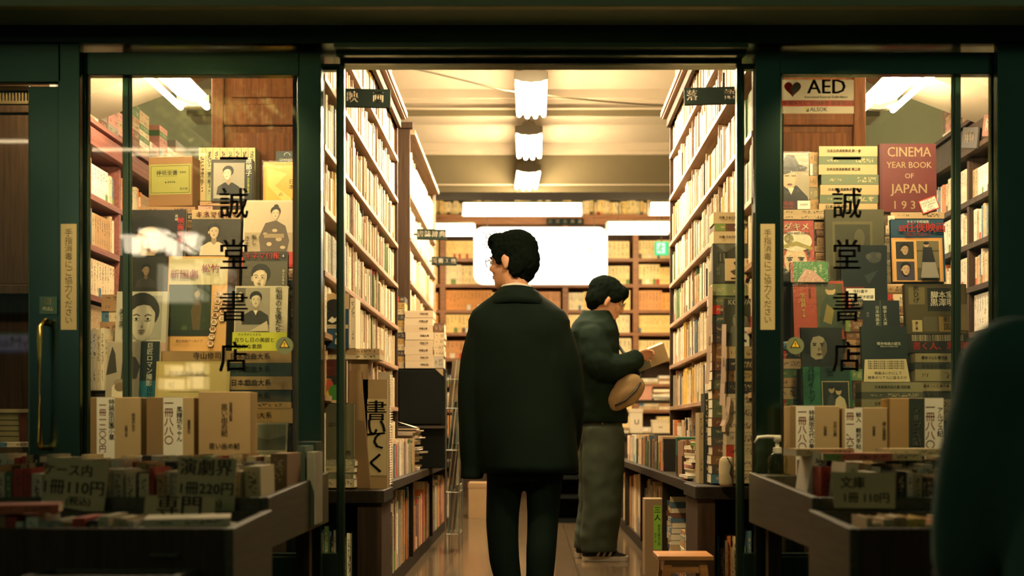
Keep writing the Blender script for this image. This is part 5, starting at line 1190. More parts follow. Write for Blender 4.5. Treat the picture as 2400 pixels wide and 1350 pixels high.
banded('wide tan boxed volume with black title strip and price band, right bargain table', (2085, 933, 2212, 1062), Yb - .02, (0.40, 0.25, 0.10), (2167, 2211), [('アルプス記', 2148, 1000, .028, flat((.35, .34, .24), .6), 'v'), ('一冊八八〇', 2180, 1000, .033, RT, 'v'), ('アルプス記', 2203, 990, .021, M_INK, 'v')], strips=((2130, 2167, (.03, .045, .035)),))
# pump bottle of hand sanitiser
Yp = 3.90; px_, zt = WX(1822, Yp), WZ(1020, Yp); z0 = 0.6105
e = empty('pump_bottle', 'white pump bottle of hand sanitiser at the corner of the right bargain table', 'bottle', (px_, Yp, z0))
ring = lambda r, z: [(r * math.cos(t), r * math.sin(t), z) for t in [2 * math.pi * i / 18 for i in range(18)]]
PW = flat((.62, .60, .48), .4, .4, name='white_plastic')
k = MB(); k.loft([ring(.030, 0), ring(.032, .004), ring(.032, .055), ring(.024, .07), ring(.012, .074)], clear('gel_bottle', (.8, .85, .75))); k.build('body', e, smooth=True)
k = MB(); k.loft([ring(.014, .072), ring(.015, .074), ring(.015, .092), ring(.007, .094), ring(.006, .118)], PW); k.build('collar', e)
H_ = zt - z0
k = MB(); k.loft([ring(.006, .11), ring(.012, H_ - .022), ring(.013, H_ - .008), ring(.012, H_)], PW); k.tube([(0, 0, H_ - .006), (-.035, 0, H_ - .005), (-.066, 0, H_ - .008), (-.078, 0, H_ - .026)], [.006, .006, .0055, .004], PW, 8); k.build('pump_head', e, smooth=True)
# ================================================================ behind the pull door, far left
e = empty('panelled_cabinet', 'dark carved cabinet with ribbed cornice behind the far-left door glass', 'cabinet', (-2.28, 4.5, 0))
k = MB(); k.box(-.38, .38, 0.03, .33, 0.0, 2.25, M_DARKWOOD); k.build('body', e)
MC = wood((0.055, 0.034, 0.018), (0.10, 0.06, 0.03), name='cabinet_front_wood'); OLV = flat((0.20, 0.155, 0.07), .5, name='cornice_gilt')
k = MB(); k.box(-.38, .38, 0, .03, WZ(243, 4.5), WZ(236, 4.5), OLV); k.box(-.38, .38, -.03, .03, WZ(208, 4.5), 2.25, MC)
for i in range(60): k.box(-.38 + i * .0127, -.3745 + i * .0127, .004, .03, WZ(236, 4.5), WZ(216, 4.5), OLV)
k.build('cornice', e)
for x0, x1 in ((-.36, -.02), (-.02 + .02, .36)):
    k = MB(); z0_, z1_ = 1.30, WZ(246, 4.5) 
    k.box(x0, x0 + .035, 0, .03, z0_, z1_, MC); k.box(x1 - .035, x1, 0, .03, z0_, z1_, MC); k.box(x0 + .035, x1 - .035, 0, .03, z1_ - .03, z1_, MC); k.box(x0 + .035, x1 - .035, 0, .03, z0_, z0_ + .04, MC); k.box(x0 + .035, x1 - .035, .012, .03, z0_ + .04, z1_ - .03, MC)
    k.build('door', e, bevel=.004)
k = MB(); k.box(-.38, .38, -.03, .03, .0, .70, MC); k.build('base', e)
YA = 4.40
e = empty('framed_picture', 'pale-framed picture of stacked books behind the far-left door', 'picture', (WX(25, YA), YA, .70))
w_, h_ = 100 * YA / F, 0.145
k = MB(); PF = flat((.42, .34, .18), .6); k.box(-w_ / 2, w_ / 2, 0, .012, 0, .014, PF); k.box(-w_ / 2, w_ / 2, 0, .012, h_ - .014, h_, PF); k.box(-w_ / 2, -w_ / 2 + .014, 0, .012, .014, h_ - .014, PF); k.box(w_ / 2 - .014, w_ / 2, 0, .012, .014, h_ - .014, PF); k.build('frame', e)
k = MB(); k.box(-w_ / 2 + .014, w_ / 2 - .014, .004, .012, .014, h_ - .014, flat((.14, .12, .06), .6)); 
for i in range(5): k.box(-.05, .03, .002, .004, .02 + i * .021, .036 + i * .021, flat((.24, .21, .10), .6))
k.box(.035, .058, .002, .004, .018, h_ - .018, flat((.12, .03, .025), .6)); k.build('picture', e)
e = empty('display_bench', 'low dark bench carrying the framed picture behind the far-left door', 'bench', (-2.2, 4.22, 0))
k = MB(); k.box(-.45, .36, 0.0, .24, .66, .70, MC); k.build('top', e)
for x in (-.43, .30):
    k = MB(); k.box(x, x + .04, 0.02, .22, 0, .66, M_DARKWOOD); k.build('leg', e)
flat_book('thin pale book lying in front of the framed picture behind the far-left door', WX(42, 4.28), 4.26, .70, .13, .1, .018, (.5, .42, .28), .2)
# ================================================================ category boards hanging over the aisle
def cat_board(label, px0, px1, py0, py1, Y, chars, mount_x, c_ink=(.62, .56, .42), tilt=0.0, sz=None, gap=None):
    x0, x1, z1, z0 = WX(px0, Y), WX(px1, Y), WZ(py0, Y), WZ(py1, Y); W = x1 - x0; H = z1 - z0
    e = empty('category_board', label, 'sign', ((x0 + x1) / 2, Y, (z0 + z1) / 2), 'black category boards on the bookcases', (0, tilt, 0))
    k = MB(); k.box(-W / 2, W / 2, 0, .015, -H / 2, H / 2, flat((.012, .020, .016), .6, .06, name='black_board')); k.build('board', e, bevel=.002)
    n = len(chars)
    for i, ch in enumerate(chars):
        u = (gap[i] if gap else (-.5 + (i + .5) / n)); letters(ch, (sz or .62) * H, flat(c_ink, .6), e, (u * W, -.001, 0), bold=.025)
    k = MB(); mx = mount_x - (x0 + x1) / 2; k.box(min(mx, 0), max(mx, 0), .006, .012, -H * .08, H * .08, M_BLACK); k.build('bracket', e)
cat_board('black board with two cream characters on the left tall bookcase', 796, 915, 208, 251, 4.62, '映画', XL, gap=(-.25, .26), tilt=.02, sz=.66)
cat_board('black board with two cream characters on the right tall bookcase', 1604, 1730, 204, 244, 4.62, '落語', XR, gap=(-.36, .34), tilt=-.03, sz=.66)
cat_board('black board with four characters on the second left bookcase, nearer one', 977, 1045, 537, 562, 7.6, '書誌辞典', SX, tilt=.02)
cat_board('small black board with four characters on the second left bookcase, farther one', 1011, 1070, 602, 622, 8.7, '美術工藝', SX, tilt=.02)
cat_board('dark name board along the top of the back shelves', 1281, 1368, 512, 527, 12.70, '古書古典籍', WX(1281, 12.7), c_ink=(.45, .38, .26))
# two leaning boards on the right wall bookcase cornice
for px, py, tx, lab, c_ in ((2318, 312, '随筆', 'brown tilted board with pale characters on the right wall bookcase', (.14, .06, .04)), (2268, 340, '俳句', 'dark tilted board behind the brown one on the right wall bookcase', (.04, .035, .03))):
    Yq = 2.33 * F / (px - CX); 
    e = empty('category_board', lab, 'sign', (2.352, Yq, WZ(py, Yq) + .04), 'tilted boards on the right wall bookcase', (0, 0.25, -math.pi / 2))
    k = MB(); k.box(-.11, .11, -.012, 0, -.055, .055, flat(c_, .5)); k.build('board', e, bevel=.002)
    letters(tx, .07, flat((.50, .40, .28), .6), e, (0, -.0135, 0), bold=.02)
# ================================================================ things on and under the counters
rng = random.Random(55)
def aisle_row(side, where, xf, y0, y1, z, hr, seed, tmin, tmax, name, label, group, pal=None, depth=.15, single=True):
    """upright books with spines to the aisle"""
    rng = random.Random(seed); sg = -1 if side == 'left' else 1; rot = Matrix.Rotation(math.radians(-90 * sg), 4, 'Z'); y = y0; n = 0
    while True:
        t = rng.uniform(tmin, tmax)
        if y + t > y1: break
        nm, c_, _ = rng.choice(pal) if pal else pick(rng); n += 1
        M = Matrix.Translation((xf + sg * rng.uniform(0, .012), y + t / 2, z + .001)) @ rot; sz = (t * .97, depth, rng.uniform(*hr)); kd = rng.choice(('paper', 'hard', 'slip'))
        if single: book(name, label(nm, n), 'book', group, kd, jit(c_, rng), M, sz)
        else: MASS.add(kd, jit(c_, rng), M, sz, rng.random())
        y += t
MIX = [p for p in PAL if p[0] in ('cream', 'ivory', 'beige', 'tan', 'white', 'red', 'green', 'black', 'blue', 'orange', 'brown', 'grey')]
# left: small books along the counter edge
aisle_row('left', '', -.672, 5.25, 6.55, .53, (.155, .19), 61, .022, .05, 'counter_book', lambda c, n: f'{c} book standing on the left counter, {ordw(n)} beyond the spiral-bound volume', 'upright books on the left counter', MIX, depth=.10)
aisle_row('left', '', -.672, 5.06, 6.18, .076, (.26, .39), 62, .014, .04, 'low_shelf_book', lambda c, n: f'{c} large book below the left counter, {ordw(n)} beyond the dark front panel', 'large books below the left counter', MIX, depth=.2)
aisle_row('left', '', -.672, 6.24, 9.2, .076, (.24, .37), 63, .016, .05, '', None, None, MIX, depth=.2, single=False)
aisle_row('right', '', .685, 6.05, 8.3, .545, (.15, .19), 64, .03, .06, 'counter_book', lambda c, n: f'{c} book standing on the right counter, {ordw(n)} beyond the green binder', 'upright books on the right counter', MIX, depth=.12)
aisle_row('right', '', .69, 5.96, 8.9, .076, (.28, .40), 65, .018, .05, '', None, None, [p for p in PAL if p[0] in ('beige', 'tan', 'grey', 'brown', 'cream')], depth=.2, single=False)
# niches open to the street
def niche_row(side, px0, px1, Y, z, hpx, seed):
    rng = random.Random(seed); x = WX(px0, Y); n = 0
    while True:
        t = rng.uniform(.008, .022)
        if x + t > WX(px1, Y): break
        nm, c_, _ = rng.choice(MIX); n += 1
        book('tall_volume', f'{nm} tall thin book facing the street below the {side} counter end, {ordw(n)} from left', 'book', f'tall books below the {side} counter end', rng.choice(('paper', 'hard')), jit(c_, rng), Matrix.Translation((x + t / 2, Y + rng.uniform(0, .02), z)), (t * .92, .18, rng.uniform(*hpx))); x += t
niche_row('left', 752, 832, 4.345, .031, (.30, .40), 71)
niche_row('right', 1682, 1762, 4.345, .031, (.28, .36), 72)
# ---- left end unit: pile of shown books beside the doorway
SL = lambda **k: k
fbook('blue book with white jumping figure, standing on the wrapped pile left of the doorway', (752, 688, 817, 816), 4.40, '#22415a', [('r', 0, .72, 1, 1, '#b59a72'), ('e', .46, .78, .3, .12, '#1b1713'), ('e', .46, .53, .38, .16, '#141a1c'), ('p', [(.25, .50), (.4, .58), (.5, .54), (.62, .60), (.55, .5), (.42, .46)], '#cfc9b0'), ('r', .02, .36, .98, .43, '#b5a888'), ('p', [(.5, .08), (.58, .20), (.52, .27), (.62, .3), (.66, .18), (.6, .05)], '#c5bfa6'), ('p', [(.5, .08), (.58, .20), (.52, .16)], '#c5bfa6')], [('ショートショート1001', .5, .395, .085, '#1d1a14', 'h')], lean=.03, th=.02)
book('slipcase', 'white slipcase standing beside the blue jumping-figure book', 'book', None, 'slip', (.70, .60, .42), Matrix.Translation((WX(827, 4.42), 4.42, WZ(816, 4.42))), (13 * 4.42 / F, .12, 118 * 4.42 / F))
lying(lambda i, c: f'{c} wrapped volume, {ordw(i + 1)} from the top of the pile beside the doorway, left', 754, 888, 817, 842, 4.42, [(1, (.40, .27, .14), 'brown'), (1, (.5, .40, .24), 'cream')], depth=.14, step=False, seed=5, group='wrapped pile left of the doorway', name='wrapped_volume')
fbook('dark red music book with a green and red apple picture, low beside the doorway', (750, 843, 812, 944), 4.385, '#4a1a12', [('r', 0, 0, .78, .62, '#1b1f18'), ('e', .30, .36, .22, .20, '#b04a38'), ('e', .55, .22, .24, .2, '#3c7a30'), ('p', [(0, .0), (.3, .3), (.42, .0)], '#d0a030'), ('r', 0, -.0, .8, .06, '#c9b088')], [('MUSIC', .3, .80, .13, '#7a3a24', 'h', .02), ('ANIMALS', .3, .55, .08, '#b0a070', 'h')], lean=.02, th=.05, wrap=True)
fbook('grey-green cover with faint black lettering, lowest of the pile beside the doorway', (752, 946, 830, 1076), 4.36, '#54513a', [('r', .02, .0, .98, .99, '#57543c')], [('* ZOO10', .42, .62, .15, '#2c2b20', 'h', .02), ('市', .82, .10, .18, '#191810', 'h', .02)], lean=.0, th=.02)
lying(lambda i, c: f'{c} booklet, {ordw(i + 1)} from the top of the low pile beside the doorway, left', 752, 830, 1078, 1143, 4.35, [(1, (.25, .24, .16), 'olive'), (1, (.4, .34, .2), 'beige'), (1, (.16, .16, .11), 'dark'), (1.4, (.45, .38, .24), 'cream')], depth=.15, step=False, seed=6, name='booklet', kind='paper', group='booklets at the left counter end')
# support block standing behind that pile
e = empty('cardboard_box', 'plain cardboard box carrying the pile beside the doorway, left', 'box', (WX(808, 4.46), 4.42, .535))
w_ = 44 * 4.45 / F; h_ = WZ(842, 4.42) - .535
k = MB(); k.box(-.772 - e.location.x, WX(868, 4.5) - e.location.x, .02, .15, 0, h_, flat((.26, .16, .08), .8, name='cardboard')); k.build('carton', e)
k = MB(); k.box(-.03, .03, .0185, .02, 0, h_, flat((.32, .22, .12), .5)); k.build('tape', e)
# tall slanted board and the folder with big brush characters
e = empty('brush_folder', 'tall cardboard folder with large black brush characters on the left counter', 'folder', (WX(885, 4.44), 4.44, .535))
w_ = 46 * 4.44 / F; h_ = (1118 - 862) * 4.44 / F
k = MB(); k.prism([(-w_ * .62, 0), (w_ / 2, 0), (w_ / 2, h_), (-w_ * .75, h_)][::1], 'y', 0, .02, flat((.34, .225, .10), .7)); k.build('board', e)
k = MB(); k.box(-w_ * .52, w_ * .46, -.001, 0, h_ * .12, h_ * .82, flat((.50, .39, .20), .7)); k.build('title_sheet', e)
for ch, v in (('書', .70), ('い', .55), ('て', .43), ('く', .22)): letters(ch, .085, M_INK, e, (-.005, -.0015, h_ * v), bold=.03)
e = empty('leaning_board', 'dark brown board leaning against the folder with brush characters, left counter', 'board', (WX(848, 4.43), 4.43, .535))
k = MB(); k.prism([(-.055, 0), (.035, 0), (-.002, .46), (-.05, .46)], 'y', 0, .012, flat((.19, .115, .05), .7)); k.build('board', e, bevel=.002)
e = empty('spiral_book', 'tall grey spiral-bound volume at the corner of the left counter', 'book', (WX(905, 4.58), 4.56, .535))
h_ = (1112 - 842) * 4.56 / F
k = MB(); k.box(-.03, .018, 0, .008, 0, h_, flat((.36, .30, .20), .7)); k.box(-.03, .018, .008, .016, 0, h_ * .98, M_PAPER); k.build('cover', e)
k = MB()
for i in range(44): k.tube([(.016, -.002, .012 + i * (h_ - .02) / 44), (.028, .006, .014 + i * (h_ - .02) / 44), (.020, .018, .016 + i * (h_ - .02) / 44)], .0016, flat((.6, .55, .45), .3, .5, .8), 5)
k.build('spiral_binding', e)
# papers on the counter
def sheets(label, x0, x1, y0, y1, z0, z1, n, seed, name='paper_pile', c_=(.55, .47, .34), rag=.02):
    rng = random.Random(seed); e = empty(name, label, 'papers', ((x0 + x1) / 2, (y0 + y1) / 2, z0)); k = MB(); h = (z1 - z0) / n
    for i in range(n):
        a = [rng.uniform(-rag, rag) for _ in range(4)]; c2 = flat(jit(c_, rng, .18), .8); M = Matrix.Rotation(rng.uniform(-.06, .06), 4, 'Z')
        k.box((x0 - x1) / 2 + a[0], (x1 - x0) / 2 + a[1], (y0 - y1) / 2 + a[2], (y1 - y0) / 2 + a[3], i * h, (i + .86) * h, c2, M)
    k.build('sheets', e); return e
pp = sheets('thick pile of papers topped by a folded sheet on the left counter', -.90, -.68, 6.62, 6.92, .70, .775, 9, 81)
k = MB(); k.add([(-.12, -.15, .075), (0.0, -.17, .115), (.10, -.15, .08), (-.12, .1, .075), (0, .1, .105), (.10, .1, .08)], [(0, 1, 4, 3), (1, 2, 5, 4)], M_WHITE); o = k.build('folded_sheet', pp); s_ = o.modifiers.new('t', 'SOLIDIFY'); s_.thickness = .001
def mag_pile(lab, x0, x1, Y, z0, n, t, seed, group, pal=None, depth=.25, rag=.03):
    rng = random.Random(seed); z = z0
    for i in range(n):
        nm, c_, _ = rng.choice(pal or PAL); tt = t * rng.uniform(.7, 1.4)
        M = Matrix.Translation(((x0 + x1) / 2 + rng.uniform(-rag, rag), Y + rng.uniform(0, rag), z + tt / 2)) @ Matrix.Rotation(rng.uniform(-.15, .15), 4, 'Z') @ Matrix.Rotation(math.radians(90), 4, 'Y') @ Matrix.Translation((0, 0, -(x1 - x0) / 2))
        book('magazine', f'{nm} magazine, {ordw(i + 1)} up in the {lab}', 'magazine', group, 'paper', jit(c_, rng), M, (tt * .93, depth, x1 - x0)); z += tt
    return z
PALE = [p for p in PAL if p[0] in ('cream', 'ivory', 'white', 'beige', 'grey', 'tan')]
mag_pile('ragged pile under the paper heap, left counter', -.88, -.69, 6.62, .53, 12, .013, 82, 'ragged pile on the left counter', PALE)
mag_pile('tall ragged pile past the wire rack, left counter', -.92, -.68, 7.9, .53, 16, .014, 83, 'far ragged pile on the left counter', MIX)
ztop = mag_pile('loose pile on the right counter', .675, .808, 4.86, .545, 13, .0125, 84, 'loose magazines on the right counter', PALE, depth=.2, rag=.02)
aisle_row('left', '', -.70, 5.4, 6.4, .53, (.17, .19), 86, .03, .05, '', None, None, PALE, depth=.1, single=False) if False else None
# black cabinet with stacks of white volumes on it
Yk = 7.0; x0, x1 = WX(930, Yk), WX(1041, Yk); zt = WZ(863, Yk)
e = empty('black_cabinet', 'black cabinet standing on the far part of the left counter', 'cabinet', ((x0 + x1) / 2, Yk, .53)); w_ = (x1 - x0) / 2; H_ = zt - .53
BK = flat((.004, .0055, .0045), .6, .1, name='black_lacquer')
k = MB(); k.box(-w_, w_, .015, .26, 0, H_, BK); k.build('body', e, bevel=.004)
k = MB(); k.box(-w_ + .012, w_ - .012, 0, .015, H_ * .44, H_ - .015, BK); k.build('flap_door', e, bevel=.004)
k = MB(); k.box(-w_ - .004, w_ + .004, -.008, .26, H_ * .40, H_ * .425, flat((.05, .04, .03), .4)); k.build('rail', e)
k = MB(); k.prism([(w_ - .055, H_ - .004), (w_ - .006, H_ - .004), (w_ - .006, H_ - .05)], 'y', -.004, 0, flat((.34, .25, .14), .6)); k.build('corner_patch', e)
ttv = ['西鶴全集'] * 9
lying(lambda i, c: f'{c} boxed volume, {ordw(i + 1)} from the top of the pale stack on the black cabinet', 949, 1015, 728, 863, Yk + .01, [(1, (.62, .50, .32), 'pale'), (1.1, (.66, .55, .36), 'pale'), (1, (.62, .50, .32), 'pale'), (1.1, (.66, .55, .36), 'pale'), (1, (.62, .5, .32), 'pale'), (1.1, (.64, .52, .34), 'pale'), (1, (.62, .50, .32), 'pale'), (1, (.64, .53, .35), 'pale')], depth=.2, step=False, group='pale boxed volumes on the black cabinet', texts=[(t, '#3a2c16', .68) for t in ttv[:8]], size_text=.30, seed=9)
lying(lambda i, c: f'{c} book, {ordw(i + 1)} from the top of the narrow stack left of the pale volumes', 930, 948, 695, 863, Yk + .02, [(1, ((.05, .045, .04), (.40, .26, .08), (.5, .4, .22))[i % 3], ('black', 'mustard', 'cream')[i % 3]) for i in range(12)], depth=.16, step=False, group='narrow stack on the black cabinet', seed=10, name='stacked_book')
lying(lambda i, c: f'{c} volume, {ordw(i + 1)} from the top of the stack right of the pale volumes', 1017, 1041, 757, 863, Yk + .04, [(1.6, (.14, .08, .05), 'dark brown'), (1, (.6, .48, .3), 'cream'), (1, (.6, .48, .3), 'cream'), (1, (.6, .48, .3), 'cream'), (1, (.6, .48, .3), 'cream'), (2, (.4, .36, .28), 'grey')], depth=.15, step=False, group='stack at the right edge of the black cabinet', seed=11, name='stacked_book', kind='paper')
# wire rack of wrapped prints
Yr = 7.05; xr = WX(1044, Yr)
e = empty('wire_rack', 'tall wire rack of clear-wrapped prints at the end of the left counter', 'rack', (xr, Yr, 0)); WIRE = flat((.35, .36, .30), .3, .5, .8, name='wire')
k = MB()
for (dx, dy) in ((0, 0), (.085, 0), (0, .3), (.085, .3)): k.tube([(dx, dy, 0), (dx + .004, dy, 1.12)], .004, WIRE, 6)
for z in (.12, .38, .64, .90, 1.08):
    k.tube([(0, 0, z), (.085, 0, z), (.085, .3, z), (0, .3, z), (0, 0, z)], .003, WIRE, 5)
k.build('frame', e)
k = MB()
for j in range(4):
    z = .12 + .26 * j
    for q in range(4): k.tube([(.02 + q * .02, 0, z), (.02 + q * .02, .3, z)], .002, WIRE, 4)
k.build('basket', e)
rg = random.Random(4)
for j in range(4):
    for q in range(3):
        k = MB(); z = .125 + .26 * j; M = Matrix.Translation((.012 + q * .024, .02, z)) @ Matrix.Rotation(rg.uniform(.04, .14), 4, 'Y'); k.box(0, .006, 0, .26, 0, .30, flat(jit(rg.choice(((.10, .16, .15), (.26, .28, .2), (.16, .14, .09), (.36, .33, .22))), rg), .25, .6), M); k.build('print', e)
# ---- right end unit: tall stacks just inside the door
CREAM = (.50, .39, .21)
lying(lambda i, c: f'{c} volume, {ordw(i + 1)} from the top of the tallest stack right of the doorway', 1674, 1770, 497, 1133, 4.52, [(27, CREAM, 'cream'), (17, (.10, .05, .03), 'dark brown'), (31, CREAM, 'cream'), (13, (.10, .05, .03), 'dark brown')] + [(46, ((.3, .24, .13), (.12, .11, .07))[i % 2], ('tan', 'olive')[i % 2]) for i in range(12)], depth=.11, step=False, group='tallest stack right of the doorway', texts=[('説集 日本古典文学', '#17110a', .42), None, ('説集 日本古典文学', '#17110a', .42)] + [None] * 13, seed=21, size_text=.5)
fbook('dark picture book with two bright inset prints, upright in the stacks right of the doorway', (1671, 570, 1771, 664), 4.42, '#34342a',
      [('r', .02, .02, .98, .98, '#3b3c31'), ('p', [(.05, .98), (.3, .78), (.62, .98)], '#55564a'), ('r', .12, .5, .34, .78, '#25261f'), ('r', .16, .55, .19, .75, '#55564a'), ('r', .25, .55, .28, .75, '#55564a'), ('r', .28, .06, .62, .62, '#c0aa7e'), ('p', [(.48, .52), (.62, .60), (.62, .46), (.52, .44)], '#17140f'), ('p', [(.40, .30), (.55, .36), (.62, .26), (.5, .2)], '#4b4030'), ('r', .42, .10, .6, .14, '#2b241a'),
       ('r', .70, -.30, 1, .62, '#c9b58c'), ('e', .80, .30, .06, .07, '#2a1f18'), ('e', .92, .32, .06, .07, '#2a1f18'), ('p', [(.74, .0), (.80, .22), (.88, .0)], '#a03a2c'), ('p', [(.84, .0), (.92, .24), (1, .0)], '#a03a2c'), ('e', .86, .06, .1, .08, '#1d1a17')], [('怪談', .88, .53, .10, '#a03224', 'h', .02), ('幻Q', .12, .30, .09, '#8a8a78', 'v')], lean=.03, th=.03, step=False)
ds = [(28, (.20, .23, .10), 'olive green')] + [(22, jit(random.Random(i).choice(((.05, .075, .06), (.07, .06, .05), (.13, .06, .04), (.09, .11, .06), (.17, .09, .04))), random.Random(i)), random.Random(i).choice(('dark', 'dull'))) for i in range(20)]
lying(lambda i, c: f'{c} cloth volume, {ordw(i + 1)} from the top of the dark-spined stack by the doorway', 1668, 1748, 665, 1133, 4.41, [(a, b, c, 'paper') for a, b, c in ds], depth=.10, step=False, group='dark-spined stack right of the doorway', seed=22, name='stacked_book', jitx=.003)
fbook('grey wrapped magazine with large pale capital letters, right of the doorway', (1698, 700, 1772, 812), 4.345, '#3d3e32', [('r', 0, 0, 1, .84, '#3a3b30'), ('p', [(.1, .0), (.2, .4), (.5, .6), (.8, .5), (.95, 0)], '#57584a'), ('e', .5, .55, .24, .18, '#6d6c5a'), ('p', [(.3, .6), (.5, .78), (.75, .62), (.6, .66)], '#23241d'), ('e', .42, .55, .04, .02, '#1c1d17'), ('e', .6, .55, .04, .02, '#1c1d17')], [('KO WAI', .5, .92, .22, '#a8a48c', 'h', .03, .95)], lean=.02, wrap=True, step=False, name='display_magazine', cat='magazine', tag_=(.52, .0, .78, .40, None, ['特', '集'], .4, '#1c1710'))
lying(lambda i, c: f'{c} case, {ordw(i + 1)} from the top of the front stack right of the doorway', 1702, 1772, 812, 1133, 4.325, [(28, (.42, .32, .16), 'tan'), (28, (.04, .04, .035), 'black'), (26, (.40, .29, .13), 'tan'), (28, (.04, .04, .035), 'black')] + [(30, jit((.50, .41, .26), random.Random(i), .1), 'cream') for i in range(7)], depth=.08, step=False, group='front stack right of the doorway', seed=23, name='book_case')
book('tall_album', 'tall thin black-spined album upright beside the stacks, right counter', 'book', None, 'hard', (.025, .028, .026), Matrix.Translation((WX(1652, 4.60), 4.53, .551)), (.024, .10, (1130 - 920) * 4.56 / F))
book('tall_album', 'tall thin tan album left of the black-spined one, right counter', 'book', None, 'paper', (.35, .27, .15), Matrix.Translation((WX(1652, 4.60) - .024, 4.535, .551)), (.018, .10, (1125 - 960) * 4.56 / F))
# paper slips hanging out of the stacks
def slip(label, pts, Y, w, text):
    e = empty('paper_slip', label, 'slip', (WX(pts[0][0], Y), Y, WZ(pts[0][1], Y)), 'long paper slips hanging from the stacks'); k = MB(); P = [(WX(a, Y) - e.location.x, 0, WZ(b, Y) - e.location.z) for a, b in pts]
    vs = []; 
    for (x, y, z), dy in zip(P, (0, -.004, -.008, -.006, -.012)): vs += [(x - w / 2, dy, z), (x + w / 2, dy - .003, z)]
    k.add(vs, [(2 * i, 2 * i + 1, 2 * i + 3, 2 * i + 2) for i in range(len(P) - 1)], flat((.62, .44, .34), .8, name='pinkish_paper')); o = k.build('slip', e); s_ = o.modifiers.new('t', 'SOLIDIFY'); s_.thickness = .0006
    letters(text, w * .55, M_INK, e, (P[2][0], -.012, P[2][2]), vertical=True)
slip('long pinkish paper slip with brush writing hanging on the dark-spined stack', ((1665, 672), (1664, 740), (1662, 800), (1660, 850), (1655, 900)), 4.395, .016, '美術全集')
slip('shorter pinkish paper slip hanging beside the wrapped grey magazine', ((1697, 760), (1696, 800), (1695, 850), (1693, 900), (1690, 950)), 4.32, .016, '古書目録')
slip('curling pale paper slip at the front stack, right of the doorway', ((1708, 930), (1706, 950), (1702, 970), (1696, 985), (1690, 998)), 4.315, .014, '品切')
e = empty('cloth_bag', 'small pale cloth pouch tucked at the foot of the front stack, right of the doorway', 'bag', (WX(1702, 4.29), 4.285, .551)); k = MB()
k.loft([[(.028 * a * math.cos(t), .016 * a * math.sin(t), z) for t in [2 * math.pi * i / 14 for i in range(14)]] for a, z in ((.8, 0), (1, .012), (1.02, .05), (.98, .09), (.85, .105), (.55, .112))], flat((.50, .40, .24), .8)); k.build('pouch', e, smooth=True)
k = MB(); k.tube([(.0, -.016, .11), (.016, -.018, .08), (.01, -.02, .05), (.02, -.018, .03)], .0025, M_BLACK, 6); k.build('strap', e)
# green binder and a box of records behind the magazine pile
k = MB(); e = empty('green_binder', 'dark green binder standing on the right counter behind the magazine pile', 'binder', (.70, 5.55, .545)); k.box(0, .11, 0, .05, 0, .185, flat((.015, .09, .05), .4, .4)); k.build('cover', e, bevel=.004); k = MB(); k.box(.005, .105, .008, .042, .004, .187, M_PAPER); k.build('sheets', e)
e = empty('record_crate', 'low box of closely packed brown sleeves on the right counter', 'box', (.68, 5.2, .545)); k = MB(); k.box(0, .13, 0, .22, 0, .012, M_DARKWOOD); k.box(0, .13, 0, .01, 0, .10, M_DARKWOOD); k.box(0, .13, .21, .22, 0, .10, M_DARKWOOD); k.build('crate', e)
for i in range(14):
    k = MB(); k.box(.006 + i * .0086, .0135 + i * .0086, .012, .205, .013, .168 + .008 * ((i * 7) % 5) / 5, flat(((.20, .10, .055), (.28, .16, .08), (.14, .075, .045))[i % 3], .7)); k.build('sleeve', e)
for i, (cn, c_, dx, dz) in enumerate((('red', (.45, .06, .06), 0, 0), ('teal', (.08, .28, .26), .004, .022), ('pink', (.5, .2, .2), .0, .044))):
    flat_book(f'small {cn} box in the little pile at the edge of the right counter', .72 + dx, 5.0 + .12, .545 + dz, .07, .05, .02, c_, 0, 'slip', 'small_box', 'small coloured boxes on the right counter')
# stacks under the right counter and the box with the green label
e = empty('labelled_box', 'brown book box with bright green vertical label under the right counter', 'box', (.583, 5.95, .0)); 
k = MB(); k.box(0, .098, 0, .13, 0, .405, flat((.30, .21, .11), .7)); k.build('carton', e, bevel=.003)
k = MB(); k.box(.046, .086, -.001, 0, .14, .37, flat((.26, .52, .05), .6)); k.build('green_label', e)
for ch, z, s in (('三', .345, .036), ('人', .305, .036)): letters(ch, s, M_INK, e, (.066, -.002, z), bold=.02)
letters('岩波文庫全三冊', .016, M_INK, e, (.074, -.002, .215), vertical=True); letters('昭和十年', .013, M_INK, e, (.056, -.002, .20), vertical=True)
for c0, (y0_, n, seed) in enumerate(((4.80, 11, 91), (5.00, 9, 92), (5.22, 8, 93), (5.66, 13, 94), (5.74 + .08, 12, 95))):
    rg = random.Random(seed); z = .076
    for i in range(n):
        nm, c_, _ = rg.choice([p for p in PAL if p[0] in ('beige', 'tan', 'cream', 'grey', 'brown', 'ivory', 'blue')]); t = rg.uniform(.022, .034)
        if z + t > .46: break
        M = Matrix.Translation((.685 + rg.uniform(0, .012), y0_ + .07 if c0 < 3 else y0_, z + t / 2)) @ Matrix.Rotation(math.radians(-90), 4, 'Z') @ Matrix.Rotation(math.radians(90), 4, 'Y') @ Matrix.Translation((0, 0, -.07))
        w = .14 if c0 < 3 else .07
        M = Matrix.Translation((.685 + rg.uniform(0, .012), y0_ + .07, z + t / 2)) @ Matrix.Rotation(math.radians(-90), 4, 'Z') @ Matrix.Rotation(math.radians(90), 4, 'Y') @ Matrix.Translation((0, 0, -w / 2))
        book('stacked_book', f'{nm} book, {ordw(i + 1)} up in the {ordw(c0 + 1)} stack from the street under the right counter', 'book', 'stacks under the right counter', rg.choice(('paper', 'slip')), jit(c_, rg), M, (t * .96, .16, w)); z += t
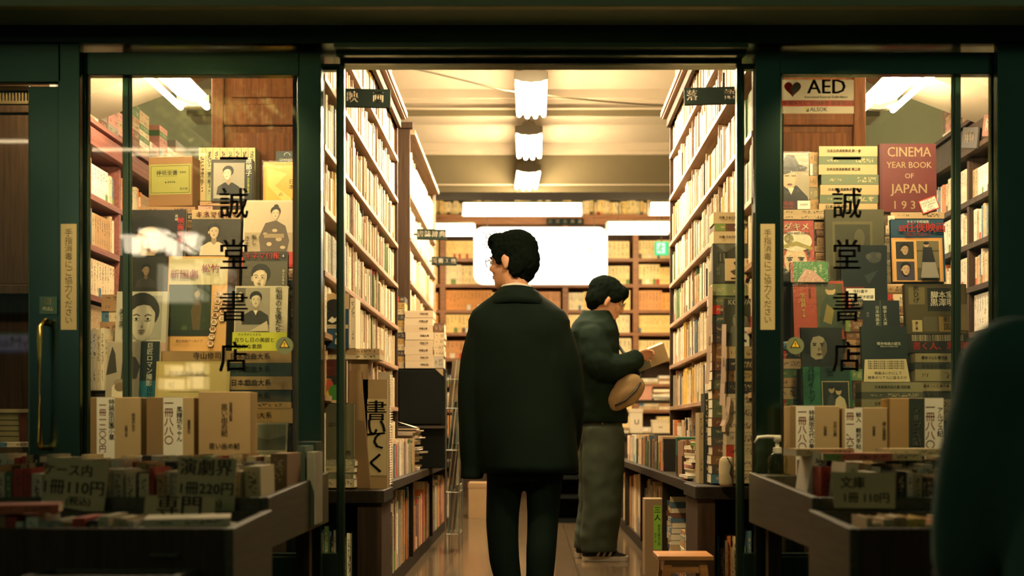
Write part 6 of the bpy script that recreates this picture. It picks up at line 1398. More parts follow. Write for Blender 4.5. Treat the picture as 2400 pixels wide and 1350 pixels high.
# step stool
e = empty('step_stool', 'small low wooden step stool with plank top on the tiles by the right counter', 'stool', (WX(1600, 4.16), 4.16, .012), None, (0, 0, .0))
M_STOOL = wood((.36, .15, .05), (.52, .25, .09), axis='X', name='stool_wood', rough=.3); w_, d_, H_ = .088, .09, .30
for i in range(4):
    k = MB(); k.box(-w_ - .012, w_ + .012, -d_ + i * d_ / 2 + .001, -d_ + (i + 1) * d_ / 2 - .001, H_ - .016, H_, M_STOOL); k.build('top_plank', e, bevel=.002)
for sx in (-1, 1):
    for sy in (-1, 1):
        k = MB(); k.prism([(sx * (w_ - .012), H_ - .016), (sx * (w_ + .022), 0), (sx * (w_ - .006), 0), (sx * (w_ - .042), H_ - .016)], 'y', sy * (d_ - .02) - .011, sy * (d_ - .02) + .011, M_STOOL); k.build('leg', e, bevel=.002)
for sy in (-1, 1):
    k = MB(); k.box(-w_ + .02, w_ - .02, sy * (d_ - .02) - .008, sy * (d_ - .02) + .008, H_ - .062, H_ - .016, M_STOOL); k.build('rail', e)
for sx in (-1, 1):
    k = MB(); k.box(sx * (w_ - .02) - .008, sx * (w_ - .02) + .008, -d_ + .03, d_ - .03, H_ - .062, H_ - .016, M_STOOL); k.build('rail', e)
# ---- far end of the shop: desk, boxes, low cabinet
e = empty('back_desk', 'dark wooden desk at the back beyond the reading man', 'desk', (.95, 10.2, 0)); k = MB(); k.box(-.62, .62, 0, .6, .70, .74, M_COUNTER); k.build('top', e)
for x in (-.58, .54):
    k = MB(); k.box(x, x + .04, .02, .58, 0, .70, M_DARKWOOD); k.build('leg', e)
k = MB(); k.box(-.54, .54, .05, .07, .25, .70, M_DARKWOOD); k.build('front_panel', e)
k = MB(); k.box(-.40, .62, .25, .60, 1.02, 1.045, M_COUNTER); k.box(-.40, -.37, .25, .6, .74, 1.02, M_DARKWOOD); k.box(.59, .62, .25, .6, .74, 1.02, M_DARKWOOD); k.build('riser_shelf', e)
def cbox(label, px0, px1, py0, Y, z0, d, c_, text=None, name='paper_box', cat='box'):
    x0, x1, z1 = WX(px0, Y), WX(px1, Y), WZ(py0, Y); e = empty(name, label, cat, ((x0 + x1) / 2, Y, z0)); w = (x1 - x0) / 2; h = z1 - z0
    k = MB(); k.box(-w, w, 0, d, 0, h * .86, flat(c_, .7)); k.build('box', e); k = MB(); k.box(-w - .004, w + .004, -.004, d + .004, h * .86, h, flat(tuple(q * .94 for q in c_), .7)); k.build('lid', e)
    if text: letters(text, h * .3, M_INK, e, (0, -.006, h * .45))
cbox('white box with dark label on the back desk, beside the reading man', 1478, 1506, 958, 10.22, .741, .2, (.60, .52, .36), 'U')
cbox('pale box with two black marks on the back desk', 1530, 1566, 984, 10.22, .741, .15, (.62, .52, .34), '▪▪')
cbox('pinkish box on the riser shelf at the back', 1500, 1528, 905, 10.5, 1.046, .15, (.48, .24, .16))
mag_pile('leaflet pile on the riser shelf at the back', 1.10, 1.32, 10.5, 1.046, 7, .014, 97, 'leaflets on the back riser', PALE, depth=.18, rag=.015)
mag_pile('low heap on the desk edge at the back', .72, .86, 10.25, .741, 4, .012, 98, 'heap on the back desk', PALE, depth=.2, rag=.01)
e = empty('low_cabinet', 'low black shelf unit on the floor far down the aisle between the two men', 'cabinet', (WX(1338, 9.4), 9.4, 0)); 
for z in (.0, .20, .36, .50):
    k = MB(); k.box(-.13, .13, 0, .3, z, z + .03, BK); k.build('shelf', e)
for x in (-.13, .11):
    k = MB(); k.box(x, x + .02, 0, .3, .03, .5, BK); k.build('side_panel', e)
k = MB(); k.box(-.11, .11, .28, .3, .03, .5, BK); k.build('back_board', e)
cbox('small cardboard box on the floor at the far left end of the aisle', 1098, 1140, 1132, 9.9, 0.0, .3, (.30, .19, .09), None, 'cardboard_box')
# ================================================================ people
SKIN = flat((0.50, 0.27, 0.15), .5, .3, name='skin', vary=.06)
HAIRM = flat((0.0035, 0.0055, 0.0042), .8, .0, name='black_hair')
COAT = flat((0.0042, 0.0100, 0.0072), .85, .06, name='dark_coat_cloth', vary=.2)
COAT2 = flat((0.0055, 0.0115, 0.008), .85, .03, name='dark_jacket_cloth', vary=.2)
TROUS = flat((0.0036, 0.0090, 0.0066), .85, .06, name='dark_trousers', vary=.2)
DENIM = flat((0.034, 0.048, 0.032), .8, .2, name='grey_green_denim', vary=.3)
SHIRT = flat((0.55, 0.52, 0.44), .8, .2, name='pale_shirt')
def fuse(mb, name, parent, mat, voxel=.008, smooth=4, noise_amp=0.0, noise_scale=20, wrinkle=None):
    """closed shapes grown together into one continuous skin"""
    o = mb.build('tmp'); m = o.modifiers.new('r', 'REMESH'); m.mode = 'VOXEL'; m.voxel_size = voxel
    if smooth: s = o.modifiers.new('s', 'SMOOTH'); s.iterations = smooth; s.factor = .5
    dg = bpy.context.evaluated_depsgraph_get(); me = bpy.data.meshes.new_from_object(o.evaluated_get(dg)); bpy.data.objects.remove(o)
    me.name = name
    if noise_amp or wrinkle:
        me.update()
        ns = [v.normal.copy() for v in me.vertices]
        for v, n in zip(me.vertices, ns):
            d = 0
            if noise_amp: d += noise_amp * noise.noise(v.co * noise_scale)
            if wrinkle: d += wrinkle(v.co)
            v.co += n * d
    me.materials.clear(); me.materials.append(mat)
    me.polygons.foreach_set('material_index', [0] * len(me.polygons)); me.polygons.foreach_set('use_smooth', [True] * len(me.polygons)); me.update()
    r = bpy.data.objects.new(name, me); COL.objects.link(r); r.parent = parent
    return r
def eloft(mb, rings, mat, n=24, M=None, p=2.2):
    """rings (cx, cy, cz, rx, ry): rounded cross-sections, closed"""
    R = []
    for cx_, cy_, cz_, rx, ry in rings:
        r = []
        for i in range(n):
            t = 2 * math.pi * i / n; c, s = math.cos(t), math.sin(t)
            r.append((cx_ + rx * math.copysign(abs(c) ** (2 / p), c), cy_ + ry * math.copysign(abs(s) ** (2 / p), s), cz_))
        R.append(r)
    mb.loft(R, mat, M)
def limb(mb, pts, rad, mat, n=14):
    """smooth tapered limb through joints"""
    P = [Vector(p) for p in pts]; q = []; rr = []
    for i in range(len(P) - 1):
        a, b, c, d = P[max(i - 1, 0)], P[i], P[i + 1], P[min(i + 2, len(P) - 1)]
        for k in range(5):
            t = k / 5; q.append(.5 * ((2 * b) + (c - a) * t + (2 * a - 5 * b + 4 * c - d) * t * t + (3 * b - a - 3 * c + d) * t ** 3)); rr.append(rad[i] + (rad[i + 1] - rad[i]) * t)
    q.append(P[-1]); rr.append(rad[-1])
    mb.tube(q, rr, mat, n); mb.ell(P[0], (rad[0],) * 3, mat, 12, 8); mb.ell(P[-1], (rad[-1],) * 3, mat, 12, 8)
def head_shapes(mb, M, mat):
    E = lambda c, r, R=None: mb.ell(c, r, mat, 18, 12, M @ (Matrix.Translation(c) @ R @ Matrix.Translation(-Vector(c))) if R else M)
    E((0, -.012, .032), (.074, .093, .088)); E((0, .026, -.028), (.062, .064, .088)); E((0, .040, -.075), (.046, .046, .040)); E((0, .072, -.096), (.022, .018, .018))
    E((0, .096, -.020), (.015, .019, .014)); E((0, .090, .004), (.010, .014, .028)); E((0, .070, .026), (.050, .022, .014)); E((0, .080, -.060), (.026, .014, .014)); E((0, .064, -.080), (.030, .026, .022)); E((0, .076, -.042), (.030, .018, .020))
    for s in (-1, 1):
        E((s * .012, .092, -.026), (.009, .012, .009)); E((s * .035, .066, -.028), (.026, .02, .024))
        E((s * .077, -.008, -.006), (.010, .020, .032), Matrix.Rotation(math.radians(-12), 4, 'X') @ Matrix.Rotation(s * math.radians(-18), 4, 'Z'))
        E((s * .079, -.006, -.034), (.008, .011, .011))
def head_parts(root, M):
    for s in (-1, 1):
        k = MB(); k.ell((s * .031, .080, .004), (.014, .010, .008), flat((.6, .56, .48), .3, .5, name='eye_white'), 12, 8, M); k.ell((s * .031, .0885, .004), (.006, .004, .006), M_BLACK, 10, 6, M); k.build('eye', root, smooth=True)
        k = MB(); k.tube([(s * .014, .090, .020), (s * .032, .088, .025), (s * .050, .076, .020)], [.003, .004, .002], HAIRM, 6, M); k.build('eyebrow', root, smooth=True)
    k = MB(); k.ell((0, .0905, -.0565), (.021, .005, .004), flat((.36, .15, .10), .5), 12, 6, M); k.ell((0, .0905, -.063), (.019, .005, .005), flat((.36, .15, .10), .5), 12, 6, M); k.build('lips', root, smooth=True)
def glasses(root, M):
    k = MB(); G = flat((.30, .24, .16), .25, .5, .8, name='spectacle_metal')
    for s in (-1, 1):
        c = Vector((s * .034, .104, .002)); k.tube([c + Vector((.024 * math.cos(t), -.004 * abs(math.cos(t)), .019 * math.sin(t))) for t in [2 * math.pi * i / 20 for i in range(21)]], .0014, G, 6, M)
        k.tube([(s * .057, .100, .006), (s * .074, .06, .008), (s * .080, -.005, .006), (s * .080, -.015, -.008)], .0014, G, 6, M)
    k.tube([(-.010, .104, .005), (0, .107, .008), (.010, .104, .005)], .0014, G, 6, M); k.build('spectacles', root, smooth=True)
    k = MB()
    for s in (-1, 1):
        c = Vector((s * .034, .103, .002)); vs = [c + Vector((.0235 * math.cos(t), -.004 * abs(math.cos(t)), .0185 * math.sin(t))) for t in [2 * math.pi * i / 20 for i in range(20)]]; k.add(vs, [list(range(20))], M_GLASS, M)
    k.build('lenses', root)
def hand_shapes(mb, M, mat, curl=.5, side=1, spread=.06):
    """palm along +y, back of the hand +z, five separate fingers that curl towards -z; thumb on the side"""
    mb.ell((0, .040, 0), (.038, .048, .014), mat, 14, 9, M); mb.ell((side * -.022, .022, -.006), (.018, .028, .013), mat, 12, 8, M); mb.ell((0, .0, 0), (.026, .03, .018), mat, 12, 8, M)
    for i, (x, L_) in enumerate(((-.030, .066), (-.010, .076), (.010, .072), (.029, .056))):
        x *= side; y0 = .076 - (.006 if i in (0, 3) else 0); p = Vector((x, y0, .002)); pts = [Vector((x * .9, .05, .002)), p]; a = -.15; cl = curl * (1 + .08 * i)
        for seg in (.45, .32, .23):
            a -= cl * (1.0 if seg == .45 else 1.15); p = p + Vector((side * spread * (i - 1.5) * .1 * L_, math.cos(a) * L_ * seg, math.sin(a) * L_ * seg)); pts.append(p.copy())
        limb_ = [.0088, .0088, .0082, .0074, .0064]; mb.tube(pts, limb_, mat, 8, M); mb.ell(pts[-1], (.0064,) * 3, mat, 8, 6, M)
    t = [Vector((side * -.022, .012, -.004)), Vector((side * -.040, .032, -.012)), Vector((side * -.050, .056, -.022)), Vector((side * -.046, .076, -.032))]
    mb.tube(t, [.012, .0108, .0096, .0078], mat, 8, M); mb.ell(t[-1], (.0078,) * 3, mat, 8, 6, M)
def shoe(root, M, upper, sole, stripes=None, L_=.275):
    k = MB(); prof = [(-.125, .034), (-.11, .040), (-.05, .037), (.03, .043), (.09, .044), (.128, .032), (.143, .014)]
    R = []
    for x, w in prof: R.append([(x, w * math.cos(t), .0 + (.028 if math.sin(t) > 0 else 0.0) + .006 * math.sin(t) * 0) for t in [2 * math.pi * i / 16 for i in range(16)]])
    k.loft([[(x, y, z) for x, y, z in r] for r in R], sole, M); o = k.build('sole', root, smooth=False)
    k = MB(); up = [(-.122, .030, .075), (-.10, .037, .085), (-.04, .036, .090), (.01, .038, .080), (.06, .041, .058), (.105, .038, .046), (.132, .022, .036)]
    R = []
    for x, w, h in up: R.append([(x, w * math.cos(t) * (1 if math.sin(t) < .3 else .75), .026 + max(0, math.sin(t)) * (h - .026)) for t in [2 * math.pi * i / 16 for i in range(16)]])
    k.loft(R, upper, M); k.build('upper', root, smooth=True)
    if stripes:
        for i in range(3):
            x = -.045 + i * .034; k = MB()
            k.add([(x, -.0405, .030), (x + .015, -.041, .030), (x + .033, -.032, .064), (x + .019, -.032, .066)], [(0, 1, 2, 3)], stripes, M); oo = k.build('stripe', root); s_ = oo.modifiers.new('t', 'SOLIDIFY'); s_.thickness = .002
# ---------------------------------------------------------------- the man walking in, seen from behind
Y1 = 5.25; S1 = F / Y1; X1 = WX(1222, Y1)
p1 = empty('person', 'man in a long dark coat standing in the doorway, back turned, head turned left', 'person', (X1, Y1, 0))
def q(px, py, dy=0.0): return Vector((WX(px, Y1) - X1, dy, WZ(py, Y1)))
HM = Matrix.Translation(q(1200, 611, .03)) @ Matrix.Rotation(math.radians(64), 4, 'Z') @ Matrix.Rotation(math.radians(-4), 4, 'X') @ Matrix.Scale(1.06, 4)
b = MB(); head_shapes(b, HM, SKIN)
limb(b, [q(1203, 640, .015), q(1212, 690, .0), q(1214, 730, 0)], [.058, .060, .075], SKIN)
eloft(b, [(q(1216, y).x, 0, q(0, y).z, w, d) for y, w, d in ((1090, .15, .10), (1000, .14, .10), (900, .16, .11), (800, .15, .10), (755, .13, .08), (720, .08, .065))], SKIN)
for sh, el, wr in (((1152, 778, 0), (1110, 915, -.01), (1108, 1030, .02)), ((1286, 780, 0), (1328, 915, .01), (1318, 1010, .14))):
    limb(b, [q(*sh), q(*el), q(*wr)], [.055, .045, .030], SKIN)
hand_shapes(b, Matrix.Translation(q(1107, 1032, .02)) @ Matrix.Rotation(math.radians(-90), 4, 'X') @ Matrix.Rotation(math.radians(90), 4, 'Y') @ Matrix.Scale(.62, 4), SKIN, .7, 1)
hand_shapes(b, Matrix.Translation(q(1315, 1012, .14)) @ Matrix.Rotation(math.radians(-70), 4, 'X') @ Matrix.Rotation(math.radians(-90), 4, 'Y') @ Matrix.Scale(.8, 4), SKIN, .6, -1)
for hx, kx, ax, dy in ((1185, 1181, 1192, .0), (1272, 1266, 1262, -.05)):
    limb(b, [q(hx, 1080), q(kx, 1215, .03), q(ax, 1350, dy)], [.07, .050, .038], SKIN)
fuse(b, 'body', p1, SKIN, .0065, 3)
head_parts(p1, HM); glasses(p1, HM)
b = MB(); E = lambda c, r: b.ell(c, r, HAIRM, 18, 12, HM)
E((0, -.020, .050), (.089, .104, .088)); E((0, -.070, .005), (.078, .055, .085)); E((0, -.048, -.062), (.054, .040, .046)); E((.0, .050, .098), (.070, .050, .034)); E((0, .075, .085), (.055, .030, .028))
for s in (-1, 1): E((s * .070, .020, .045), (.018, .045, .05)); E((s * .066, -.045, -.030), (.020, .035, .055)); E((s * .074, .028, .012), (.010, .016, .035))
h1 = fuse(b, 'hair', p1, HAIRM, .006, 2, .005, 60)
k = MB(); rg = random.Random(8)
for i in range(70):                                      # loose curls over the forehead and crown
    a = Vector((rg.uniform(-.06, .05), rg.uniform(.02, .10), .10 + rg.uniform(-.03, .025))); pts = [a]
    d = Vector((rg.uniform(-.3, .3), rg.uniform(.3, 1), rg.uniform(.1, .9))).normalized()
    for j in range(5):
        d = (d + Vector((rg.uniform(-.7, .7), rg.uniform(-.6, .6), rg.uniform(-.8, .5)))).normalized(); pts.append(pts[-1] + d * .0085)
    k.tube(pts, [.0010, .0010, .0009, .0008, .0006, .0004], HAIRM, 4, HM)
k.build('hair_curls', p1)
def folds(v): return .006 * noise.noise(Vector((v.x * 7, v.y * 7, v.z * 1.6))) + .003 * noise.noise(Vector((v.x * 16, v.y * 16, v.z * 6)))
b = MB()
R = [(1108, 1243, .222, .155), (1095, 1242, .228, .17), (1000, 1232, .232, .17), (900, 1222, .232, .16), (820, 1217, .232, .15), (778, 1217, .236, .145), (752, 1217, .236, .132), (730, 1216, .214, .118), (711, 1214, .165, .105), (695, 1213, .118, .092), (682, 1212, .09, .083), (674, 1212, .080, .078)]
eloft(b, [(q(cx_, y).x, .0, q(0, y).z, w, d) for y, cx_, w, d in R], COAT, 32)
limb(b, [q(1140, 768, 0), q(1118, 845, -.005), q(1107, 935, .0), q(1106, 1090, .02)], [.080, .078, .070, .055], COAT)
eloft(b, [(q(1106, y).x, .02, q(0, y).z, w, w) for y, w in ((1040, .052), (1122, .053))], COAT)
limb(b, [q(1296, 770, 0), q(1324, 850, -.01), q(1338, 950, .02), q(1330, 1050, .12)], [.080, .078, .068, .06], COAT)
ct = fuse(b, 'coat', p1, COAT, .009, 4, 0, 1, folds)
k = MB(); R = []                                         # turned-down collar
for y, cx_, w, d, lift in ((712, 1212, .158, .124, 0), (698, 1212, .136, .114, .0), (683, 1212, .108, .098, .0), (676, 1212, .094, .090, .0), (679, 1212, .084, .080, 0), (704, 1212, .084, .078, 0)):
    R.append([(q(cx_, y).x + w * math.cos(t), .0 + d * math.sin(t), q(0, y).z - .030 * max(0, math.sin(t)) - .012 * abs(math.cos(t))) for t in [2 * math.pi * i / 28 for i in range(28)]])
k.loft(R, COAT); k.build('collar', p1, smooth=True)
k = MB(); R = []
for y, w in ((684, .074), (666, .069), (666, .064), (696, .064)):
    R.append([(q(1210, y).x + w * math.cos(t), .004 + w * math.sin(t), q(0, y).z - .022 * max(0, math.sin(t)) - .008 * abs(math.cos(t))) for t in [2 * math.pi * i / 24 for i in range(24)]])
k.loft(R, SHIRT); k.build('shirt_collar', p1, smooth=True)
b = MB()
eloft(b, [(q(1230, y).x, 0, q(0, y).z, w, d) for y, w, d in ((1125, .165, .11), (1060, .165, .12), (1010, .155, .11))], TROUS)
def wr(v): return .004 * noise.noise(Vector((v.x * 9, v.y * 9, v.z * 7)))
limb(b, [q(1186, 1095), q(1178, 1205, .02), q(1181, 1300, .0), q(1192, 1356, -.02)], [.092, .077, .071, .062], TROUS)
limb(b, [q(1277, 1095), q(1273, 1205, .02), q(1268, 1300, -.02), q(1264, 1376, -.03)], [.092, .074, .070, .064], TROUS)
fuse(b, 'trousers', p1, TROUS, .009, 4, 0, 1, wr)
LEA = flat((.02, .018, .015), .4, .5, name='shoe_leather')
for ax, z, dy, pit in ((1194, .0, .03, 0), (1264, .0, -.01, 0)):
    sroot = bpy.data.objects.new('shoe', None); COL.objects.link(sroot); sroot.parent = p1
    shoe(sroot, Matrix.Translation((q(ax, 0).x, dy + .05, 0.001)) @ Matrix.Rotation(math.radians(92), 4, 'Z'), LEA, LEA)
# ---------------------------------------------------------------- the man reading at the right-hand shelves
Y2 = 6.75; X2 = WX(1408, Y2)
p2 = empty('person', 'man in dark jacket and wide grey-green trousers reading a book at the right shelves', 'person', (X2, Y2, 0))
def q(px, py, dy=0.0): return Vector((WX(px, Y2) - X2, dy, WZ(py, Y2)))
HM = Matrix.Translation(q(1421, 705, .0)) @ Matrix.Rotation(math.radians(-84), 4, 'Z') @ Matrix.Rotation(math.radians(-20), 4, 'X') @ Matrix.Scale(1.05, 4)
b = MB(); head_shapes(b, HM, SKIN)
limb(b, [q(1412, 726), q(1399, 760), q(1393, 800)], [.056, .058, .075], SKIN)
eloft(b, [(q(cx_, y).x, 0, q(0, y).z, w, d) for y, cx_, w, d in ((1000, 1408, .10, .15), (930, 1400, .10, .15), (850, 1394, .11, .17), (795, 1392, .09, .15), (765, 1392, .065, .10))], SKIN)
bc = q(1527, 838, -.02)
BM = Matrix.Translation(bc) @ Matrix.Rotation(math.radians(-24), 4, 'Y') @ Matrix.Rotation(math.radians(38), 4, 'X')
limb(b, [q(1388, 815, -.13), q(1406, 868, -.19), q(1487, 842, -.10)], [.055, .045, .030], SKIN)
limb(b, [q(1390, 815, .13), q(1415, 872, .16), q(1498, 855, .05)], [.055, .045, .030], SKIN)
hand_shapes(b, Matrix.Translation(q(1484, 842, -.105)) @ Matrix.Rotation(math.radians(-62), 4, 'Z') @ Matrix.Rotation(math.radians(18), 4, 'X') @ Matrix.Rotation(math.radians(-60), 4, 'Y'), SKIN, .45, -1)
hand_shapes(b, Matrix.Translation(q(1499, 858, .03)) @ Matrix.Rotation(math.radians(-92), 4, 'Z') @ Matrix.Rotation(math.radians(8), 4, 'X') @ Matrix.Rotation(math.radians(170), 4, 'Y'), SKIN, .35, 1)
for dy, kx, ax in ((-.09, 1412, 1404), (.09, 1408, 1396)): limb(b, [q(1408, 1000, dy), q(kx, 1145, dy), q(ax, 1272, dy)], [.085, .055, .032], SKIN)
fuse(b, 'body', p2, SKIN, .0062, 2)
head_parts(p2, HM); glasses(p2, HM)
b = MB(); E = lambda c, r: b.ell(c, r, HAIRM, 18, 12, HM)
E((0, -.018, .052), (.092, .106, .086)); E((0, -.066, .0), (.080, .054, .075)); E((0, .062, .066), (.072, .048, .048)); E((0, -.062, -.050), (.055, .038, .03))
for s in (-1, 1): E((s * .074, .030, .040), (.020, .050, .050)); E((s * .072, -.045, .0), (.020, .04, .05))
fuse(b, 'hair', p2, HAIRM, .007, 2, .005, 45)
b = MB()
def folds2(v): return .009 * noise.noise(Vector((v.x * 5, v.y * 5, v.z * 13))) + .004 * noise.noise(v * 22)
R = [(992, 1410, .155, .20), (975, 1409, .162, .205), (920, 1404, .152, .205), (860, 1396, .150, .21), (810, 1392, .150, .215), (780, 1391, .142, .205), (760, 1392, .125, .17), (742, 1396, .105, .115), (730, 1398, .09, .09)]
eloft(b, [(q(cx_, y).x, 0, q(0, y).z, w, d) for y, cx_, w, d in R], COAT2, 30)
limb(b, [q(1386, 800, -.155), q(1392, 835, -.19), q(1408, 868, -.20), q(1450, 862, -.16), q(1484, 846, -.11)], [.088, .092, .088, .074, .058], COAT2)
limb(b, [q(1388, 790, .165), q(1415, 875, .18), q(1495, 858, .06)], [.095, .085, .056], COAT2)
fuse(b, 'jacket', p2, COAT2, .009, 3, 0, 1, folds2)
k = MB(); R = []                                         # stand-up collar, higher at the nape
for z, rx, ry in ((-.055, .112, .108), (.0, .098, .094), (.032, .088, .086), (.034, .078, .076), (-.03, .080, .078)):
    R.append([(q(1399, 752).x + .012 + (rx + .012) * math.cos(t), ry * math.sin(t), q(0, 752).z + z - .030 * math.cos(t)) for t in [2 * math.pi * i / 26 for i in range(26)]])
k.loft(R, COAT2); k.build('collar', p2, smooth=True)
b = MB(); eloft(b, [(q(1410, y).x, 0, q(0, y).z, w, d) for y, w, d in ((1040, .13, .17), (985, .125, .17), (960, .12, .16))], DENIM)
def wr2(v): return .010 * noise.noise(Vector((v.x * 6, v.y * 6, v.z * 4.5))) + .005 * noise.noise(Vector((v.x * 14, v.y * 14, v.z * 18)))
for dy, xs_ in ((-.095, (1412, 1412, 1408, 1404)), (.095, (1406, 1404, 1398, 1392))):
    eloft(b, [(q(x, y).x, dy, q(0, y).z, w, d) for x, y, w, d in ((xs_[0], 1000, .125, .10), (xs_[0], 1050, .125, .105), (xs_[1], 1130, .118, .105), (xs_[2], 1205, .112, .105), (xs_[3], 1250, .112, .105), (xs_[3] - 2, 1289, .106, .10))], DENIM)
fuse(b, 'trousers', p2, DENIM, .010, 3, 0, 1, wr2)
SB_, SO = flat((.012, .014, .014), .6, .3, name='black_trainer'), flat((.62, .58, .48), .5, .3, name='white_sole')
for px, dy in ((1412, -.095), (1400, .095)):
    sroot = bpy.data.objects.new('shoe', None); COL.objects.link(sroot); sroot.parent = p2
    shoe(sroot, Matrix.Translation((q(px, 0).x, dy, 0.001)), SB_, SO, SO)
# tan bag slung on his front
TANC = flat((.21, .145, .065), .75, .2, name='tan_canvas', vary=.2)
b = MB(); BMx = Matrix.Translation(q(1462, 924, -.19)) @ Matrix.Rotation(math.radians(-38), 4, 'Y')
b.ell((0, 0, 0), (.125, .045, .075), TANC, 22, 12, BMx); b.ell((.03, 0, .025), (.09, .04, .065), TANC, 18, 10, BMx); b.ell((-.07, 0, -.01), (.06, .035, .05), TANC, 18, 10, BMx)
bag = fuse(b, 'tmpbag', None, TANC, .008, 4, .004, 20); bag.name = 'shoulder_bag'; bag.location = p2.location
tag(bag, 'tan canvas crossbody bag hanging at the front of the reading man', 'bag')
def sub(name, k): o = k.build(name, None, smooth=True); o.parent = bag; return o
k = MB(); k.tube([BMx @ Vector((-.10, -.040, -.015)), BMx @ Vector((-.04, -.050, -.028)), BMx @ Vector((.04, -.050, -.022)), BMx @ Vector((.10, -.034, .0))], .006, M_BLACK, 8); sub('zip', k)
k = MB(); k.tube([BMx @ Vector((.11, -.01, .02)), q(1496, 880, -.13), q(1470, 848, -.115), q(1440, 800, -.05)], .009, M_BLACK, 8); sub('strap', k)
# the book he reads
rb = empty('open_book', 'open book with grey-green and beige cover held up by the reading man', 'book', p2.location + bc)
RBM = Matrix.Rotation(math.radians(-22), 4, 'Y') @ Matrix.Rotation(math.radians(24), 4, 'X')
k = MB(); k.box(-.092, -.022, -.004, 0, -.058, .058, flat((.12, .13, .085), .6), RBM); k.box(-.022, .092, -.004, 0, -.058, .058, flat((.33, .27, .15), .6), RBM); k.box(-.096, -.088, -.004, .012, -.058, .058, flat((.12, .13, .085), .6), RBM); k.build('cover', rb)
k = MB(); k.box(-.088, .088, .0, .012, -.054, .056, M_PAPER, RBM); k.add([(-.088, .012, .056), (.088, .012, .056), (.085, .024, .057), (-.085, .024, .057), (-.088, .012, -.054), (.088, .012, -.054), (.085, .024, -.05), (-.085, .024, -.05)], [(0, 1, 2, 3), (4, 7, 6, 5), (0, 3, 7, 4), (1, 5, 6, 2), (3, 2, 6, 7), (0, 4, 5, 1)], M_PAPER, RBM); k.build('pages', rb)
# ---------------------------------------------------------------- dark blurred figure crouching close to the camera, right edge
p3 = empty('person', 'person in a dark coat crouching close by at the right edge, out of focus', 'person', (1.068, 2.0, 0.0))
HM = Matrix.Translation((.06, .10, 1.14)) @ Matrix.Rotation(math.radians(-14), 4, 'X')
b = MB(); head_shapes(b, HM, SKIN); limb(b, [(.06, .08, 1.08), (.04, .03, .98), (.03, .0, .9)], [.056, .058, .08], SKIN)
eloft(b, [(x, y, z, w, d) for x, y, z, w, d in ((0, -.10, .24, .15, .12), (0, -.08, .4, .14, .11), (.0, -.03, .65, .17, .11), (.01, 0, .84, .17, .09), (.02, .0, .92, .09, .07))], SKIN)
for s in (-1, 1):
    limb(b, [(s * .2, .0, .86), (s * .27, .10, .60), (s * .16, .34, .52)], [.052, .044, .030], SKIN); limb(b, [(s * .10, -.06, .26), (s * .18, .33, .44), (s * .15, .06, .09)], [.085, .06, .042], SKIN)
    hand_shapes(b, Matrix.Translation((s * .155, .345, .52)) @ Matrix.Rotation(s * .4, 4, 'Z') @ Matrix.Rotation(math.radians(-30), 4, 'X'), SKIN, .4, s)
fuse(b, 'body', p3, SKIN, .008, 3); head_parts(p3, HM)
b = MB(); b.ell((0, -.018, .05), (.090, .106, .088), HAIRM, 18, 12, HM); b.ell((0, -.066, -.01), (.078, .054, .085), HAIRM, 18, 12, HM); b.ell((0, .06, .07), (.07, .045, .04), HAIRM, 18, 12, HM)
fuse(b, 'hair', p3, HAIRM, .009, 2, .006, 40)
b = MB(); eloft(b, [(x, y, z, w, d) for x, y, z, w, d in ((0, -.10, .12, .24, .20), (0, -.10, .3, .25, .20), (0, -.06, .5, .255, .18), (.0, -.03, .70, .255, .16), (.01, -.01, .86, .25, .14), (.02, .0, .935, .20, .12), (.03, .01, 1.01, .09, .085))], COAT, 30)
for s in (-1, 1): limb(b, [(s * .225, -.01, .865), (s * .25, .06, .66), (s * .24, .16, .52), (s * .17, .32, .52)], [.098, .085, .072, .052], COAT)
COAT3 = flat((0.036, 0.085, 0.066), .85, .1, name='dim_coat_cloth')
fuse(b, 'coat', p3, COAT3, .011, 4, 0, 1, folds)
b = MB()
for s in (-1, 1): limb(b, [(s * .10, -.06, .25), (s * .18, .33, .44), (s * .15, .07, .10)], [.11, .085, .062], TROUS)
fuse(b, 'trousers', p3, TROUS, .011, 3)
for s in (-1, 1):
    sroot = bpy.data.objects.new('shoe', None); COL.objects.link(sroot); sroot.parent = p3
    shoe(sroot, Matrix.Translation((s * .15, .12, .001)) @ Matrix.Rotation(math.radians(90), 4, 'Z'), LEA, LEA)
# ================================================================ across the street, behind the camera: what the window glass mirrors
YO = -6.0; SV = F / (2 * 4.06 - YO)
def mx(px): return (px - CX) / SV
def mz(py): return HC + (CY - py) / SV
PEND = emit((1.0, 0.80, 0.55), 15.0, 'lit_pendant_shade')
for i, (px, py, w, lab) in enumerate(((310, 572, 52, 'first'), (362, 560, 72, 'second'), (402, 578, 34, 'third'), (442, 566, 48, 'fourth'))):
    yo = YO - .55 * (1 - i % 2); sv_ = F / (8.12 - yo); r = w / 2 / sv_; e = empty('pendant_lamp', f'glowing bowl pendant lamp across the street mirrored in the left window, {lab} from left', 'lamp', ((px - CX) / sv_, yo, HC + (CY - py) / sv_), 'pendant lamps mirrored in the left window')
    ring = lambda q_, z: [(q_ * math.cos(t), q_ * math.sin(t), z) for t in [2 * math.pi * j / 18 for j in range(18)]]
    k = MB(); k.loft([ring(r * .62, -.11), ring(r * .72, -.06), ring(r * .76, .06), ring(r, .08), ring(r, .10), ring(r * .2, .11)], PEND); k.build('shade', e, smooth=True)
    k = MB(); k.tube([(0, 0, .1), (0, 0, 1.2)], .008, M_BLACK, 6); k.build('cord', e)
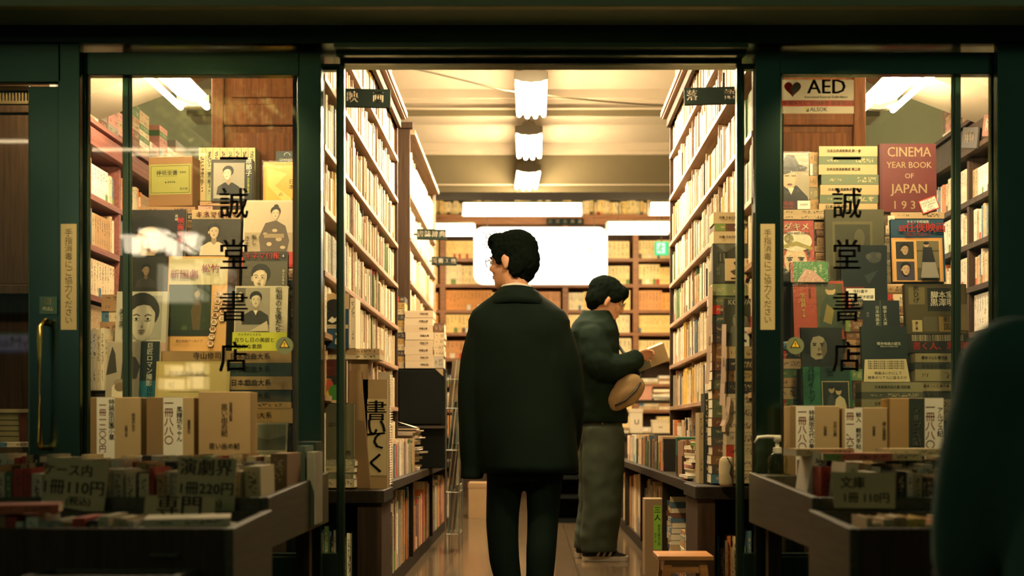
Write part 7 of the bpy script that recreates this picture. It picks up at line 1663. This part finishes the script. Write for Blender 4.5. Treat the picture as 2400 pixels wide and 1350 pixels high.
def strip(lab, px0, px1, py, Yo, th):
    sv = F / (8.12 - Yo); x0, x1, z = (px0 - CX) / sv, (px1 - CX) / sv, HC + (CY - py) / sv
    e = empty('strip_lamp', lab, 'lamp', ((x0 + x1) / 2, Yo, z), 'strip lamps mirrored in the glass'); w = (x1 - x0) / 2
    k = MB(); k.tube([(-w, 0, 0), (w, 0, 0)], th, emit((1.0, .78, .45), 16.0, 'lit_strip'), 8); k.build('tube', e, smooth=True)
    k = MB(); k.box(-w, w, -.05, -.02, -.02, .04, M_HOUSE); k.build('housing', e)
strip('thin bright strip lamp mirrored across the top of the left window', 150, 470, 351, YO, .019)
strip('thin bright strip lamp mirrored in the far-left door glass', -40, 105, 332, YO - .3, .019)
# shop sign, reads normally from the bookshop, reversed in the glass
Yo = -14.0; sv = F / (8.12 - Yo)
e = empty('store_sign', 'blue and white lit store sign mirrored low in the far-left glass', 'sign', ((70 - CX) / sv, Yo, HC + (CY - 803) / sv), None, (0, 0, math.pi))
w, h = 300 / sv / 2, 46 / sv
k = MB(); k.box(-w, w, 0, .1, -h / 2, h / 2, emit((.50, .62, .78), 0.9, 'lit_sign_white')); k.build('panel', e)
k = MB(); k.box(-w, w, -.004, 0, -h * .5, -h * .38, emit((.05, .16, .42), .8, 'lit_sign_blue')); k.box(-w, w, -.004, 0, h * .40, h * .5, emit((.04, .34, .14), .8, 'lit_sign_green')); k.build('stripes', e)
letters('FamilyMart', .30, emit((.02, .06, .16), .5, 'sign_lettering'), e, (.06, -.006, 0), bold=.01)
k = MB(); k.box(-w, w, .1, .14, -2.2, h / 2 + .4, M_DARKWOOD); k.build('backing', e)
# lit shop board behind a street tree
e = empty('shop_board', 'lit white board with red lettering, mirrored at the middle of the left window', 'sign', (mx(478), YO - .4, mz(645)), None, (0, 0, math.pi)); LB_ = emit((1.0, .86, .55), 3.2, 'lit_board')
sw = F / (8.12 - YO + .4)
k = MB(); k.box(-42 / sw, 42 / sw, 0, .06, -.25, .25, LB_); k.box(48 / sw, 130 / sw, 0, .06, -.28, .2, LB_); k.build('panel', e)
letters('NOUS', .2, emit((.55, .06, .04), 1.0, 'red_neon'), e, (0, -.006, -.02), bold=.03)
k = MB(); k.box(-.02, .02, .06, .1, -2.6, .2, M_BLACK); k.build('post', e)
for i, (px, py, w, h) in enumerate(((408, 867, 44, 24), (458, 862, 44, 26), (402, 900, 62, 26), (462, 896, 46, 30))):
    e = empty('lit_window', f'warm lit window across the street mirrored low in the left window, {("upper left", "upper right", "lower left", "lower right")[i]} of four', 'window', (mx(px), YO, mz(py)), 'four lit windows mirrored in the left window', (0, 0, math.pi))
    k = MB(); k.box(-w / 2 / SV, w / 2 / SV, 0, .04, -h / 2 / SV, h / 2 / SV, emit((1.0, .72, .32), 6.0, 'lit_pane')); k.build('pane', e)
    k = MB(); f_ = .012; a, c = w / 2 / SV, h / 2 / SV
    for q in ((-a - f_, -a, -c, c), (a, a + f_, -c, c), (-a, a, c, c + f_), (-a, a, -c - f_, -c)): k.box(q[0], q[1], -.01, .04, q[2], q[3], M_BLACK)
    k.build('frame', e)
e = empty('street_tree', 'small leafy street tree lit from below, mirrored in the left window', 'tree', (mx(525), YO + .5, 0)); rg = random.Random(66)
LEAFM = flat((.42, .40, .16), .6, .2, name='leaf', vary=.2)
k = MB(); k.tube([(0, 0, 0), (.02, 0, 1.4), (-.03, .02, 2.8), (.05, 0, 4.4)], [.07, .055, .04, .015], flat((.12, .09, .06), .8, name='bark'), 8)
for _ in range(14):
    z = rg.uniform(2.2, 4.3); a = rg.uniform(0, 6.3); k.tube([(0, 0, z), (.3 * math.cos(a), .3 * math.sin(a), z + .25), (.6 * math.cos(a), .5 * math.sin(a), z + .4)], [.018, .012, .005], flat((.12, .09, .06), .8, name='bark'), 5)
k.build('trunk', e)
k = MB()
for _ in range(520):
    u = rg.random(); c = (rg.gauss(0, .40), rg.gauss(0, .22), rg.gauss(4.62, .19)) if u < .62 else (rg.gauss(.22, .2), rg.gauss(0, .2), rg.gauss(2.6, .28)); s_ = rg.uniform(.035, .07)
    R = Euler((rg.uniform(-1.2, 1.2), rg.uniform(-1, 1), rg.uniform(0, 6.3))).to_matrix()
    vs = [Vector(c) + R @ Vector(q) for q in ((0, -s_, 0), (s_ * .45, -.2 * s_, .1 * s_), (s_ * .3, .5 * s_, .05 * s_), (0, s_, 0), (-s_ * .3, .5 * s_, .05 * s_), (-s_ * .45, -.2 * s_, .1 * s_))]
    k.add(vs, [(0, 1, 2, 3, 4, 5)], LEAFM)
k.build('foliage', e)
e = empty('added_tree_spot', 'spotlight on a post beside the mirrored street tree', 'lamp', (mx(525) + .2, YO + 1.5, 3.6))  # spotlight added so the mirrored leaves show bright in the glass
k = MB(); k.tube([(0, 0, -3.6), (0, 0, -.05)], .02, M_BLACK, 8); k.build('post', e)
k = MB(); k.tube([(0, .06, -.04), (0, -.06, .02)], [.03, .06], M_HOUSE, 12); k.build('head', e)
ld = bpy.data.lights.new('bulb', 'SPOT'); ld.energy = 900; ld.color = (1, .82, .5); ld.spot_size = math.radians(95); ld.spot_blend = .4; ld.shadow_soft_size = .04
lo = bpy.data.objects.new('bulb', ld); COL.objects.link(lo); lo.parent = e; lo.matrix_local = Matrix.Translation((0, -.08, .03)) @ Vector((0, -1, .55)).to_track_quat('-Z', 'Y').to_matrix().to_4x4()
# ================================================================ all remaining shelf books, one uncountable mass
tag(MASS.build('shelved_books'), 'all the other closely packed books filling the shelves of the shop', 'books', None, 'stuff')
